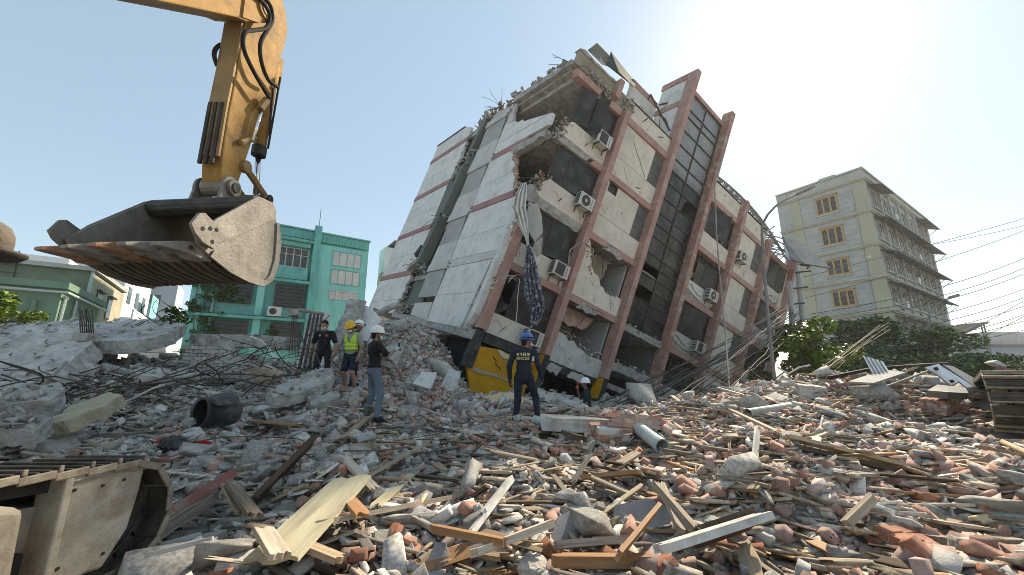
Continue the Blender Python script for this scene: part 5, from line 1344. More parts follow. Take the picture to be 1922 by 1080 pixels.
# stick (dipper arm)
stick = xpoly('dipper_arm', MT['ex_y'], [(5.17, 7.30), (5.18, 6.39), (5.16, 5.59), (5.18, 4.82), (5.24, 4.50), (5.36, 4.36), (5.50, 4.42), (5.58, 4.66), (5.70, 5.34), (5.87, 6.37), (6.05, 7.23), (6.16, 7.75), (6.18, 8.12), (6.05, 8.45), (5.6, 8.75), (5.2, 8.4)], -4.6, -4.3, bevel=.02)
# dirty face towards the cab, and wear bars
xpoly('arm_face_plate', MT['ex_yd'], [(5.148, 7.2), (5.158, 6.39), (5.142, 5.6), (5.155, 4.85), (5.12, 4.85), (5.107, 5.6), (5.123, 6.39), (5.113, 7.2)], -4.59, -4.31, stick)
for x in (-4.56, -4.47, -4.38):
    xpoly('wear_bar', MT['steel_d'], [(5.112, 5.75), (5.13, 4.72), (5.092, 4.72), (5.085, 5.72)], x - .022, x + .022, stick)
xpoly('weld_plate', MT['ex_y'], [(5.25, 6.75), (5.95, 6.62), (5.95, 6.58), (5.25, 6.71)], -4.3 + .001, -4.288, stick)
xpoly('weld_plate', MT['ex_y'], [(5.6, 6.95), (6.0, 6.75), (5.99, 6.72), (5.59, 6.92)], -4.3 + .001, -4.29, stick)
xpoly('gusset_plate', MT['ex_y'], [(5.9, 6.9), (6.08, 7.5), (6.3, 7.6), (6.32, 7.1), (6.2, 6.95)], -4.52, -4.38, stick)
MB().tube([(-4.62, 5.37, 4.46), (-4.28, 5.37, 4.46)], .13, 16).build('arm_nose_boss', MT['steel_b'], stick, smooth=False)
# boom
boom = xpoly('boom', MT['ex_y'], [(-1.0, 1.9), (1.2, 3.83), (3.71, 6.02), (4.88, 7.04), (5.05, 7.15), (5.35, 7.45), (5.58, 7.72), (5.5, 8.02), (5.2, 8.15), (4.4, 7.75), (3.0, 6.80), (.8, 4.95), (-1.4, 2.5)], -4.7, -4.2, bevel=.02)
xpoly('boom_end_plate', MT['ex_y'], [(4.95, 7.12), (5.30, 7.38), (5.58, 7.68), (5.5, 7.98), (5.2, 8.1), (4.9, 7.95)], -4.2 + .002, -4.17, boom)
MB().tube([(-4.75, 5.34, 7.70), (-4.12, 5.34, 7.70)], .09, 16).build('boom_pin', MT['steel_d'], boom)
MB().ring((-4.165, 5.34, 7.70), (1, 0, 0), .05, .15, .03, 20).build('pin_collar', MT['ex_y'], boom)
for k, yy in enumerate((4.18, 4.25, 4.32)):   # cropped bottoms of the lettering on the boom side
    xpoly('boom_lettering', MT['w_grey'], [(yy, 6.80 + .085 * k), (yy + .045, 6.84 + .085 * k), (yy + .01, 7.1 + .085 * k), (yy - .035, 7.06 + .085 * k)], -4.199, -4.196, boom)
# bucket cylinder, rod, links
MB().tube([(XC, 6.21, 7.35), (XC, 6.16, 6.9), (XC, 6.12, 5.56)], [.075, .095, .095], 14).build('bucket_cylinder', MT['ex_y'], EX, smooth=True)
MB().tube([(XC, 6.12, 5.62), (XC, 6.118, 5.45)], .115, 14).build('cylinder_gland', MT['steel_d'], EX)
MB().tube([(XC, 6.12, 5.47), (XC, 6.2, 4.76)], .045, 12).build('cylinder_rod', MT['chrome'], EX, smooth=True)
MB().tube([(XC + .14, 6.18, 7.1), (XC + .14, 6.13, 5.6)], .018, 6).build('cylinder_pipe', MT['rubber'], EX)
for x in (-4.27, -4.66):
    m = MB(); m.tube([(x, 5.62, 4.95), (x, 6.26, 4.68)], .055, 6); m.tube([(x - .04, 5.62, 4.95), (x + .05, 5.62, 4.95)], .10, 12); m.build('link_arm', MT['ex_yd'], EX)
MB().tube([(-4.7, 6.24, 4.69), (-4.2, 6.24, 4.69)], .07, 12).build('link_pin', MT['steel_d'], EX)
m = MB(); m.tube([(XC, 6.24, 4.69), (XC, 5.78, 4.16)], .09, 8); m.build('bucket_link', MT['ex_yd'], EX)
# small guard rod with clamps on the arm side
q = [onX(493, 195, -4.2), onX(474, 266, -4.2)]
MB().tube(q, .035, 10).build('pipe_run', MT['chrome'], EX, smooth=True)
MB().tube([onX(500, 188, -4.2), onX(488, 205, -4.2)], .06, 8).build('pipe_clamp', MT['ex_yd'], EX)
MB().tube([onX(478, 258, -4.25), onX(452, 268, -4.25)], .045, 6).build('pipe_clamp', MT['ex_yd'], EX)
def hose(pts, r=.032, x=-4.12):
    P = [onX(u, v, x) if len(p) == 2 else p for p in pts for (u, v) in [p]]
    # smooth
    Q = []
    for i in range(len(P) - 1):
        a, b_, c_, d_ = P[max(i - 1, 0)], P[i], P[i + 1], P[min(i + 2, len(P) - 1)]
        for t in (0, .25, .5, .75):
            Q.append(.5 * ((2 * b_) + (-a + c_) * t + (2 * a - 5 * b_ + 4 * c_ - d_) * t * t + (-a + 3 * b_ - 3 * c_ + d_) * t ** 3))
    Q.append(P[-1])
    MB().tube(Q, r, 8).build('hydraulic_hose', MT['rubber'], EX, smooth=True)
hose([(482, -6), (496, 8), (506, 30), (500, 52), (478, 57), (462, 60), (456, 75), (460, 100), (478, 138), (498, 172), (506, 185)])
hose([(494, -6), (508, 12), (511, 38), (501, 58), (491, 75), (488, 95), (493, 125), (505, 152), (522, 164)])
hose([(414, 84), (405, 92), (402, 105), (408, 125)], x=-4.62)
hose([(510, 150), (512, 175), (509, 200), (506, 260)], .018, -4.3)
# bucket: two side plates, curved shell, torsion tube, lip, teeth
XR, XL = -3.6, -5.3
outer = [(4.40, 3.14), (4.75, 3.05), (5.10, 3.005), (5.38, 3.02), (5.52, 3.12), (5.60, 3.38), (5.585, 3.68), (5.50, 3.92), (5.38, 4.09), (5.05, 4.12)]
inner = [(4.42, 3.19), (4.76, 3.11), (5.10, 3.065), (5.34, 3.08), (5.465, 3.16), (5.54, 3.39), (5.525, 3.66), (5.45, 3.88), (5.35, 4.03), (5.05, 4.06)]
bk = MB()
n = len(outer)
vs = [(x, y, z) for x in (XL + .03, XR - .03) for y, z in outer] + [(x, y, z) for x in (XL + .03, XR - .03) for y, z in inner]
fs = []
for i in range(n - 1):
    fs += [(i, i + 1, n + i + 1, n + i), (2 * n + i + 1, 2 * n + i, 3 * n + i, 3 * n + i + 1)]
fs += [(0, n, 3 * n, 2 * n), (n - 1, 2 * n - 1 + n + n - n, 4 * n - 1, 2 * n - 1)] if False else [(0, n, 3 * n, 2 * n), (n - 1, 3 * n - 1, 4 * n - 1, 2 * n - 1)]
bk.add(vs, fs)
bucket = bk.build('bucket', MT['steel_rust'], EX)
side = [(4.40, 3.10), (4.75, 3.0), (5.10, 2.96), (5.40, 2.975), (5.555, 3.09), (5.64, 3.38), (5.62, 3.70), (5.53, 3.96), (5.43, 4.12), (5.32, 4.20), (5.02, 4.14), (4.39, 3.53), (4.17, 3.28), (4.25, 3.16)]
for x0 in (XR - .03, XL):
    sp = xpoly('side_plate', MT['steel_b'], side, x0, x0 + .035, bucket, bevel=.006)
    xo = XR + .006 if x0 > -4.5 else XL - .001
    sg = 1 if x0 > -4.5 else -1
    xpoly('side_bar', MT['steel_b'], [(5.02, 4.16), (5.34, 4.21), (5.44, 4.10), (5.42, 3.98), (4.42, 3.22), (4.17, 3.27), (4.39, 3.55)], xo, xo + sg * .03, sp, bevel=.008)
    xpoly('rear_bar', MT['steel_b'], [(5.50, 3.96), (5.55, 3.98), (5.66, 3.70), (5.67, 3.38), (5.58, 3.07), (5.41, 2.95), (5.39, 3.02), (5.50, 3.14), (5.56, 3.40), (5.54, 3.68)], xo, xo + sg * .02, sp)
    xpoly('heel_bar', MT['steel_b'], [(4.40, 3.08), (4.75, 2.975), (5.10, 2.935), (5.41, 2.945), (5.41, 3.03), (5.1, 3.04), (4.75, 3.09), (4.44, 3.17)], xo, xo + sg * .025, sp)
    cut = xpoly('side_cutter', MT['steel_b'], [(4.02, 3.34), (4.10, 3.50), (4.17, 3.53), (4.40, 3.44), (4.46, 3.28), (4.38, 3.16), (4.20, 3.19), (4.08, 3.26)], xo + sg * .032, xo + sg * .07, sp, bevel=.006)
    for (yy, zz_) in ((4.17, 3.34), (4.27, 3.38), (4.36, 3.40), (4.33, 3.24)):
        MB().ring((xo + sg * .071, yy, zz_), (sg, 0, 0), .001, .026, .003, 10).build('bolt_hole_shade', MT['dark'], cut)  # proud dark disc; shade of the hole put into its colour
tt = MB(); tt.tube([(XL + .03, 5.12, 4.08), (XR - .03, 5.12, 4.08)], .13, 10); tt.build('torsion_tube', MT['steel_d'], bucket)
xpoly('top_plate', MT['steel_d'], [(5.0, 4.02), (5.0, 4.10), (5.40, 4.16), (5.40, 4.08)], XL + .03, XR - .03, bucket)
for x in (-4.27, -4.68):
    m = MB(); m.prism([(x, 5.37 + .17 * math.cos(q_), 4.46 + .17 * math.sin(q_)) for q_ in [math.pi * (-.1 + 1.2 * i / 8) for i in range(9)]] + [(x, 5.14, 4.08), (x, 5.66, 4.05)], (.045 if x > -4.5 else -.045, 0, 0)); m.build('bucket_ear', MT['steel_b'], bucket)
    m = MB(); m.prism([(x, 5.82, 4.25), (x, 5.70, 4.28), (x, 5.50, 4.0), (x, 5.58, 3.7)], (.045 if x > -4.5 else -.045, 0, 0)); m.build('bucket_ear', MT['steel_b'], bucket)
MB().tube([(-4.80, 5.37, 4.46), (-4.15, 5.37, 4.46)], .075, 14).build('bucket_pin', MT['steel_d'], bucket)
for x in (-4.20, -4.75): MB().ring((x - .03, 5.37, 4.46), (1, 0, 0), .07, .125, .06, 16).build('pin_collar', MT['steel_b'], bucket)
xpoly('cutting_lip', MT['steel_b'], [(4.24, 3.13), (4.44, 3.20), (4.46, 3.10), (4.26, 3.085)], XL + .03, XR - .03, bucket)
for k in range(13):
    x = XL + .10 + k * .122
    xpoly('wear_strip', MT['steel_rust'], [(4.48, 3.10), (4.75, 3.025), (5.10, 2.985), (5.40, 2.998), (5.40, 2.972), (5.10, 2.958), (4.75, 2.998), (4.48, 3.075)], x, x + .06, bucket)
for k in range(5):
    x = XL + .14 + k * (XR - XL - .28) / 4
    tz = .01 * ((k * 7) % 3)
    tm = MB()
    rings_ = [(4.50, .11, .085, 3.13), (4.32, .115, .10, 3.135), (4.25, .092, .078, 3.13), (4.10, .085, .06, 3.11), (3.96, .068, .036, 3.08), (3.86 + tz, .05, .02, 3.06)]
    V8 = [(x + sx * hw, y, zc + sz * hh) for (y, hw, hh, zc) in rings_ for sx, sz in ((-1, -1), (1, -1), (1, 1), (-1, 1))]
    kk = len(rings_)
    tm.add(V8, [(i * 4 + j, i * 4 + 4 + j, i * 4 + 4 + (j + 1) % 4, i * 4 + (j + 1) % 4) for i in range(kk - 1) for j in range(4)] + [(0, 1, 2, 3), (kk * 4 - 1, kk * 4 - 2, kk * 4 - 3, kk * 4 - 4)])
    to = tm.build('tooth', MT['tooth'] if k in (0, 2) else MT['steel_b'], bucket, bevel=.012)
    MB().ring((x + .09, 4.2, 3.125), (1, 0, 0), .008, .026, .012, 10).build('tooth_pin', MT['steel_d'], to)
def yaw_bucket(o, base):
    for p in o.data.vertices:
        x, y, z = p.co.x + base.x, p.co.y + base.y, p.co.z + base.z
        t_ = (x - XC) / .85
        y2 = y - .17 * t_; x2 = x + .13 * max(t_, 0); z2 = z - (z - CAMZ) * .035 * max(t_, 0)
        p.co = (x2 - base.x, y2 - base.y, z2 - base.z)
    for c in o.children: yaw_bucket(c, base)
yaw_bucket(bucket, WL[EX.name])
# undercarriage: right track close to the camera, left track beyond
def track(xo, wdt, y0, z0, length, rad, pitch, parent, pale=False, shoe_mat=None, nm='track', rot=0.0, guard=True, slope=None):
    """oval of shoes in the y-z plane from front idler (y0,z0) going back"""
    tr = MB(); ca, sa = math.cos(pitch), math.sin(pitch)
    def W(u, w, x=0):   # u back along track, w up
        return Vector((x, y0 - u * ca + w * sa * 0, z0 + u * sa + w))
    per = 2 * length + 2 * math.pi * rad
    npn = int(round(per / .19))
    frame = xpoly(nm + '_frame', MT['ex_side'], [tuple(W(u, w))[1:] for u, w in ((.25, -.22), (.25, .16), (length - .2, .2), (length - .2, -.22))], xo - wdt + .12, xo - .16, parent)
    for u in (0, length):
        m = MB(); c = W(u, 0); m.tube([(xo - wdt * .72, c.y, c.z), (xo - wdt * .28, c.y, c.z)], rad - .09, 24); m.tube([(xo - wdt * .75, c.y, c.z), (xo - wdt * .2, c.y, c.z)], .14, 14)
        m.build('idler_wheel' if u == 0 else 'drive_sprocket', MT['steel_d'], parent)
    for k in range(5):
        c = W(.55 + k * (length - 1.0) / 4, -rad + .17)
        m = MB(); m.tube([(xo - wdt * .75, c.y, c.z), (xo - wdt * .25, c.y, c.z)], .12, 14); m.build('track_roller', MT['steel_d'], parent)
    # one shoe, shared
    h = wdt / 2
    s = MB()
    hl = .076 if pale else .093
    s.box((-h, -hl, -.012), (h, hl, .012))
    for gy, gh in ((-.072, .055), (.0, .026), (.066, .026)):
        s.box((-h + .004, gy - .011, .0125), (h - .004, gy + .011, gh), 1 if pale and gh > .04 else 0)  # tall grousers of a pale track get their sunlit look by colour
    for ex in (-1, 1):
        s.box((ex * h - .012, -hl - .002, -.03), (ex * h + .006, hl + .002, .018), 1); s.box((ex * h - .010, -.083, .0185), (ex * h + .005, -.058, .058), 1)
    s.box((-.13, -.095, -.085), (-.06, .095, -.0125)); s.box((.06, -.095, -.085), (.13, .095, -.0125))
    first = None
    for i in range(npn):
        d = per * (i + .35) / npn
        if d < length: u, w, nx_u, nw = d, rad, 0, 1
        elif d < length + math.pi * rad:
            a = (d - length) / rad; u, w, nx_u, nw = length + rad * math.sin(a), rad * math.cos(a), math.sin(a), math.cos(a)
        elif d < 2 * length + math.pi * rad:
            e = d - length - math.pi * rad; u, w, nx_u, nw = length - e, -rad, 0, -1
        else:
            a = (d - 2 * length - math.pi * rad) / rad; u, w, nx_u, nw = -rad * math.sin(a), -rad * math.cos(a), -math.sin(a), -math.cos(a)
        sag = 0
        if d < length: sag = -.035 * math.sin(math.pi * d / length)
        c = W(u, w + sag)
        nrm = Vector((0, -nx_u * ca, nw + nx_u * sa)).normalized()
        tx = Vector((1, 0, 0)); ty = nrm.cross(tx)
        M4 = Matrix((tx, ty, nrm)).transposed().to_4x4(); M4.translation = Vector((xo - h, c.y, c.z)) - WL[parent.name]
        if first is None:
            o = s.build('track_shoe', [shoe_mat or MT['shoe'], MT['shoe_edge']], parent, local=True, bevel=.006); first = o
        else:
            o = link_copy(first, parent)
        o.matrix_local = M4
    return frame
track(-2.80, .62, 3.10, .71, 3.6, .37, R(7), EX)
track(-5.45, .62, 3.10, .71, 3.6, .37, R(7), EX)
xpoly('link_chain', MT['steel_d'], [(-.5, 1.36), (-.5, 1.50), (2.9, 1.065), (3.05, 1.0), (2.9, .98)], -3.12, -2.9)
# guards on the visible track side
xpoly('track_guard', MT['ex_side'], [(2.66, .46), (2.68, 1.085), (3.02, 1.06), (3.21, 1.03), (3.20, .86), (3.16, .62), (3.02, .42)], -2.98, -2.835, bevel=.02)
xpoly('track_guard_flange', MT['ex_side'], [(2.62, .44), (2.63, 1.12), (2.68, 1.12), (2.68, .44)], -2.98, -2.80, bevel=.012)
xpoly('travel_motor_case', MT['ex_side'], [(1.2, .52), (1.2, 1.06), (2.15, 1.10), (2.45, .98), (2.47, .55)], -3.0, -2.80, bevel=.04)
xpoly('track_step', MT['ex_side'], [(1.2, .44), (1.2, .50), (2.5, .50), (2.5, .44)], -2.98, -2.76, bevel=.01)
for (yy, zz_) in ((2.72, 1.0), (3.05, .98), (2.72, .55), (3.0, .52), (2.9, .98)): MB().tube([(-2.838, yy, zz_), (-2.826, yy, zz_)], .011, 6).build('guard_bolt', MT['steel_d'], EX)
xpoly('guard_lip', MT['ex_side'], [(2.68, 1.06), (2.68, 1.10), (3.02, 1.075), (3.2, 1.045), (3.2, 1.015), (3.02, 1.045)], -2.86, -2.815)
MB().tube([(-2.80, 1.98, .78), (-2.74, 1.98, .78)], .085, 14).build('case_plug', MT['ex_side'], EX)
xpoly('track_shade_sheet', MT['steel_d'], [(-.4, .6), (-.4, 1.35), (3.1, .98), (3.1, .5)], -3.2, -3.15)  # added dark sheet standing in for the shade inside the track
MB().box((-5.0, -.2, .75), (-3.9, 2.4, 1.15)).build('car_body', MT['ex_yd'], EX)
# upper works behind the camera line
MB().tube([(XC, .9, 1.15), (XC, .9, 1.4)], .75, 24).build('slew_ring', MT['steel_d'], EX)
MB().hexa([(-5.8, -2.9, 1.42), (-3.0, -2.9, 1.42), (-3.0, .4, 1.42), (-5.8, .4, 1.42), (-5.75, -2.8, 2.7), (-3.05, -2.8, 2.7), (-3.05, -.2, 2.6), (-5.75, -.2, 2.6)]).build('engine_house', MT['ex_y'], EX, bevel=.08)
MB().hexa([(-5.85, -.1, 1.42), (-4.85, -.1, 1.42), (-4.85, .45, 1.42), (-5.85, .45, 1.42), (-5.8, -.6, 3.2), (-4.9, -.6, 3.2), (-4.9, .15, 3.2), (-5.8, .15, 3.2)]).build('cab', MT['ex_y'], EX, bevel=.06)
# domed air cleaner on its post at the left edge of the view
px_ = onX(-33, 470, -3.35)
m = MB(); Mx = Matrix.Translation(px_)
m.lathe([(0.001, .20), (.05, .194), (.09, .165), (.112, .115), (.118, .07), (.118, .012)], 20, Mx); m.build('air_cleaner_dome', MT['steel_rust'], EX, smooth=True)
m = MB(); m.lathe([(.118, .02), (.185, .0), (.19, -.012), (.16, -.04), (.06, -.055), (.001, -.055)], 24, Mx); m.build('air_cleaner_rim', MT['steel_d'], EX, smooth=True)
m = MB(); m.tube([px_ - Vector((0, 0, .05)), px_ - Vector((.0, .0, 1.15)), Vector((-3.35, .9, 1.45))], .045, 8); m.build('air_cleaner_post', MT['ex_y'], EX)
# ---------------------------------------------------------------- second machine: track at the right edge
le_ = at(1866, 778, 6.0)
E2 = thing('excavator_undercarriage', 'dusty excavator track with stepped shoes resting on rubble at right edge', 'excavator', (0, 0, 0))
track(.36, .72, 3.3, 1.28, 3.3, .41, R(3), E2, True)
th_ = R(-47)
E2.rotation_euler = (0, 0, th_)
E2.location = Vector((le_.x, le_.y, -.15)) + Vector((math.cos(th_), math.sin(th_), 0)) * .36 + Vector((-math.sin(th_), math.cos(th_), 0)) * .5
xpoly('track_guard', MT['ex_side'], [(.4, 1.15), (.4, 1.6), (2.9, 1.45), (2.9, 1.0)], .1, .3, E2)
# ---------------------------------------------------------------- people
def surfnet(prims, k, res, pad=.05):
    lo = np.min([p[1] for p in prims], 0) - pad; hi = np.max([p[2] for p in prims], 0) + pad
    n = np.ceil((hi - lo) / res).astype(int) + 1
    ax = [lo[i] + res * np.arange(n[i]) for i in range(3)]
    G = np.stack(np.meshgrid(*ax, indexing='ij'), -1)
    val = np.full(n, 9.0)
    for fn, plo, phi in prims:
        i0 = np.maximum(((plo - lo - .07) / res).astype(int), 0); i1 = np.minimum(((phi - lo + .07) / res).astype(int) + 2, n)
        sl = tuple(slice(a, b) for a, b in zip(i0, i1))
        d = fn(G[sl]); v = val[sl]
        h = np.clip(.5 + .5 * (v - d) / k, 0, 1)
        val[sl] = v + (d - v) * h - k * h * (1 - h)
    s = val < 0
    nx, ny, nz = n
    cnt = np.zeros((nx - 1, ny - 1, nz - 1)); acc = np.zeros((nx - 1, ny - 1, nz - 1, 3))
    for axis in range(3):
        sl0 = [slice(None)] * 3; sl1 = [slice(None)] * 3
        sl0[axis] = slice(0, -1); sl1[axis] = slice(1, None)
        a, b = val[tuple(sl0)], val[tuple(sl1)]
        cross = (a < 0) != (b < 0)
        t = np.where(cross, a / np.where(cross, a - b, 1), 0)
        pos = G[tuple(sl0)].copy(); pos[..., axis] += t * res
        o1, o2 = [x for x in range(3) if x != axis]
        for d1 in (0, 1):
            for d2 in (0, 1):
                s_ = [slice(None)] * 3
                s_[o1] = slice(d1, cross.shape[o1] - 1 + d1); s_[o2] = slice(d2, cross.shape[o2] - 1 + d2)
                c = cross[tuple(s_)]
                cnt += c; acc += pos[tuple(s_)] * c[..., None]
    act = cnt > 0
    idx = -np.ones(act.shape, int); idx[act] = np.arange(act.sum())
    V = acc[act] / cnt[act][:, None]
    quads = []
    for axis in range(3):
        sl0 = [slice(1, -1)] * 3; sl1 = [slice(1, -1)] * 3
        sl0[axis] = slice(0, -1); sl1[axis] = slice(1, None)
        a, b = s[tuple(sl0)], s[tuple(sl1)]
        o1, o2 = [(1, 2), (2, 0), (0, 1)][axis]
        for flip in (False, True):
            w = np.argwhere((a & ~b) if not flip else (~a & b))
            if not len(w): continue
            base = w + 1; base[:, axis] -= 1
            q = []
            for d1, d2 in ((0, 0), (1, 0), (1, 1), (0, 1)):
                c = base.copy(); c[:, o1] -= 1 - d1; c[:, o2] -= 1 - d2
                q.append(idx[c[:, 0], c[:, 1], c[:, 2]])
            q = np.stack(q, 1)
            if flip: q = q[:, ::-1]
            quads.append(q)
    return V, np.concatenate(quads)
def cap(p0, p1, r0, r1=None, sq=None):
    r1 = r0 if r1 is None else r1
    p0 = np.array(p0, float); p1 = np.array(p1, float)
    m = max(r0, r1)
    def fn(P):
        d = p1 - p0; L = d @ d + 1e-12
        t = np.clip(((P - p0) @ d) / L, 0, 1)
        return np.linalg.norm(P - (p0 + t[..., None] * d), axis=-1) - (r0 + (r1 - r0) * t)
    return fn, np.minimum(p0, p1) - m, np.maximum(p0, p1) + m
def ell(c, r, yaw=0.0):
    c = np.array(c, float); r = np.array(r, float)
    cy, sy = math.cos(yaw), math.sin(yaw)
    def fn(P):
        q = P - c
        x = q[..., 0] * cy + q[..., 1] * sy; y = -q[..., 0] * sy + q[..., 1] * cy
        e = np.stack([x / r[0], y / r[1], q[..., 2] / r[2]], -1)
        k0 = np.linalg.norm(e, axis=-1); k1 = np.linalg.norm(e / r, axis=-1) + 1e-9
        return k0 * (k0 - 1) / k1
    m = r.max()
    return fn, c - m, c + m
def hand_prims(w, d, up, side, curl=.5, sc_=1.0):
    """w wrist, d pointing direction, up = back of the hand, side = thumb side"""
    w = np.array(w); d = np.array(d) / np.linalg.norm(d); up = np.array(up, float); up -= d * (up @ d); up /= np.linalg.norm(up)
    s = np.array(side, float); s -= d * (s @ d) + up * (s @ up); s /= np.linalg.norm(s)
    out = [cap(w, w + d * .03, .027, .028)]
    for k, o in enumerate((-.028, -.010, .010, .028)):
        out.append(cap(w + d * .02 + s * o * .7, w + d * .085 + s * o, .015, .013))
    for k, (o, L) in enumerate(((-.030, .058), (-.010, .072), (.010, .078), (.030, .070))):
        a = w + d * .088 + s * o
        b = a + (d * math.cos(curl * .6) - up * math.sin(curl * .6)) * L * .5
        c = b + (d * math.cos(curl * 1.9) - up * math.sin(curl * 1.9)) * L * .5
        out += [cap(a, b, .010, .0095), cap(b, c, .0095, .008)]
    a = w + d * .03 + s * .026; b = a + (d * .6 + s * .75 - up * .2) * .045; c = b + (d * .85 + s * .2 - up * .45) * .035
    out += [cap(a, b, .013, .011), cap(b, c, .011, .009)]
    return out
def person(name_label, loc, face, J, outfit, height=1.72, lean=0.0):
    """face: clockwise angle from +Y the person looks along; J: joints in the body frame (x right, y ahead, z up)"""
    t = thing('person', name_label, 'person', loc, -R(face))
    t.scale = (height / 1.72,) * 3
    D = dict(pel=(0, 0, .95), ch=(0, .0, 1.28), nk=(0, .01, 1.47), hd=(0, .03, 1.62), lsh=(-.185, 0, 1.41), rsh=(.185, 0, 1.41),
             lel=(-.24, -.02, 1.13), rel=(.24, -.02, 1.13), lwr=(-.26, .06, .89), rwr=(.26, .06, .89), lhp=(-.095, 0, .92), rhp=(.095, 0, .92),
             lkn=(-.11, .02, .50), rkn=(.11, .02, .50), lan=(-.12, -.02, .09), ran=(.12, -.02, .09), hy=0.0, lft=0.0, rft=0.0, curl=.5)
    D.update(J)
    A = {k: np.array(v, float) for k, v in D.items() if not np.isscalar(v)}
    hy = R(D['hy']); hc, hs = math.cos(hy), math.sin(hy)       # head yaw, clockwise
    def hp(x, y, z): return A['hd'] + np.array((x * hc + y * hs, -x * hs + y * hc, z))
    o = outfit
    ks = o.get('sleeve', .45)
    skin = [ell(A['hd'], (.076, .096, .115), -hy), ell(hp(0, .022, -.055), (.058, .070, .065), -hy), cap(A['nk'] - (0, 0, .06), A['hd'] - (0, 0, .05), .056, .052),
            cap(hp(0, .088, .005), hp(0, .108, -.028), .009, .014), ell(hp(0, .085, -.062), (.022, .014, .008), -hy)]
    for s in (-1, 1): skin.append(ell(hp(s * .078, -.005, -.01), (.010, .022, .032), -hy))
    for sd in 'lr':
        sh, el, wr = A[sd + 'sh'], A[sd + 'el'], A[sd + 'wr']
        skin += [cap(sh, el, .042, .036), cap(el, wr, .036, .025)]
        hpn, kn, an = A[sd + 'hp'], A[sd + 'kn'], A[sd + 'an']
        if o.get('shorts'): skin += [cap(hpn, kn, .065, .05), cap(kn, kn * .65 + an * .35 + np.array((0, -.015, 0)), .047, .052), cap(kn * .65 + an * .35 + np.array((0, -.015, 0)), an, .05, .034)]
    V, Q = surfnet(skin, .02, .011)
    Vh, Qh = [], []
    nv = len(V)
    for sd in 'lr':
        wr, el = A[sd + 'wr'], A[sd + 'el']
        d = A.get(sd + 'hd_dir', wr - el); sx = -1 if sd == 'l' else 1
        up = A.get(sd + 'hup', np.array((sx, -.1, 0.0))); side = A.get(sd + 'hside', np.array((0, 1.0, .1)))
        hpz = hand_prims(wr, d, up, side, D['curl'])
        v, q = surfnet(hpz, .008, .0055, .02)
        if o.get('gloves'):
            np_obj('glove', v, q, MT[o['gloves'][0 if sd == 'l' else 1]], True, t)
        else:
            Vh.append(v); Qh.append(q + nv); nv += len(v)
    V = np.concatenate([V] + Vh); Q = np.concatenate([Q] + Qh)
    np_obj('body', V, Q, MT['skin'], True, t)
    # top
    top = [ell(A['ch'] + (0, -.0, .03), (.165, .112, .17)), ell((A['ch'] + A['pel']) / 2 + (0, .01, 0), (.150, .108, .17)), ell(A['pel'] + (0, 0, .05), (.158, .115, .11)),
           cap(A['lsh'] + (.03, 0, .0), A['rsh'] - (.03, 0, 0), .072), cap(A['nk'] - (0, 0, .07), A['nk'] - (0, 0, .01), .085, .062)]
    for sd in 'lr':
        sh, el, wr = A[sd + 'sh'], A[sd + 'el'], A[sd + 'wr']
        if ks <= 1: top.append(cap(sh, sh + (el - sh) * ks * 1.6, .064, .060))
        else: top += [cap(sh, el, .062, .052), cap(el, el + (wr - el) * .95, .052, .040)]
    Vt, Qt = surfnet(top, .03, .012)
    topo = np_obj('shirt' if ks <= 1 else 'jacket', Vt, Qt, MT[o['top']], True, t)
    # trousers
    bot = [ell(A['pel'] + (0, -.01, -.02), (.160, .118, .115))]
    for sd in 'lr':
        hpn, kn, an = A[sd + 'hp'], A[sd + 'kn'], A[sd + 'an']
        if o.get('shorts'): bot.append(cap(hpn, hpn * .25 + kn * .75, .094, .088))
        else: bot += [cap(hpn, kn, .090, .064), cap(kn, an + np.array((0, 0, .03)), .064, .054)]
    Vb, Qb = surfnet(bot, .03, .012)
    np_obj('shorts' if o.get('shorts') else 'trousers', Vb, Qb, MT[o['bottom']], True, t)
    if o.get('belt'):
        np_obj('belt', *surfnet([ell(A['pel'] + (0, 0, .07), (.172, .128, .03))], .01, .012), MT['blackc'], True, t)
    for sd in 'lr':
        an = A[sd + 'an']; f = R(D[sd + 'ft']); fx, fy = math.sin(f), math.cos(f)
        bt = [cap(an + (0, 0, -.02), an + np.array((fx * .13, fy * .13, -.052)), .043, .034), cap(an + np.array((-fx * .05, -fy * .05, -.05)), an + np.array((fx * .08, fy * .08, -.055)), .036, .040)]
        if o.get('boots'): bt.append(cap(an + (0, 0, -.02), an + (0, 0, .14), .050, .056))
        np_obj('shoe', *surfnet(bt, .02, .010), MT[o.get('shoe', 'boot')], True, t)
    # face, hair, helmet, mask
    Mh = Matrix.Translation(Vector(A['hd'])) @ Matrix.Rotation(-hy, 4, 'Z') @ Matrix.Rotation(R(D.get('nod', 0)), 4, 'X')
    for s in (-1, 1):
        v, q = surfnet([ell((s * .030, .086, .008), (.012, .008, .007))], .005, .004, .01)
        v = np.array([tuple(Mh @ Vector(p)) for p in v]); np_obj('eye', v, q, MT['hair'], True, t)
    hv, hq = surfnet([ell((0, -.018, .032), (.083, .098, .098)), ell((0, -.05, -.02), (.070, .060, .075))], .02, .011)
    keep = hv[:, 1] < .055 + (hv[:, 2] > .06) * .06
    hv2 = np.array([tuple(Mh @ Vector(p)) for p in hv])
    hq = hq[keep[hq].all(1)]
    np_obj('hair', hv2, hq, MT['hair'], True, t)
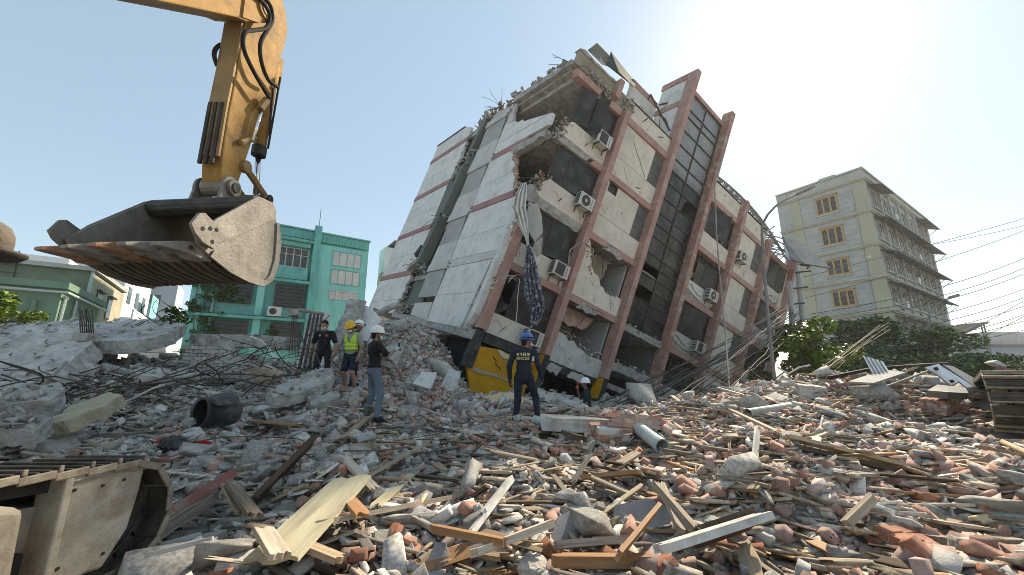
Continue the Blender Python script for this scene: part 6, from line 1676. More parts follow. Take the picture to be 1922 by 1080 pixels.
    if o.get('helmet'):
        m = MB()
        m.lathe([(0.001, .158), (.04, .154), (.075, .138), (.10, .112), (.115, .075), (.121, .035), (.124, .02)], 24, Mh @ Matrix.Translation((0, .0, .015)) @ Matrix.Diagonal((.94, 1.12, 1, 1)))
        hm = m.build('helmet', MT[o['helmet']], t, smooth=True, local=True)
        sm = hm.modifiers.new('thick', 'SOLIDIFY'); sm.thickness = .004
        bm_ = MB(); n = 26
        ri, ro = [], []
        for i in range(n):
            a = 2 * math.pi * i / n
            c, s_ = math.cos(a), math.sin(a)
            ext = .012 + .042 * max(0, s_) ** 2
            ri.append(Mh @ Vector((c * .115, s_ * .137, .037))); ro.append(Mh @ Vector((c * (.115 + ext * .6), s_ * .137 + s_ * ext, .030 - .01 * max(0, s_))))
        bm_.add(ri + ro, [(i, (i + 1) % n, n + (i + 1) % n, n + i) for i in range(n)])
        b_ = bm_.build('brim', MT[o['helmet']], hm, smooth=True, local=True); sm = b_.modifiers.new('thick', 'SOLIDIFY'); sm.thickness = .006
        rb = MB(); rb.tube([Mh @ Vector((0, y * 1.12, .018 + z)) for y, z in ((-.11, .07), (-.085, .125), (-.04, .158), (0, .164), (.04, .158), (.085, .125), (.108, .07))], .012, 6)
        rb.build('ridge', MT[o['helmet']], hm, smooth=True, local=True)
        for s in (-1, 1):
            MB().tube([Mh @ Vector((s * .10, -.01, .03)), Mh @ Vector((s * .082, .03, -.06)), Mh @ Vector((s * .03, .06, -.125))], .006, 5).build('chin_strap', MT['blackc'], hm, local=True)
        if o.get('headlamp'):
            MB().ring(Mh @ Vector((0, 0, .055)), (Mh.to_3x3() @ Vector((0, 0, 1))), .126, .134, .022, 20).build('headlamp_strap', MT['blackc'], hm, local=True)
            MB().cbox(Mh @ Vector((0, .165, .065)), (.05, .05, .04)).build('headlamp', MT['black_pl'], hm, local=True)
    if o.get('mask'):
        v, q = surfnet([ell((0, .062, -.055), (.062, .052, .052))], .01, .008)
        v = np.array([tuple(Mh @ Vector(p)) for p in v]); np_obj('face_mask', v, q, MT['mask'], True, t)
    t['_top'] = 0
    del t['_top']
    return t, A, topo, (Vt, Qt)
from mathutils.bvhtree import BVHTree
def print_on(parent, VQ, polys, x0, z0, sx, sz, mat, name, back=True):
    """flat print wrapped onto the shirt: polys in unit coordinates"""
    bv = BVHTree.FromPolygons([Vector(v) for v in VQ[0]], [tuple(int(i) for i in q) for q in VQ[1]])
    m = MB(); sg = -1 if back else 1
    for poly in polys:
        P = []
        for (u, w) in poly:
            x = x0 + u * sx; z = z0 + w * sz
            h = bv.ray_cast(Vector((x, sg * .6, z)), Vector((0, -sg, 0)))
            y = (h[0].y if h[0] is not None else sg * .1) + sg * .006
            P.append((x, y, z))
        k = len(P); m.add(P, [tuple(range(k))])
    return m.build(name, mat, parent, local=True)
def bars(spec):   # list of (x0,z0,x1,z1) boxes
    out = []
    for (a, b, c, d) in spec:
        n = 3
        for i in range(n):
            u0 = a + (c - a) * i / n; u1 = a + (c - a) * (i + 1) / n
            out.append([(u0, b), (u1, b), (u1, d), (u0, d)])
    return out
GL5 = {'R': [(0, 0, .18, 1), (.18, .82, .8, 1), (.62, .5, .8, .82), (.18, .45, .8, .6), (.5, 0, .75, .45)], 'E': [(0, 0, .18, 1), (.18, .82, .75, 1), (.18, .42, .65, .58), (.18, 0, .75, .17)],
       'S': [(0, .82, .75, 1), (0, .5, .18, .82), (0, .42, .75, .58), (.57, .17, .75, .42), (0, 0, .75, .17)], 'C': [(0, 0, .18, 1), (.18, .82, .75, 1), (.18, 0, .75, .17)],
       'U': [(0, 0, .18, 1), (.57, 0, .75, 1), (.18, 0, .57, .17)]}
def word(txt, adv=1.0):
    out = []
    for i, ch in enumerate(txt):
        for (a, b, c, d) in GL5[ch]: out.append((a + i * adv, b, c + i * adv, d))
    return bars(out)
def gz(x, y): return Hs(x, y)
def stand(u, y, dz=0.0):
    x = (u - 961) / 724 * (y * math.cos(PITCH)); x = at(u, 700, y).x
    return (x, y, gz(x, y) + dz)
PP = {}
# rescuer in navy
loc = stand(983, 7.7, .0)
PP['rescuer'] = person('person in navy rescue coverall and blue helmet, back to us, stepping on rubble', loc, 14,
    dict(pel=(0, 0, .93), ch=(.0, .03, 1.27), nk=(.02, .05, 1.45), hd=(.045, .09, 1.60), lsh=(-.19, .02, 1.40), rsh=(.20, .04, 1.39),
         lel=(-.275, -.02, 1.13), lwr=(-.285, .06, .88), rel=(.28, .04, 1.13), rwr=(.31, .17, .92), lhp=(-.1, 0, .92), rhp=(.1, 0, .92),
         lkn=(-.13, .05, .50), lan=(-.17, .0, .09), rkn=(.20, .14, .54), ran=(.26, .02, .13), hy=52, rft=30, lft=-5),
    dict(top='navy', bottom='navy', sleeve=2, helmet='hel_b', headlamp=True, mask=True, gloves=('glove_d', 'glove_y'), boots=True, belt=True), 1.78)
pt, pA, ptop, pVQ = PP['rescuer']
print_on(ptop, pVQ, word('RESCUE', 1.0), -.125, 1.245, .043, .048, MT['letters'], 'back_print')
gl_ = [(0, .0, .8, .12), (0, .44, .8, .56), (.08, .12, .22, 1), (.58, .0, .72, 1), (.3, .6, .5, 1),
       (1.1, .8, 1.9, .95), (1.55, 0, 1.72, .8), (1.15, .3, 1.5, .42),
       (2.2, 0, 2.35, 1), (2.35, .84, 2.95, 1), (2.35, .4, 2.95, .54), (2.8, 0, 2.95, .84), (2.45, 0, 2.7, .12),
       (3.3, 0, 3.45, 1), (3.5, .78, 4.1, .95), (3.72, 0, 3.88, .78), (3.95, .2, 4.1, .6)]
print_on(ptop, pVQ, bars(gl_), -.125, 1.315, .062, .062, MT['letters'], 'back_print')
print_on(ptop, pVQ, bars([(0, 0, 1, 1)]), .175, 1.22, .035, .09, MT['white_print'], 'sleeve_patch')
# man in black T-shirt and jeans
loc = stand(702, 7.75)
PP['jeans'] = person('person in black T-shirt, blue jeans and white helmet raising gloved hands with a phone', loc, 52,
    dict(pel=(0, 0, .95), ch=(0, -.03, 1.29), nk=(0, -.02, 1.47), hd=(0, .01, 1.62), lsh=(-.195, -.02, 1.41), rsh=(.195, -.02, 1.41),
         rel=(.25, .16, 1.20), rwr=(.09, .36, 1.33), lel=(-.22, .14, 1.20), lwr=(-.03, .34, 1.30), lkn=(-.14, .04, .50), lan=(-.19, -.04, .09), rkn=(.15, .10, .51), ran=(.19, .04, .09),
         hy=12, rhup=(.3, -1, .3), rhside=(-.3, .2, 1), lhup=(-.3, -1, .3), lhside=(.3, .2, 1), curl=.9, rft=25, lft=-10),
    dict(top='blackc', bottom='denim', sleeve=.5, helmet='hel_w', mask=True, gloves=('glove_w', 'glove_w'), belt=True), 1.76)
ph = MB(); ph.cbox((.03, .46, 1.40), (.078, .012, .155), Euler((.2, 0, .1)).to_matrix())
pho = ph.build('phone', MT['black_pl'], None, local=True)
pho.location = loc; pho.rotation_euler = (0, 0, -R(52)); pho.scale = (1.76 / 1.72,) * 3
tag(pho, 'dark phone held up in white gloved hands of the man in jeans', 'phone')
# man in yellow vest
loc = stand(657, 9.2, .05)
PP['vest'] = person('person in yellow hi-vis vest and yellow helmet looking down, dark shorts', loc, 188,
    dict(pel=(0, 0, .92), ch=(0, .05, 1.25), nk=(0, .09, 1.42), hd=(0, .15, 1.55), lsh=(-.185, .05, 1.37), rsh=(.185, .05, 1.37),
         rel=(.31, .06, 1.14), rwr=(.37, .14, .90), lel=(-.25, .02, 1.12), lwr=(-.24, .1, .88), lkn=(-.11, .10, .50), lan=(-.11, -.06, .13), rkn=(.14, .04, .48), ran=(.17, -.14, .09), nod=-22),
    dict(top='greyc', bottom='navy', sleeve=.55, helmet='hel_y', mask=True, shorts=True, shoe='greyc'), 1.68)
pt, pA, ptop, pVQ = PP['vest']
vst = [ell(pA['ch'] + (0, .0, .03), (.178, .126, .165)), ell((pA['ch'] + pA['pel']) / 2 + (0, .01, 0), (.164, .122, .17)), cap(pA['lsh'] + (.05, 0, .005), pA['rsh'] - (.05, 0, -.005), .074)]
v, q = surfnet(vst, .03, .012)
kp = (v[:, 2] > .98) & (np.abs(v[:, 0]) < .19) & ~((np.abs(v[:, 0]) < (v[:, 2] - 1.18) * .42) & (v[:, 1] > .03))
vo = np_obj('vest', v, q[kp[q].all(1)], MT['hivis'], True, pt)
for z in (1.02, 1.11):
    w_ = surfnet([ell((pA['ch'] + pA['pel']) / 2 + (0, .01, z - 1.085), (.176, .134, .022))], .01, .011)
    np_obj('reflective_strip', w_[0], w_[1], MT['hivis_strip'], True, vo)
# man behind with white helmet
loc = stand(664, 10.6); loc = (loc[0], loc[1], at(664, 602, 10.6).z - 1.76)
PP['behind'] = person('person with white helmet and headlamp, only head showing behind the vest', loc, 78, dict(hy=10, nod=-8), dict(top='greenc', bottom='blackc', sleeve=.5, helmet='hel_w', headlamp=True), 1.70)
# man in black facing us
loc = stand(604, 9.9); loc = (loc[0], loc[1], at(604, 603, 9.9).z - 1.70)
PP['black'] = person('person in black T-shirt and black trousers with lowered mask, bareheaded, facing us', loc, 176,
    dict(pel=(0, 0, .94), ch=(0, .05, 1.26), nk=(0, .08, 1.44), hd=(0, .12, 1.58), lsh=(-.19, .05, 1.38), rsh=(.19, .05, 1.38), lel=(-.29, .04, 1.12), lwr=(-.33, .14, .90),
         rel=(.28, .02, 1.12), rwr=(.31, .06, .87), lkn=(-.17, .12, .52), lan=(-.20, -.02, .12), rkn=(.14, .03, .49), ran=(.18, -.08, .09), nod=-18),
    dict(top='blackc', bottom='blackc', sleeve=.5, mask=True), 1.72)
pt, pA, ptop, pVQ = PP['black']
print_on(ptop, pVQ, bars([(0, 0, 1, .35), (0, .6, 1, 1)]), .05, 1.30, .065, .035, MT['white_print'], 'chest_print', back=False)
print_on(ptop, pVQ, bars([(0, 0, 1, 1)]), -.115, 1.29, .07, .055, MT['red_print'], 'chest_print', back=False)
# man in dark green polo at the wall
loc = stand(1100, 11.2); loc = (loc[0], loc[1], at(1103, 709, 11.2).z - 1.80)
PP['green'] = person('person in dark green polo shirt and white helmet lifting a red radio, beside the facade', loc, -72,
    dict(hy=6, rel=(.17, .22, 1.22), rwr=(.03, .26, 1.47), rhup=(.8, .4, .2), rhside=(-.3, .2, 1), curl=1.2), dict(top='greenc', bottom='blackc', sleeve=.5, helmet='hel_w', mask=False), 1.72)
rd = MB(); rd.cbox((.0, .255, 1.60), (.05, .05, .14)); rdo = rd.build('red_radio', MT['red_cloth'], None, local=True)
rdo.location = loc; rdo.rotation_euler = (0, 0, R(72)); tag(rdo, 'small red radio held at the face of the green shirted man', 'radio')
# ---------------------------------------------------------------- debris with a place of its own
LM = [(-2.9, 3.0, 'near excavator track'), (-1.6, 3.2, 'wide yellow board'), (-.3, 2.8, 'squared grey block'), (.7, 2.9, 'leaning slate sheets'), (2.0, 3.0, 'white frame beam'), (3.2, 3.2, 'wide brown plank'),
      (-2.6, 5.2, 'black bin'), (-.8, 4.2, 'white moulding strip'), (1.3, 5.0, 'pale blue pipe'), (2.9, 4.9, 'long pale plank'), (4.9, 5.0, 'right hand track'), (4.4, 3.6, 'hollow brick lump'),
      (-5.0, 6.0, 'left rebar tangle'), (-2.8, 7.6, 'man in jeans'), (.2, 7.6, 'rescuer'), (2.2, 7.6, 'brick wall fragment'), (4.4, 7.2, 'grey elbow pipe'), (6.4, 7.0, 'stacked brick lump'),
      (-4.6, 10.5, 'tilted slab'), (-2.5, 11.5, 'end wall mound'), (1.5, 11, 'green shirted man'), (6.0, 10.5, 'corrugated sheet'), (-9, 10, 'left slabs'), (9.5, 10, 'right crest sheets')]
def near(x, y):
    q = min(LM, key=lambda q: (q[0] - x) ** 2 + (q[1] - y) ** 2); dx, dy = x - q[0], y - q[1]
    if math.hypot(dx, dy) < .3: r_ = 'beside'
    elif abs(dx) > abs(dy): r_ = 'right of' if dx > 0 else 'left of'
    else: r_ = 'beyond' if dy > 0 else 'in front of'
    return f"{r_} the {q[2]}"
def gp(u, v, z=None, it=30):
    """ground point under a pixel (or on the plane z)"""
    d = ray(u, v)
    if z is not None: return _C + d * ((z - CAMZ) / d.z)
    t = 1.0
    for _ in range(400):
        p = _C + d * t
        if p.z < Hs(p.x, p.y): break
        t *= 1.012
    return p
def piece(mb, name, mat, label, cat, group=None, bevel=0):
    v = np.array(mb.v); o = Vector((v[:, 0].mean(), v[:, 1].mean(), v[:, 2].min()))
    return tag(mb.build(name, mat, origin=o, bevel=bevel), label, cat, group)
def plank(u0, v0, u1, v1, w, th, mat, label, z0=.12, z1=.12, roll=0.0, name='wood_plank', cat='plank', rr=rnd):
    z0 += .12; z1 += .12
    """board between the ground points under two pixels, z0/z1 = height of its ends above the ground there"""
    a = gp(u0, v0); b = gp(u1, v1)
    a = a + (a - _C).normalized() * -z0 * .9 + Vector((0, 0, z0 * .4)); b = b + (b - _C).normalized() * -z1 * .9 + Vector((0, 0, z1 * .4))
    d = b - a; L = d.length; d.normalize()
    s = d.cross(Vector((0, 0, 1))).normalized(); n = s.cross(d)
    s, n = s * math.cos(roll) + n * math.sin(roll), n * math.cos(roll) - s * math.sin(roll)
    V, Fc = plank_variant(rr, 6, .05 if w > .3 else .12)
    m = MB(); m.add([a + d * ((p[0] + .5) * L) + s * (p[1] * w) + n * (p[2] * th) for p in V], [tuple(f) for f in Fc])
    # local x along the board so that the grain follows it
    me_o = Vector(a)
    R3 = Matrix((d, s, n)).transposed()
    me = bpy.data.meshes.new(name)
    Ri = R3.inverted()
    me.from_pydata([tuple(Ri @ (Vector(p) - me_o)) for p in m.v], [], m.f); me.materials.append(MT[mat]); me.update()
    o = bpy.data.objects.new(name, me); col.objects.link(o)
    M4 = R3.to_4x4(); M4.translation = me_o; o.matrix_world = M4
    return tag(o, label, cat)
plank(500, 1085, 662, 922, .40, .03, 'plywood', 'wide pale yellow board lying in the left foreground', .10, .22, .1)
plank(612, 962, 800, 852, .15, .05, 'wood', 'long weathered grey timber with split end right of the yellow board', .2, .25, .5)
plank(470, 962, 588, 858, .22, .06, 'wood_d', 'thick dark timber with pale split face rising behind the yellow board', .10, .45, .9)
plank(590, 1015, 845, 958, .10, .04, 'wood_l', 'long pale brown batten crossing the foreground left of centre', .18, .18, .3)
plank(640, 880, 705, 945, .14, .03, 'wood_l', 'short pale plank leaning down behind the yellow board', .25, .15, .2)
plank(700, 975, 778, 900, .13, .02, 'plywood', 'narrow pale yellow strip board beside the grey timber', .12, .12, .1)
plank(645, 960, 680, 1010, .12, .03, 'wood_o', 'short reddish brown plank lying over the long pale batten', .25, .25, .1)
plank(430, 940, 475, 1012, .13, .035, 'wood', 'pair end of brown plank standing over the hollow brick block', .30, .30, .3)
plank(415, 945, 445, 1000, .07, .03, 'wood_l', 'narrow batten beside the brown plank over the hollow brick block', .33, .28, .3)
plank(488, 1035, 520, 1095, .13, .035, 'wood_l', 'short pale plank end poking up at the bottom edge', .25, .25, .2)
plank(560, 1050, 640, 1085, .12, .04, 'wood_l', 'pale plank at the bottom edge right of the yellow board', .15, .15, .2)
plank(190, 1090, 400, 962, .16, .10, 'wood', 'heavy round edged timber beam running out beside the near track', .12, .25, .4)
plank(300, 1000, 440, 915, .12, .10, 'red_paint', 'timber with flaking red paint above the hollow brick block', .20, .3, .4)
plank(235, 1085, 372, 1043, .035, .03, 'white_trim', 'upper white metal trim strip at the bottom left', .3, .3, .2, 'metal_trim', 'trim')
plank(262, 1092, 392, 1058, .05, .03, 'white_trim', 'lower white metal trim strip at the bottom left', .28, .28, .2, 'metal_trim', 'trim')
plank(878, 1038, 962, 926, .06, .04, 'white_trim', 'long white moulding strip leaning in the centre foreground', .15, .22, .5, 'moulding_strip', 'trim')
plank(806, 1026, 950, 1058, .08, .05, 'wood_o', 'bright orange varnished batten at the bottom centre', .2, .2, .2)
plank(1035, 1082, 1260, 1083, .08, .07, 'wood_o', 'orange varnished beam along the bottom edge', .12, .12, .1)
plank(880, 1082, 1040, 1022, .07, .05, 'wood_l', 'pale bowed batten at the bottom centre over the grey block', .2, .25, .3)
plank(1160, 1082, 1238, 998, .12, .03, 'wood_o', 'brown veneered board standing on edge right of centre', .15, .3, 1.0)
plank(1230, 940, 1312, 1038, .07, .06, 'wood', 'grey brown batten leaning across the slate sheets', .25, .2, .4)
plank(1243, 935, 1282, 1035, .06, .04, 'wood_l', 'pale split batten beside the slate sheets', .2, .2, .3)
plank(1238, 1078, 1446, 1012, .12, .05, 'white_trim', 'long white painted door frame beam in the right foreground', .22, .28, .35, 'frame_beam', 'beam')
plank(1300, 1040, 1420, 1005, .16, .10, 'wood_d', 'black brown timber lying behind the white frame beam', .12, .18, .7)
plank(1040, 1052, 1180, 1040, .09, .05, 'wood', 'split grey timber lying flat between slate sheets and bottom edge', .12, .12, .5)
plank(1475, 838, 1705, 893, .13, .04, 'wood_l', 'long pale plank running down through the middle of the right heap', .15, .12, .3)
plank(1480, 850, 1700, 902, .07, .05, 'wood_d', 'dark batten just below the long pale plank of the right heap', .08, .08, .3)
plank(1370, 780, 1480, 835, .10, .03, 'wood_l', 'pale plank below the grey elbow pipe', .15, .1, .2)
plank(1425, 830, 1418, 885, .08, .02, 'white_trim', 'upright white slat standing in the right heap', .25, .05, 1.2)
plank(1580, 912, 1640, 908, .14, .03, 'wood', 'short brown plank lying flat in the right heap', .12, .12, .0)
plank(1590, 1010, 1650, 970, .08, .05, 'wood_l', 'short broken pale batten pointing up in the lower right heap', .1, .25, .3)
plank(1745, 1000, 1860, 1015, .14, .02, 'wood_l', 'splintered pale plywood strip in the lower right', .1, .1, .1)
plank(1760, 1040, 1922, 1042, .14, .05, 'wood', 'wide brown plank at the lower right edge', .1, .1, .2)
plank(1200, 870, 1120, 915, .10, .03, 'wood_l', 'pale brown plank sloping from the blue pipe end', .2, .12, .2)
plank(1090, 915, 1205, 905, .14, .04, 'wood_o', 'yellow brown split board in the centre of the heap', .12, .12, .3)
plank(1075, 925, 1110, 880, .07, .03, 'wood', 'dark splinter standing up beside the split board', .1, .3, .5)
plank(905, 985, 960, 925, .04, .03, 'white_trim', 'thin white strip standing in front of the pebbly rubble', .1, .25, .4, 'metal_trim', 'trim')
plank(640, 838, 690, 792, .12, .04, 'wood', 'grey board leaning among bricks left of the man in jeans', .1, .1, .2)
plank(470, 800, 560, 808, .2, .03, 'wood_o', 'brown board lying behind the black bin', .1, .1, .1)
plank(1020, 810, 1095, 838, .14, .05, 'wood_d', 'dark grey beam lying below the green pipe', .12, .12, .2)
plank(1170, 760, 1330, 742, .1, .06, 'dust_conc', 'dusty concrete strip lying along the foot of the facade', .1, .1, .2, 'concrete_strip', 'concrete piece')
plank(1500, 640 + 78, 1640, 705, .10, .03, 'wood', 'grey board on top of the right heap below the lamp post', .15, .2, .2)
plank(1590, 722, 1770, 716, .35, .04, 'wood_o', 'wide reddish board lying along the crest of the right heap', .15, .2, .25)
plank(1560, 735, 1660, 722, .05, .05, 'red_paint', 'red painted metal rail on the right heap', .15, .15, .2, 'metal_rail', 'rail')
plank(1530, 790, 1640, 735, .04, .03, 'wood_l', 'thin pale lath on the upper right heap', .15, .15, .2)
# pipes
def pipe(u0, v0, u1, v1, r, mat, label, z0=.1, z1=.1, elbow=False):
    a = gp(u0, v0); b = gp(u1, v1)
    a = a - (a - _C).normalized() * z0 + Vector((0, 0, r)); b = b - (b - _C).normalized() * z1 + Vector((0, 0, r))
    m = MB(); m.ring(a, b - a, r * .9, r, (b - a).length, 18)
    o = thing('pipe', label, 'pipe', (a.x, a.y, a.z - r))
    m.build('tube', MT[mat], o, smooth=False)
    if elbow:
        d = (b - a).normalized(); s = Vector((.4, -.6, -.5)).normalized()
        MB().tube([b - d * .02, b + d * r, b + d * r * 1.6 + s * r * .8, b + d * r * 1.8 + s * r * 2.2], r * 1.15, 14).build('elbow', MT['pipe'], o, smooth=True)
    else:
        MB().ring(b - (b - a).normalized() * .05, b - a, r * .92, r * 1.12, .06, 18).build('socket', MT[mat], o)
    return o
pipe(1200, 818, 1243, 852, .09, 'pipe', 'pale blue plastic pipe with open black end in mid rubble', .12, .15)
pipe(1405, 785, 1488, 772, .085, 'pipe_g', 'grey plastic pipe with elbow on the right heap', .12, .15, True)
pipe(1050, 806, 1004, 799, .08, 'pipe', 'short green blue pipe at the boots of the rescuer', .05, .05)
pipe(850, 1018, 790, 1062, .028, 'cable_pale', 'thin cream pipe at the bottom left of centre', .2, .2)
# slabs, blocks
cloud = bpy.data.textures.new('broken_surface', 'CLOUDS'); cloud.noise_scale = .2; cloud.noise_depth = 4
def roughen(o, amt=.06, lv=4):
    tm = o.modifiers.new('tri', 'TRIANGULATE')
    s_ = o.modifiers.new('fine', 'SUBSURF'); s_.subdivision_type = 'SIMPLE'; s_.levels = lv; s_.render_levels = lv
    d_ = o.modifiers.new('rough', 'DISPLACE'); d_.texture = cloud; d_.strength = amt; d_.mid_level = .5; d_.texture_coords = 'GLOBAL'
DUSTY = []
def slabpx(name, mat, label, pts, vec, cat='concrete slab', sub=None, bevel=.015):
    """pts: (u, v, y)"""
    m = MB(); m.prism([at(*p) for p in pts], vec)
    o = piece(m, name, MT[mat], label, cat)
    roughen(o, .10)
    if name in ('leaning_slab', 'concrete_slab', 'concrete_beam', 'concrete_block') and mat == 'dust_conc':
        n_ = 90 if name == 'leaning_slab' else 26
        tp = [at(*p) for p in pts]; q_ = []
        for _ in range(n_):
            i_ = rnd.randrange(1, len(tp) - 1); a_, b_ = sorted((rnd.random(), rnd.random()))
            q_.append(tp[0] * a_ + tp[i_] * (b_ - a_) + tp[i_ + 1] * (1 - b_) + Vector((0, -.02, .03)))
        DUSTY.extend(q_)
    return o
def jpx(pts, amp=.012):
    """pixel outline with a broken edge"""
    out = []
    for i, p in enumerate(pts):
        q = pts[(i + 1) % len(pts)]
        for t in (0, .33, .66):
            j = 0 if t == 0 else 1
            out.append((p[0] + (q[0] - p[0]) * t + j * rnd.uniform(-3, 3), p[1] + (q[1] - p[1]) * t + j * rnd.uniform(-1.6, 1.6), p[2] + (q[2] - p[2]) * t))
    return out
slabpx('leaning_slab', 'dust_conc', 'wide dusty grey concrete floor slab sloping down at the left edge', jpx([(-60, 622, 9.3), (60, 607, 9.8), (160, 600, 10.2), (172, 645, 9.2), (120, 690, 8.2), (40, 730, 7.3), (-60, 765, 6.6)]), (.05, .3, -.32))
slabpx('concrete_slab', 'dust_conc', 'flat dusty concrete slab jutting out beside the rebar column at left', jpx([(172, 606, 11.6), (288, 598, 12.2), (352, 604, 11.6), (330, 622, 10.4), (258, 638, 9.7), (178, 641, 9.6)]), (0, .05, -.33))
slabpx('concrete_beam', 'dust_conc', 'long horizontal concrete beam in front of the teal building', [(356, 627, 11.0), (470, 629, 11.0), (537, 633, 11.0), (534, 655, 11.0), (440, 651, 11.0), (360, 648, 11.0)], (.1, .5, 0), 'concrete beam')
# stone block wall: every block its own piece
bw_ = thing('block_wall', 'broken wall of dusty grey blocks under the long concrete beam', 'wall', at(385, 712, 10.6))
for r_ in range(9):
    for c_ in range(6):
        if r_ < 3 and c_ > 4 - r_ * .2 and False: continue
        u = 345 + c_ * 15.5 + (7 if r_ % 2 else 0) - (8 - r_) * -.0; v = 706 - r_ * 6.6
        if u > 436 - r_ * .5: continue
        p = at(u + 7.5, v, 10.6 + rnd.uniform(-.03, .03))
        MB().cbox(p, (.205, .16, .088), Euler((rnd.uniform(-.05, .05), rnd.uniform(-.06, .06), rnd.uniform(-.08, .08))).to_matrix()).build('block', MT['dust_conc'], bw_)
bw2 = thing('block_wall', 'stepped stump of pale blocks tumbling right of the taller block wall', 'wall', at(460, 712, 10.2))
for r_ in range(7):
    for c_ in range(6 - r_ // 2):
        p = at(432 + c_ * 13 + (6 if r_ % 2 else 0), 714 - r_ * 7 + c_ * 2.4, 10.2)
        MB().cbox(p, (.19, .16, .085), Euler((rnd.uniform(-.15, .15), rnd.uniform(-.15, .15), rnd.uniform(-.2, .2))).to_matrix()).build('block', MT['dust_conc'], bw2)
slabpx('concrete_slab', 'dust_conc', 'thin broken concrete slab lying over the rebar tangle', jpx([(246, 687, 8.6), (300, 690, 8.7), (376, 701, 8.8), (366, 708, 8.2), (300, 709, 8.0), (255, 704, 8.0)]), (0, .02, -.14))
slabpx('concrete_block', 'dust_conc', 'big rough concrete block in front of the rebar tangle at left', jpx([(8, 742, 6.2), (38, 728, 6.6), (112, 718, 6.9), (118, 735, 6.4), (92, 752, 6.0), (10, 760, 5.9)]), (0, .1, -.24), 'concrete block')
slabpx('concrete_slab', 'beige', 'yellowish broken slab leaning below the rebar tangle', jpx([(60, 805, 5.2), (130, 765, 5.8), (200, 738, 6.3), (228, 742, 6.2), (190, 765, 5.7), (120, 790, 5.3)]), (.02, .1, -.16))
slabpx('concrete_slab', 'dust_conc', 'low flat slab half buried at the far left above the track', jpx([(-20, 800, 4.9), (40, 772, 5.4), (100, 782, 5.2), (60, 812, 4.8)]), (0, .05, -.2))
big = slabpx('concrete_slab', 'dust_conc', 'thick tilted floor slab with brick edge in front of the men', jpx([(500, 733, 8.0), (545, 712, 8.5), (605, 690, 9.2), (628, 697, 8.9), (622, 712, 8.5), (560, 738, 8.0), (512, 756 - 10, 7.8)]), (0, .02, -.22))
slabpx('concrete_block', 'conc_edge', 'rough concrete block propping the tilted slab', jpx([(575, 745, 8.0), (632, 732, 8.3), (640, 745, 8.0), (590, 762, 7.8)]), (0, .1, -.25), 'concrete block')
slabpx('leaning_slab', 'w_end', 'white panel slab leaning on the mound left of the end wall', [(640, 640, 12.6), (668, 566, 13.0), (700, 580, 12.8), (716, 600, 12.5), (690, 640, 12.2)], (-.12, .25, .02), 'wall panel')
slabpx('leaning_slab', 'conc_edge', 'narrow broken concrete beam leaning behind the man in black', jpx([(618, 640, 11.6), (655, 562, 12.6), (672, 562, 12.6), (640, 645, 11.4)]), (.15, .4, 0), 'concrete beam')
slabpx('leaning_slab', 'w_lgrey', 'pinkish ribbed floor panel leaning behind the man in black', jpx([(556, 690, 10.6), (580, 588, 11.6), (612, 596, 11.6), (600, 690, 10.4)]), (.1, .12, .1), 'wall panel')
for k in range(4):
    a, b = at(562 + k * 9, 690, 10.35), at(583 + k * 7, 590, 11.45)
    piece(MB().tube([a, b], .035, 5), 'steel_rib', MT['rebar'], 'thin rusty rib on the pinkish leaning floor panel', 'steel rib', 'ribs of the leaning panel')
lump = thing('hanging_concrete_lump', 'concrete lump hanging on a pale pole in front of the teal building', 'concrete piece', at(553, 605, 10.8))
V, Fc = CH[3]
MB().add([at(552, 588, 10.8) + Vector(p * np.array([.34, .3, .5])) for p in V], [tuple(f) for f in Fc]).build('lump', MT['conc_edge'], lump)
MB().tube([at(560, 582, 10.8), at(608, 590, 11.2)], .05, 8).build('pole', MT['cable_pale'], lump)
for k in range(4): MB().tube([at(548 + k * 3, 596, 10.8), at(546 + k * 4, 630, 10.8), at(542 + k * 6, 668, 10.6)], .012, 4).build('rebar', MT['rebar'], lump)
cl_ = thing('rebar_column', 'stub of concrete column with upright rusty rebar cage on the left slab', 'rebar column', at(162, 645, 9.4))
MB().cbox(at(162, 634, 9.4), (.36, .3, .2)).build('column_stub', MT['conc_edge'], cl_)
for k in range(7):
    u = 150 + k * 4
    MB().tube([at(u + 2, 634, 9.4 + .1 * (k % 2)), at(u, 605, 9.4), at(u - 4 + rnd.uniform(-4, 4), 577 + rnd.uniform(-4, 8), 9.4)], .014, 5).build('rebar', MT['rebar'], cl_)
for k in range(3): MB().tube([at(150, 600 + k * 12, 9.35), at(176, 598 + k * 12, 9.35)], .01, 4).build('tie_bar', MT['rebar'], cl_)
# rebar tangles
def rebar(c, spread, n, label, group, r=(.008, .016), loop=.5, mat='rebar', L=(1.0, 2.6), pmax=.55):
    for i in range(n):
        p = Vector(c) + Vector((rnd.uniform(-1, 1) * spread[0], rnd.uniform(-1, 1) * spread[1], rnd.uniform(0, 1) * spread[2]))
        a = rnd.gauss(0, .7) + (math.pi if rnd.random() < .5 else 0); pit = rnd.gauss(.05, .3 * min(1, pmax / .4))
        P = [p.copy()]
        n_ = 9; st = rnd.uniform(*L) / n_
        ca, cp = rnd.gauss(0, loop) / n_ * 2, rnd.gauss(-.1, loop) / n_ * 1.6
        for k in range(n_):
            a += ca + rnd.gauss(0, .06); pit = max(-pmax, min(pmax, pit + cp + rnd.gauss(0, .06)))
            p = p + Vector((math.cos(a) * math.cos(pit), math.sin(a) * math.cos(pit) * .6, math.sin(pit))) * st
            g0 = Hs(p.x, p.y) + .02
            if p.z < g0: p.z = g0; pit = abs(pit) * .3
            P.append(p.copy())
        piece(MB().tube(P, rnd.uniform(*r), 5), 'rebar', MT[mat], label, 'rebar', group)
c0 = at(150, 690, 8.0)
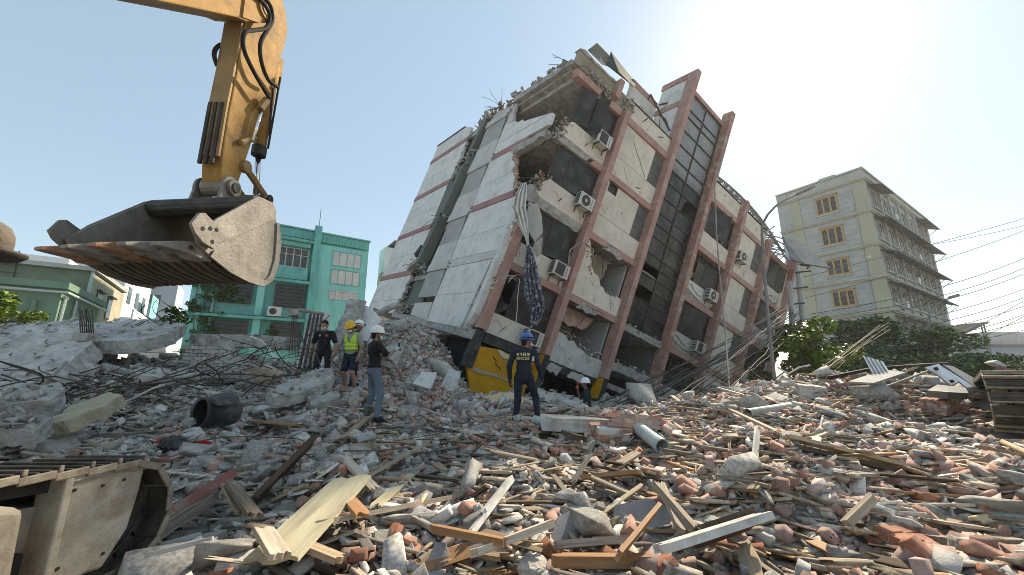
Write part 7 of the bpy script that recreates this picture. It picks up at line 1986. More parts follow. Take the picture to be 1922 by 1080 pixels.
rebar((c0.x, c0.y, c0.z - .75), (1.9, .8, .55), 70, 'bent rusty rebar in the dense tangle on the left slabs', 'rebar tangle on the left', L=(.9, 2.2), loop=.6, pmax=.35)
c0 = at(290, 715, 7.8); rebar((c0.x, c0.y, c0.z - .2), (1.4, .6, .35), 26, 'thin bent rebar under the thin slab left of the black bin', 'rebar under the thin slab', L=(1.0, 2.4), loop=.5, pmax=.25)
c0 = at(545, 690, 9.9); rebar((c0.x, c0.y, c0.z - .3), (.7, .4, .8), 26, 'rusty rebar curling around the leaning panel by the man in black', 'rebar by the leaning panel', L=(.8, 1.7), loop=.8, pmax=.8)
c0 = at(295, 604, 11.4); rebar((c0.x, c0.y, c0.z), (.5, .3, .05), 12, 'looped thin rebar sprouting from the jutting slab', 'rebar loops on the jutting slab', L=(.6, 1.4), loop=2.2)
c0 = at(440, 690, 9.3); rebar((c0.x, c0.y, c0.z - .1), (1.0, .4, .4), 14, 'loose wire in front of the block walls', 'wires before the block walls', r=(.006, .011), L=(1.0, 2.2), loop=.7, pmax=.25)
c0 = at(1390, 735, 12.5); rebar((c0.x, c0.y, c0.z - .2), (1.8, .9, .35), 44, 'bent bare branch or bar in the tangle at the foot of the lamp post', 'tangle at the lamp post foot', L=(.8, 2.0), loop=1.1)
c0 = at(1180, 775, 10.2); rebar((c0.x, c0.y, c0.z - .15), (2.2, .5, .2), 26, 'dusty wire lying along the foot of the facade right of the green shirted man', 'wires along the facade foot', r=(.008, .014), mat='cable', L=(1.2, 3.0), loop=.5, pmax=.12)
c0 = at(760, 820, 6.2); rebar((c0.x, c0.y, c0.z - .05), (1.4, .5, .06), 7, 'long thin wire lying over bricks below the man in jeans', 'wires below the man in jeans', r=(.006, .010), L=(1.6, 3.2), loop=.5, pmax=.06)
c0 = at(1580, 770, 7.5)
for i, pts in enumerate(([(1530, 850), (1500, 830), (1512, 800), (1565, 770), (1600, 748), (1680, 720), (1760, 690)], [(1540, 856), (1536, 820), (1545, 780), (1620, 772), (1700, 745)], [(1460, 690), (1480, 702), (1500, 690), (1520, 686)])):
    P = []
    for (u, v) in pts:
        g_ = gp(u, max(v, 712)); dd = g_.y - .15
        P.append(at(u, v, min(dd, 8.4 + i)))
    piece(MB().tube(P, .022, 6), 'flexible_conduit', MT['cable_pale' if i < 2 else 'white_trim'], ['tan conduit snaking up over the right heap to the metal sheets', 'second tan conduit curving through the bricks of the right heap', 'short white bent conduit at the lamp post'][i], 'conduit')
wr_ = [at(198, 772, 6.0), at(215, 762, 6.2), at(250, 748, 6.4), at(285, 730, 6.6), at(310, 722, 6.8)]
piece(MB().tube(wr_, .016, 6), 'white_rod', MT['white_trim'], 'white plastic rod lying across grey rubble at left', 'rod')
wr_ = [at(470, 632, 10.6), at(490, 640, 10.5), at(505, 655, 10.4), at(519, 681, 10.2)]
piece(MB().tube(wr_, .03, 6), 'white_rod', MT['white_trim'], 'bent white tube hanging below the long concrete beam', 'tube')
wr_ = [at(62, 745, 7.0), at(90, 715, 7.2), at(125, 680, 7.6)]
piece(MB().tube(wr_, .022, 6), 'pale_rod', MT['cable_pale'], 'straight pale rod leaning against the rebar tangle', 'rod')
# black bin lying on its side, lid, bags, red cloth
bn = thing('black_bin', 'battered black plastic bin lying on its side with open mouth', 'bin', gp(385, 812))
c0 = gp(368, 806); c0 = c0 - (c0 - _C).normalized() * .55 + Vector((0, 0, .26)); ax = Vector((.42, .90, -.06)).normalized()
Mb = Matrix.Translation(c0) @ ax.to_track_quat('Z', 'Y').to_matrix().to_4x4() @ Matrix.Scale(.98, 4)
m = MB(); m.lathe([(.215, .02), (.235, 0), (.26, .0), (.265, .05), (.245, .06), (.235, .3), (.22, .56), (.19, .6), (.001, .6)], 24, Mb); m.build('barrel', MT['black_pl'], bn, smooth=True)
m = MB(); m.lathe([(.215, .02), (.20, .3), (.19, .56), (.001, .57)], 24, Mb); m.build('inside', MT['dark'], bn, smooth=True)
m = MB(); m.lathe([(.001, .05), (.15, .045), (.2, .02), (.21, 0), (.2, -.01)], 20, Matrix.Translation(c0 + Vector((.28, .15, .2))) @ Euler((.35, .3, 0)).to_matrix().to_4x4()); m.build('lid', MT['black_pl'], bn, smooth=True)
def sack(u, v, r, mat, label, name, cat):
    g_ = gp(u, v); prm = [ell(np.array(g_ - (g_ - _C).normalized() * (r * 1.2 + .08)) + rng.normal(0, .3, 3) * r, np.array((1.1, .8, .55)) * r * rng.uniform(.6, 1, 3)) for _ in range(7)]
    v_, q_ = surfnet(prm, .03, max(.012, r * .09))
    v_ = v_ + .02 * np.sin(v_[:, [1, 2, 0]] * 60 / (r * 5)) * r * 4
    o_ = np.array((v_[:, 0].mean(), v_[:, 1].mean(), v_[:, 2].min()))
    o = np_obj(name, v_ - o_, q_, MT[mat], True); o.location = o_
    return tag(o, label, cat)
sack(325, 838, .16, 'black_pl', 'crumpled grey black plastic bag below the bin', 'plastic_bag', 'bag')
sack(365, 820, .13, 'plaster', 'dusty pale plastic bag against the bin', 'plastic_bag', 'bag')
sack(313, 832, .10, 'red_cloth', 'bright red cloth lump left of the bin', 'red_cloth', 'cloth')
sack(380, 842, .10, 'red_cloth', 'bright red crumpled cloth right of the bin', 'red_cloth', 'cloth')
sack(690, 768, .07, 'hivis_strip', 'small yellowish bag between the feet of the man in jeans', 'bag', 'bag')
sack(1062, 815, .09, 'cloth_w', 'white crumpled bag beside the brown straw heap', 'bag', 'bag')
sack(1035, 815, .16, 'bark', 'brown matted straw heap right of the green pipe', 'straw_heap', 'straw heap')
sack(1250, 775, .14, 'cloth_w', 'folded white lined fabric by the brick wall fragment', 'fabric_roll', 'fabric')
# masonry lumps with their bricks
def masonry(u, v, nx, ny, nz, label, rot, mat='brick', sz=(.20, .095, .065), lift=.1, mortar='plaster'):
    g_ = gp(u, v); g_ = g_ - (g_ - _C).normalized() * lift
    t = thing('masonry_lump', label, 'masonry', g_)
    Rm = Euler(rot).to_matrix()
    ext = (sz[0] * nx, sz[1] * ny, sz[2] * nz)
    MB().cbox(Rm @ Vector((0, 0, ext[2] / 2)) , (ext[0] * .8, ext[1] - .03, ext[2] - .03), Rm).build('mortar', MT[mortar], t, local=True)
    for k in range(nz):
        for i in range(nx):
            for j in range(ny):
                off = (.5 if k % 2 else 0) * sz[0] * .5
                if rnd.random() < .16 and (k == nz - 1 or i in (0, nx - 1)): continue
                p = Vector(((i - (nx - 1) / 2) * sz[0] + off - sz[0] * .12, (j - (ny - 1) / 2) * sz[1], (k + .5) * sz[2]))
                m = MB(); bv_, bf_ = BR[rnd.randrange(len(BR))]; m.add([(p_[0] * (sz[0] - .012), p_[1] / .46 * (sz[1] - .012), p_[2] / .30 * (sz[2] - .010)) for p_ in bv_], [tuple(f_) for f_ in bf_])
                o = m.build('brick', MT[mat], t, local=True)
                o.matrix_local = Matrix.Translation(Rm @ p) @ (Rm @ Euler((rnd.uniform(-.06, .06), rnd.uniform(-.06, .06), rnd.uniform(-.07, .07))).to_matrix()).to_4x4()
    return t
masonry(1768, 772, 3, 4, 4, 'intact lump of stacked red bricks near the right track', (.1, -.15, .35), lift=.35)
masonry(1516, 748, 2, 3, 4, 'pale dusty masonry lump on the crest of the right heap', (.1, .1, -.3), mat='plaster', sz=(.26, .13, .075), lift=.4)
masonry(1192, 806, 4, 2, 3, 'red brick wall fragment below the green shirted man', (-.2, .08, .1), lift=.2)
masonry(1145, 832, 3, 2, 3, 'low fragment of hollow brickwork in the centre', (.3, .05, .2), mat='brick_i', sz=(.19, .12, .085), lift=.1)
masonry(1690, 1035, 2, 2, 2, 'broken red hollow brick lump at the lower right', (.2, .1, .3), mat='brick_fresh', sz=(.18, .1, .07), lift=.05)
# block with hollow brick face, foreground left
hb = thing('hollow_brick_block', 'grey rendered masonry block showing a red hollow brick face, left foreground', 'masonry', gp(375, 1050))
c0 = gp(375, 1040); c0 = c0 - (c0 - _C).normalized() * .28
Rm = Euler((.15, -.25, -.35)).to_matrix()
MB().cbox(c0, (.44, .22, .26), Rm).build('render_block', MT['concrete'], hb, bevel=.012)
for k in range(3):
    p = c0 + Rm @ Vector((.10, -.115, .075 - k * .075))
    b_ = MB().cbox(p, (.13, .02, .068), Rm).build('brick', MT['brick_fresh'], hb)
    for j in (-.03, .03): MB().ring(c0 + Rm @ Vector((.10 + j, -.1262, .075 - k * .075)), Rm @ Vector((0, -1, 0)), .001, .011, .0015, 8).build('brick_hole_shade', MT['dark'], b_)  # flat dark discs on the brick, painted as shaded cores
# big rough boulders of concrete and slate sheets in front
def boulder(u, v, size, mat, label, lift=.12, rot=None, name='concrete_lump', cat='concrete lump', n=26):
    g_ = gp(u, v); g_ = g_ - (g_ - _C).normalized() * lift
    r = random.Random(int(u * 7 + v)); V, Fc = rough_variant(r, n, n < 30 and r.random() < .7)
    Rm = Euler(rot or (r.uniform(-.4, .4), r.uniform(-.4, .4), r.uniform(0, 6))).to_matrix()
    m = MB(); m.add([g_ + Rm @ Vector(p * np.array(size) * (1.15 if v < 860 else .8)) for p in V], [tuple(f) for f in Fc])
    return piece(m, name, MT[mat], label, cat)
boulder(732, 1015, (.40, .30, .26), 'concrete', 'large grey concrete lump with broken brick side, left of centre foreground', .18, (.5, .2, .5))
boulder(768, 1015, (.14, .10, .16), 'brick_fresh', 'orange broken brick edge on the large concrete lump', .24, (.3, .4, .5), 'brick_fragment', 'brick fragment')
boulder(868, 1030, (.34, .22, .16), 'concrete', 'pale grey concrete lump behind the bowed batten', .1)
boulder(998, 1066, (.30, .26, .24), 'concrete', 'squared grey concrete block at the bottom centre', .16, (.1, .1, .4), n=40)
boulder(1345, 985, (.26, .22, .16), 'concrete', 'pale squared concrete lump right of the slate sheets', .12)
boulder(1275, 945, (.26, .22, .2), 'concrete', 'rounded rough concrete lump above the slate sheets', .12)
boulder(960, 1000, (.20, .16, .14), 'plaster', 'white angular plaster lump in the centre foreground', .1)
boulder(985, 985, (.28, .2, .16), 'concrete', 'rough grey lump beside the white plaster lump', .1)
boulder(466, 1035, (.17, .15, .13), 'brick', 'pinkish chipped brick lump on the yellow board edge', .2, (.2, .1, .3))
boulder(940, 905, (.26, .17, .14), 'concrete', 'grey block left of the yellow brown split board', .1)
boulder(875, 880, (.26, .2, .2), 'concrete', 'rough pebbly concrete lump beside the tall grey timber', .12)
boulder(800, 748, (.55, .3, .16), 'plaster', 'white flat sided concrete lump right of the man in jeans', .1)
boulder(915, 762, (.9, .4, .3), 'dust_conc', 'long dusty beam stump left of the rescuer', .2, (.1, .05, .25))
boulder(1108, 795, (1.2, .6, .3), 'dust_conc', 'wide dusty concrete slab stump in front of the green shirted man', .2, (.1, .05, .1))
boulder(1395, 760, (.8, .6, .5), 'concrete', 'rounded dusty boulder at the right foot of the facade', .2)
boulder(1490, 700, (.9, .5, .6), 'concrete', 'pale boulder in front of the lamp post foot', .3)
boulder(1640, 950, (.28, .2, .14), 'plaster', 'pale flat lump in the lower right heap', .1)
boulder(1560, 935, (.36, .24, .2), 'concrete', 'large pale lump beside the long pale plank', .1)
boulder(1760, 925, (.34, .22, .18), 'concrete', 'smooth grey lump in the right heap below the track', .1)
boulder(1830, 905, (.34, .24, .2), 'concrete', 'second smooth grey lump in the right heap below the track', .1)
def sheet(u, v, pts, mat, label, rot, lift=.1, th=.015, name='slate_sheet', cat='sheet'):
    g_ = gp(u, v); g_ = g_ - (g_ - _C).normalized() * lift
    Rm = Euler(rot).to_matrix()
    m = MB(); m.prism([g_ + Rm @ Vector((x, y, 0)) for x, y in pts], Rm @ Vector((0, 0, th)))
    return piece(m, name, MT[mat], label, cat)
sheet(1078, 1000, [(-.25, -.15), (.12, -.2), (.2, .12), (.05, .2), (-.12, .12)], 'tile_grey', 'grey slate sheet leaning in the centre foreground, left one', (.75, .1, .1), .15)
sheet(1205, 985, [(-.28, -.1), (.2, -.18), (.3, .1), (.1, .22), (-.2, .18)], 'tile_grey', 'larger grey slate sheet leaning right of the centre foreground', (.7, -.15, -.2), .15)
sheet(1140, 1035, [(-.2, -.05), (.2, -.08), (.16, .06), (-.1, .1)], 'tile_grey', 'narrow grey slate shard in front of both slate sheets', (.9, .1, .3), .12)
sheet(322, 862, [(-.16, -.12), (.16, -.12), (.2, .1), (-.12, .14)], 'red_paint', 'flat pinkish brown tile slab behind the near track', (.05, .0, .1), .18, .03, 'tile_slab', 'tile')
sheet(360, 955, [(-.1, -.2), (.12, -.16), (.06, .22), (-.02, .2)], 'plaster', 'bent white grey panel standing behind the near track', (1.0, .2, .4), .2, .01, 'panel_sheet', 'sheet')
# sheets on the right crest
def pxsheet(name, mat, label, pts, vec, cat='metal sheet'):
    m = MB(); m.prism([at(*p) for p in pts], vec); return piece(m, name, MT[mat], label, cat)
wp = thing('white_metal_panel', 'pale metal door panel with two dark squares for holes on the right crest', 'metal panel', at(1790, 725, 7.92))
for quad in ([(1736, 690), (1762, 683), (1774, 694), (1757, 701)], [(1757, 701), (1774, 694), (1800, 716), (1786, 724)], [(1774, 694), (1768, 688), (1800, 708), (1830, 727), (1815, 728)]):
    MB().prism([at(u, v, 8.0 - (v - 690) * .012) for u, v in quad], (.01, .02, -.03)).build('panel', MT['zinc'], wp)
MB().prism([at(u, v, 7.93) for u, v in ((1752, 691), (1759, 689), (1763, 694), (1756, 696))], (0, .01, .004)).build('square_hole_shade', MT['dark'], wp)  # dark patch in front of the panel, painted as a hole's shade
MB().prism([at(u, v, 7.62) for u, v in ((1782, 714), (1789, 713), (1793, 718), (1785, 719))], (0, .01, .004)).build('square_hole_shade', MT['dark'], wp)  # second patch, hole shade by colour again
cs = thing('corrugated_sheet', 'crumpled corrugated zinc sheet standing on the right crest', 'metal sheet', at(1645, 705, 8.45))
for k in range(9):
    u = 1620 + k * 4.2
    MB().prism([at(u, 668 + k * 1.2 + (k % 2) * 1.5, 8.6), at(u + 4.2, 668 + k * 1.2 + 2, 8.6 - .06 * (k % 2)), at(u + 22, 700 + k, 8.2 - .06 * (k % 2)), at(u + 17, 700 + k, 8.2)], (.0, .012, .01)).build('corrugation', MT['zinc'], cs)
pxsheet('pale_board', 'plaster', 'pale flat board lying on the right crest below the corrugated sheet', [(1592, 716, 7.92), (1660, 694, 8.45), (1700, 699, 8.27), (1640, 719, 7.74)], (0, .03, -.03), 'board')
pxsheet('dark_sheet', 'zinc_d', 'dark folded metal sheet behind the pale metal panel', [(1770, 684, 8.45), (1790, 688, 8.45), (1850, 722, 7.92), (1835, 730, 7.74), (1800, 708, 8.10)], (0, .05, -.02))
pxsheet('dark_sheet', 'zinc_d', 'dark crumpled sheet above the stacked brick lump', [(1740, 733, 7.39), (1760, 722, 7.57), (1812, 728, 7.39), (1818, 738, 7.22), (1780, 736, 7.22)], (0, .05, -.12))
pxsheet('dark_band', 'dark', 'long black bowed strip arching over the right crest', [(1560, 706, 8.71), (1640, 690, 8.98), (1740, 682, 9.15), (1790, 680, 9.15), (1790, 684, 9.15), (1740, 686, 9.15), (1640, 695, 8.98), (1560, 712, 8.71)], (0, .1, 0), 'strip')
pxsheet('broken_board', 'red_paint', 'dark red broken board standing at the upper edge of the right track', [(1878, 712, 6.34), (1886, 690, 6.42), (1904, 694, 6.42), (1908, 700, 6.42), (1900, 714, 6.34)], (.02, .12, .02), 'board')
pxsheet('broken_board', 'plaster', 'pale crust on top of the dark red broken board', [(1862, 680, 6.51), (1872, 676, 6.51), (1888, 684, 6.42), (1890, 690, 6.42), (1876, 686, 6.47)], (.0, .12, -.01), 'board')
slabpx('concrete_slab', 'dust_conc', 'grey kerb like slab slanting along the crushed ground floor', jpx([(1010, 728, 12.6), (1060, 740, 12.2), (1092, 752, 11.9), (1090, 768, 11.6), (1030, 756, 12.0), (1008, 742, 12.3)]), (0, .1, -.2))
slabpx('wooden_sheet', 'wood_l', 'pale wooden sheet lying under the yellow wall', [(905, 745, 11.2), (955, 735, 11.6), (1000, 752, 11.2), (950, 764, 10.8)], (0, .02, -.06), 'sheet')
slabpx('concrete_slab', 'w_lgrey', 'grey slab shard leaning against the crushed corner', [(820, 735, 12.4), (845, 692, 12.8), (862, 700, 12.7), (850, 738, 12.2)], (.05, .12, 0))
slabpx('concrete_slab', 'plaster', 'white panel shard lying on the mound beside the end wall', [(775, 720, 11.8), (792, 696, 12.2), (818, 700, 12.2), (806, 730, 11.6)], (.02, .06, -.05))
slabpx('concrete_beam', 'conc_edge', 'grey beam lying up the mound below the end wall', jpx([(716, 668, 11.8), (738, 640, 12.6), (752, 645, 12.6), (736, 676, 11.6)]), (.1, .12, -.15))
piece(MB().tube([at(705, 590, 13.4), at(745, 572, 13.8)], .11, 8), 'concrete_post', MT['conc_edge'], 'short round post sticking out left of the torn wall strip', 'post')
wb = thing('brown_boxes', 'two toppled brown wooden boxes behind the tilted slab', 'box', at(495, 720, 9.4))
MB().cbox(at(492, 705, 9.4), (.5, .3, .22), Euler((.1, .5, .3)).to_matrix()).build('box', MT['wood'], wb)
MB().cbox(at(510, 700, 9.6), (.45, .3, .2), Euler((.1, .5, .2)).to_matrix()).build('box', MT['wood_l'], wb)

co = clump('slab_crumbs', DUSTY, .085, MT['concrete_i'], None, CHS, .7); stuff(co, 'crumbled concrete lying on top of the broken slabs', 'rubble')

r8 = random.Random(77)
cnt8 = {}
tw = {'wood': 'weathered', 'wood_l': 'pale', 'wood_d': 'dark'}
for i in range(80):
    u = r8.uniform(420, 1880); v = 1060 - 300 * r8.random() ** 1.3
    if u < 760 and v < 850: v = r8.uniform(870, 1060)
    Lp = r8.uniform(60, 190) * (.35 + .65 * (v - 720) / 340); th = r8.gauss(-.35, .5) if u > 900 else r8.gauss(.5, .5)
    mt = r8.choice(['wood', 'wood', 'wood_l', 'wood_d', 'wood'])
    g_ = gp(u, v); key = (tw[mt], near(g_.x, g_.y)); cnt8[key] = cnt8.get(key, 0) + 1
    form = ['split', 'bowed', 'nail scarred', 'jagged ended', 'snapped', 'grimy', 'warped', 'knotty', 'chipped'][(cnt8[key] - 1) % 9]
    plank(u - Lp * math.cos(th) / 2, v + Lp * .5 * math.sin(th) / 2, u + Lp * math.cos(th) / 2, v - Lp * .5 * math.sin(th) / 2, r8.uniform(.04, .12), r8.uniform(.015, .035), mt,
          f"{form} {tw[mt]} board half buried {near(g_.x, g_.y)}", -.10, r8.uniform(-.06, .06), r8.uniform(-.4, .6), rr=r8)
# ---------------------------------------------------------------- loose rubble: the largest pieces one by one, the rest as masses
def field(n, p, dmin=1.7, dmax=15.5, amin=-62, amax=72):
    u = rng.random(n)
    q = p + 1
    d = (dmin ** q + u * (dmax ** q - dmin ** q)) ** (1 / q)
    a = np.radians(rng.uniform(amin, amax, n))
    return d * np.sin(a), d * np.cos(a)
def keepout(x, y):
    k = ((x > -3.55) & (x < -2.75) & (y < 3.6)) | ((x > -6.2) & (x < -2.75) & (y < 3.2))   # near excavator
    e = (x - E2.location.x) * math.cos(th_) + (y - E2.location.y) * math.sin(th_); g2 = -(x - E2.location.x) * math.sin(th_) + (y - E2.location.y) * math.cos(th_)
    k |= (np.abs(e) < .42) & (g2 > -.45) & (g2 < 4)
    return ~k
def place(n, p, dmax=15.5):
    x, y = field(n, p, dmax=dmax); m = keepout(x, y)
    return x[m], y[m]
def tops(x, y, size, N):
    d = np.hypot(x, y)
    # rank by apparent size, in view only
    w = size / d
    w[(np.abs(x) > y * 1.33) | (y < 2.0)] = 0
    return np.argsort(-w)[:N]
ADJ = {'chunk': ('large', 'fist sized', 'medium'), 'brick': ('whole', 'chipped', 'broken'), 'plank': ('long', 'short', 'splintered')}
def emit(kind, variants, P, S, A, sel, mats, labels, name, cat, group):
    meshes = {}
    for i in sel:
        k = int(rng.integers(0, len(variants)))
        mt = mats[int(rng.integers(0, len(mats)))] if not callable(mats) else mats(P[i], S[i])
        key = (k, mt)
        if key not in meshes:
            meshes[key] = np_mesh(name, variants[k][0], variants[k][1], MT[mt])
        md = meshes[key]
        if kind == 'brick' and mt in HB and rng.random() < .35: md = HB[mt][k % 3]
        o = bpy.data.objects.new(name, md); col.objects.link(o)
        o.location = P[i]; o.rotation_euler = A[i]; o.scale = S[i]
        tag(o, labels(P[i], S[i], mt).replace(f' {cat} ', f" {cat} {'tipped up' if max(abs(A[i][0]), abs(A[i][1])) > .55 else 'lying flat' if max(abs(A[i][0]), abs(A[i][1])) < .2 else 'resting askew'} ", 1), cat, group)
def mk(n, p, szfn, tilt, zoff, dmax=15.5, xbias=None):
    x, y = place(n, p, dmax)
    if xbias is not None:
        m = rng.random(len(x)) < xbias(x, y); x, y = x[m], y[m]
    n = len(x); S = szfn(n, np.hypot(x, y))
    P = np.stack([x, y, H(x, y) + S[:, 2] * zoff + rng.uniform(-.01, .03, n)], 1)
    A = np.stack([rng.normal(0, tilt, n), rng.normal(0, tilt, n), rng.uniform(0, 6.28, n)], 1)
    return P, S, A
def rest(name, variants, P, S, A, sel, mat, label, cat):
    m = np.ones(len(P), bool); m[sel] = False
    V, Fc = scatter(variants, P[m], S[m], A[m, 0], A[m, 1], A[m, 2])
    return stuff(np_obj(name, V, Fc, mat), label, cat)
sz3 = lambda s, a, b, c, n: np.stack([s * rng.uniform(*a, n), s * rng.uniform(*b, n), s * rng.uniform(*c, n)], 1)
# gravel and crumbs
P, S, A = mk(68000, -.35, lambda n, d: sz3(rng.lognormal(np.log(.024 + .0042 * d), .6, n), (.9, 1.4), (.7, 1.1), (.5, 1.0), n), .6, .2)
rest('gravel', CHS, P, S, A, np.array([], int), MT['gravel'], 'grey gravel and crumbled concrete covering the rubble field', 'gravel')
# concrete chunks
right = lambda x, y: 1 / (1 + np.exp(-(x - .6 + .12 * (y - 5)) / 1.2))
P, S, A = mk(7400, .15, lambda n, d: sz3(np.minimum(rng.lognormal(np.log(.068 + .006 * d), .6, n), .46), (.9, 1.5), (.7, 1.1), (.35, .75), n), .35, .3, xbias=lambda x, y: 1 - .45 * right(x, y))
sel = tops(P[:, 0], P[:, 1], S[:, 0], 290)
col_n = {'concrete': 'grey', 'plaster': 'whitish', 'dust_conc': 'pale dusty', 'conc_edge': 'rough brownish'}
emit('chunk', CHR, P, S, A, sel, ['concrete', 'concrete', 'concrete', 'conc_edge', 'concrete', 'dust_conc', 'plaster'],
     lambda p, s, m: f"{'large' if s[0] > .24 else 'medium' if s[0] > .15 else 'small'} {col_n[m]} concrete chunk {near(p[0], p[1])}", 'concrete_chunk', 'concrete chunk', 'concrete chunks of the rubble field')
rest('concrete_rubble', CH, P, S, A, sel, MT['concrete_i'], 'mass of smaller concrete rubble between the larger chunks', 'rubble')
# bricks
def paint_cores(V, Fc, r):
    """hollow brick: six dark discs painted for the shaded cores of one face"""
    V = [tuple(p) for p in V]; Fc = [tuple(f) for f in Fc]; n0 = len(Fc)
    for i in range(3):
        for j in range(2):
            cx_, cz_ = -.3 + .3 * i, -.07 + .14 * j
            b0 = len(V)
            for k in range(7): V.append((cx_ + .035 * math.cos(k * .8976), -.232, cz_ + .035 * math.sin(k * .8976)))  # disc just proud of the face; core shade comes from dark colour
            Fc += [(b0, b0 + k, b0 + k + 1) for k in range(1, 6)]
    return np.array(V), np.array(Fc), n0
HB = {}
for mt_ in ('brick', 'brick_fresh'):
    HB[mt_] = []
    for k in range(3):
        v_ = np.array([(x, y, z) for x in (-.5, .5) for y in (-.23, .23) for z in (-.15, .15)]); V_h, F_h, n0 = paint_cores(*hull([tuple(q) for q in v_]), rnd)
        me = np_mesh('hollow_brick', V_h, F_h, MT[mt_]); me.materials.append(MT['dark'])
        ix = np.zeros(len(F_h), np.int32); ix[n0:] = 1; me.polygons.foreach_set('material_index', ix)
        HB[mt_].append(me)
P, S, A = mk(13000, .35, lambda n, d: sz3(rng.choice([.09, .13, .18, .22], n) * rng.uniform(.85, 1.15, n), (.85, 1.1), (.85, 1.1), (.9, 1.15), n), .5, .22, xbias=lambda x, y: .13 + .80 * right(x, y) + .35 * np.exp(-((x + 2.2) / 1.8) ** 2 - ((y - 7.2) / 1.3) ** 2))
sel = tops(P[:, 0], P[:, 1], S[:, 0], 290)
emit('brick', BR, P, S, A, sel, ['brick', 'brick', 'brick', 'brick', 'brick_fresh', 'plaster'],
     lambda p, s, m: f"{'whole' if s[0] > .2 else 'chipped' if s[0] > .165 else 'half'} {'dusty red' if m == 'brick' else 'orange red' if m == 'brick_fresh' else 'mortared pale'} brick {near(p[0], p[1])}", 'brick', 'brick', 'loose bricks of the rubble field')
rest('brick_rubble', BR, P, S, A, sel, MT['brick_i'], 'mass of smaller broken bricks through the rubble heap', 'brick rubble')
# brick crumbs
P, S, A = mk(9000, .1, lambda n, d: sz3(rng.lognormal(np.log(.035 + .003 * d), .45, n), (.9, 1.4), (.7, 1.1), (.5, 1.0), n), .6, .25, xbias=lambda x, y: .25 + .75 * right(x, y))
rest('brick_crumbs', CHS, P, S, A, np.array([], int), MT['brick_i'], 'red brick crumbs scattered through the rubble', 'brick crumbs')
# planks and laths
def plsz(n, d):
    L = np.minimum(rng.lognormal(np.log(.36 + .02 * d), .55, n), 1.7)
    w = rng.choice([.035, .05, .07, .1, .13], n, p=[.3, .28, .22, .13, .07]) * rng.uniform(.8, 1.2, n)
    return np.stack([L, w, rng.uniform(.010, .032, n)], 1)
P, S, A = mk(8200, .2, plsz, .16, .9, xbias=lambda x, y: np.clip(.36 + .64 * right(x + .9, y) - .4 * (y > 10), 0, 1))
P[:, 2] += .03
A[:, 2] = np.where(rng.random(len(A)) < .6, rng.normal(-.35, .45, len(A)), A[:, 2]); A[:, 1] = rng.normal(0, .13, len(A))
sel = tops(P[:, 0], P[:, 1], S[:, 0] * .5 + S[:, 1], 165)
cn = {'wood': 'weathered brown', 'wood_l': 'pale', 'wood_d': 'dark', 'wood_o': 'orange brown', 'white_trim': 'white painted'}
emit('plank', PL, P, S, A, sel, ['wood', 'wood', 'wood', 'wood_l', 'wood_l', 'wood_l', 'wood_d', 'wood_d', 'wood', 'wood_o', 'white_trim'],
     lambda p, s, m: f"{'long' if s[0] > .75 else 'short'} {'wide' if s[1] > .085 else 'narrow'} {cn[m]} {'plank' if s[1] > .06 else 'lath'} {near(p[0], p[1])}", 'wood_plank', 'plank', 'loose planks of the rubble field')
rest('wood_splinters', PL, P, S, A, sel, MT['wood_i'], 'mass of smaller wood splinters and laths in the rubble', 'wood splinters')
P, S, A = mk(9000, -.1, lambda n, d: np.stack([rng.lognormal(np.log(.13), .5, n), rng.uniform(.012, .035, n), rng.uniform(.006, .016, n)], 1), .3, 1.2, xbias=lambda x, y: .35 + .65 * right(x + .8, y))
P[:, 2] += .02
rest('wood_slivers', PL, P, S, A, np.array([], int), MT['wood_i'], 'fine wood slivers strewn over the rubble', 'wood slivers')
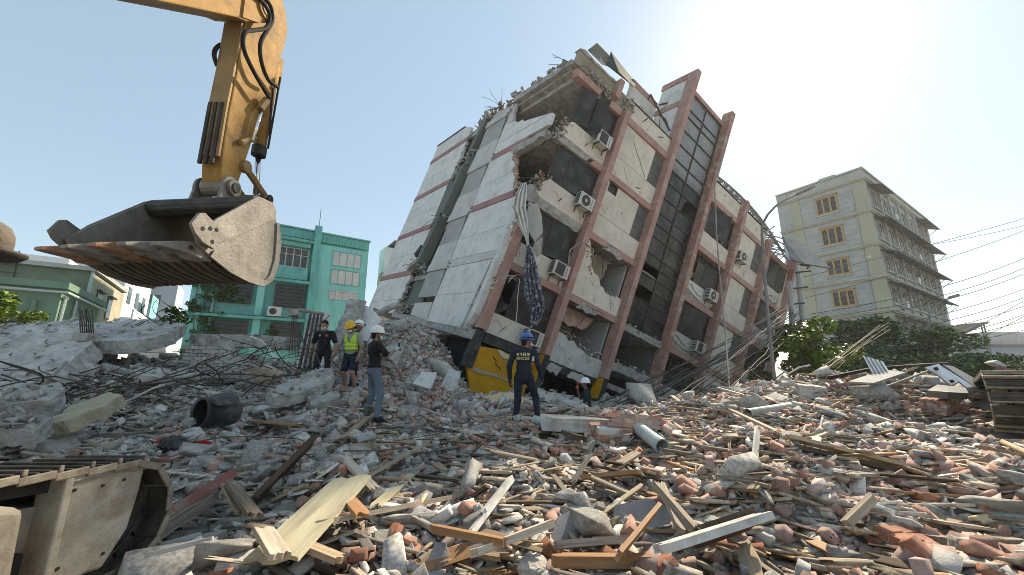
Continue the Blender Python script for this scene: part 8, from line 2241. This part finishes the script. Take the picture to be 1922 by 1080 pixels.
# plaster and tile shards
P, S, A = mk(6500, .1, lambda n, d: sz3(np.minimum(rng.lognormal(np.log(.09 + .006 * d), .45, n), .26), (.9, 1.3), (.8, 1.1), (.25, .6), n), .35, .3)
P[:, 2] += .015
sel = tops(P[:, 0], P[:, 1], S[:, 0], 130)
sn = {'plaster': 'white plaster', 'tile_grey': 'grey slate', 'dust_conc': 'pale cement', 'brick': 'reddish tile'}
emit('shard', SH, P, S, A, sel, ['plaster', 'plaster', 'tile_grey', 'dust_conc', 'brick'],
     lambda p, s, m: f"{'large' if s[0] > .2 else 'small'} flat {sn[m]} shard {near(p[0], p[1])}", 'flat_shard', 'shard', 'flat shards of the rubble field')
rest('plaster_flakes', SH, P, S, A, sel, MT['plaster_i'], 'mass of thin plaster flakes in the rubble', 'plaster flakes')
# coarse rubble on the steep mound and behind
n = 5200
x = np.concatenate([rng.normal(-4.4, 2.2, n // 2), rng.uniform(-13, 12, n // 2)]); y = np.concatenate([rng.normal(14.0, 2.2, n // 2), rng.uniform(9.5, 17, n // 2)])
s = rng.lognormal(np.log(.15), .5, n)
P = np.stack([x, y, H(x, y) + s * .2], 1); S = sz3(s, (.9, 1.5), (.7, 1.1), (.5, .9), n); A = np.stack([rng.normal(0, .6, n), rng.normal(0, .6, n), rng.uniform(0, 6.28, n)], 1)
rest('mound_rubble', CH, P, S, A, np.array([], int), MT['concrete_i'], 'coarse broken concrete heaped against the tilted building', 'rubble')
n = 1600
x = rng.normal(-2.8, 1.7, n); y = rng.normal(12.4, 1.6, n)
P = np.stack([x, y, H(x, y) + .06], 1); S = sz3(rng.uniform(.14, .26, n), (.85, 1.1), (.85, 1.1), (.9, 1.15), n); A = np.stack([rng.normal(0, .6, n), rng.normal(0, .6, n), rng.uniform(0, 6.28, n)], 1)
rest('mound_bricks', BR, P, S, A, np.array([], int), MT['brick_i'], 'broken bricks on the mound below the end wall', 'brick rubble')
# ---------------------------------------------------------------- thin dusty air over the site
hz = MB().box((-80, -12, -1.0), (110, 105, 27.5)).build('haze', MT['dark'])
hm_ = bpy.data.materials.new('dusty_air'); hm_.use_nodes = True
hn = hm_.node_tree; hn.nodes.clear()
ho = hn.nodes.new('ShaderNodeOutputMaterial'); pv = hn.nodes.new('ShaderNodeVolumePrincipled')
pv.inputs['Color'].default_value = (.92, .93, .95, 1); pv.inputs['Density'].default_value = .0006; pv.inputs['Anisotropy'].default_value = .35
hn.links.new(pv.outputs[0], ho.inputs['Volume'])
hz.data.materials.clear(); hz.data.materials.append(hm_)
stuff(hz, 'thin pale dusty haze in the air over the site', 'haze')
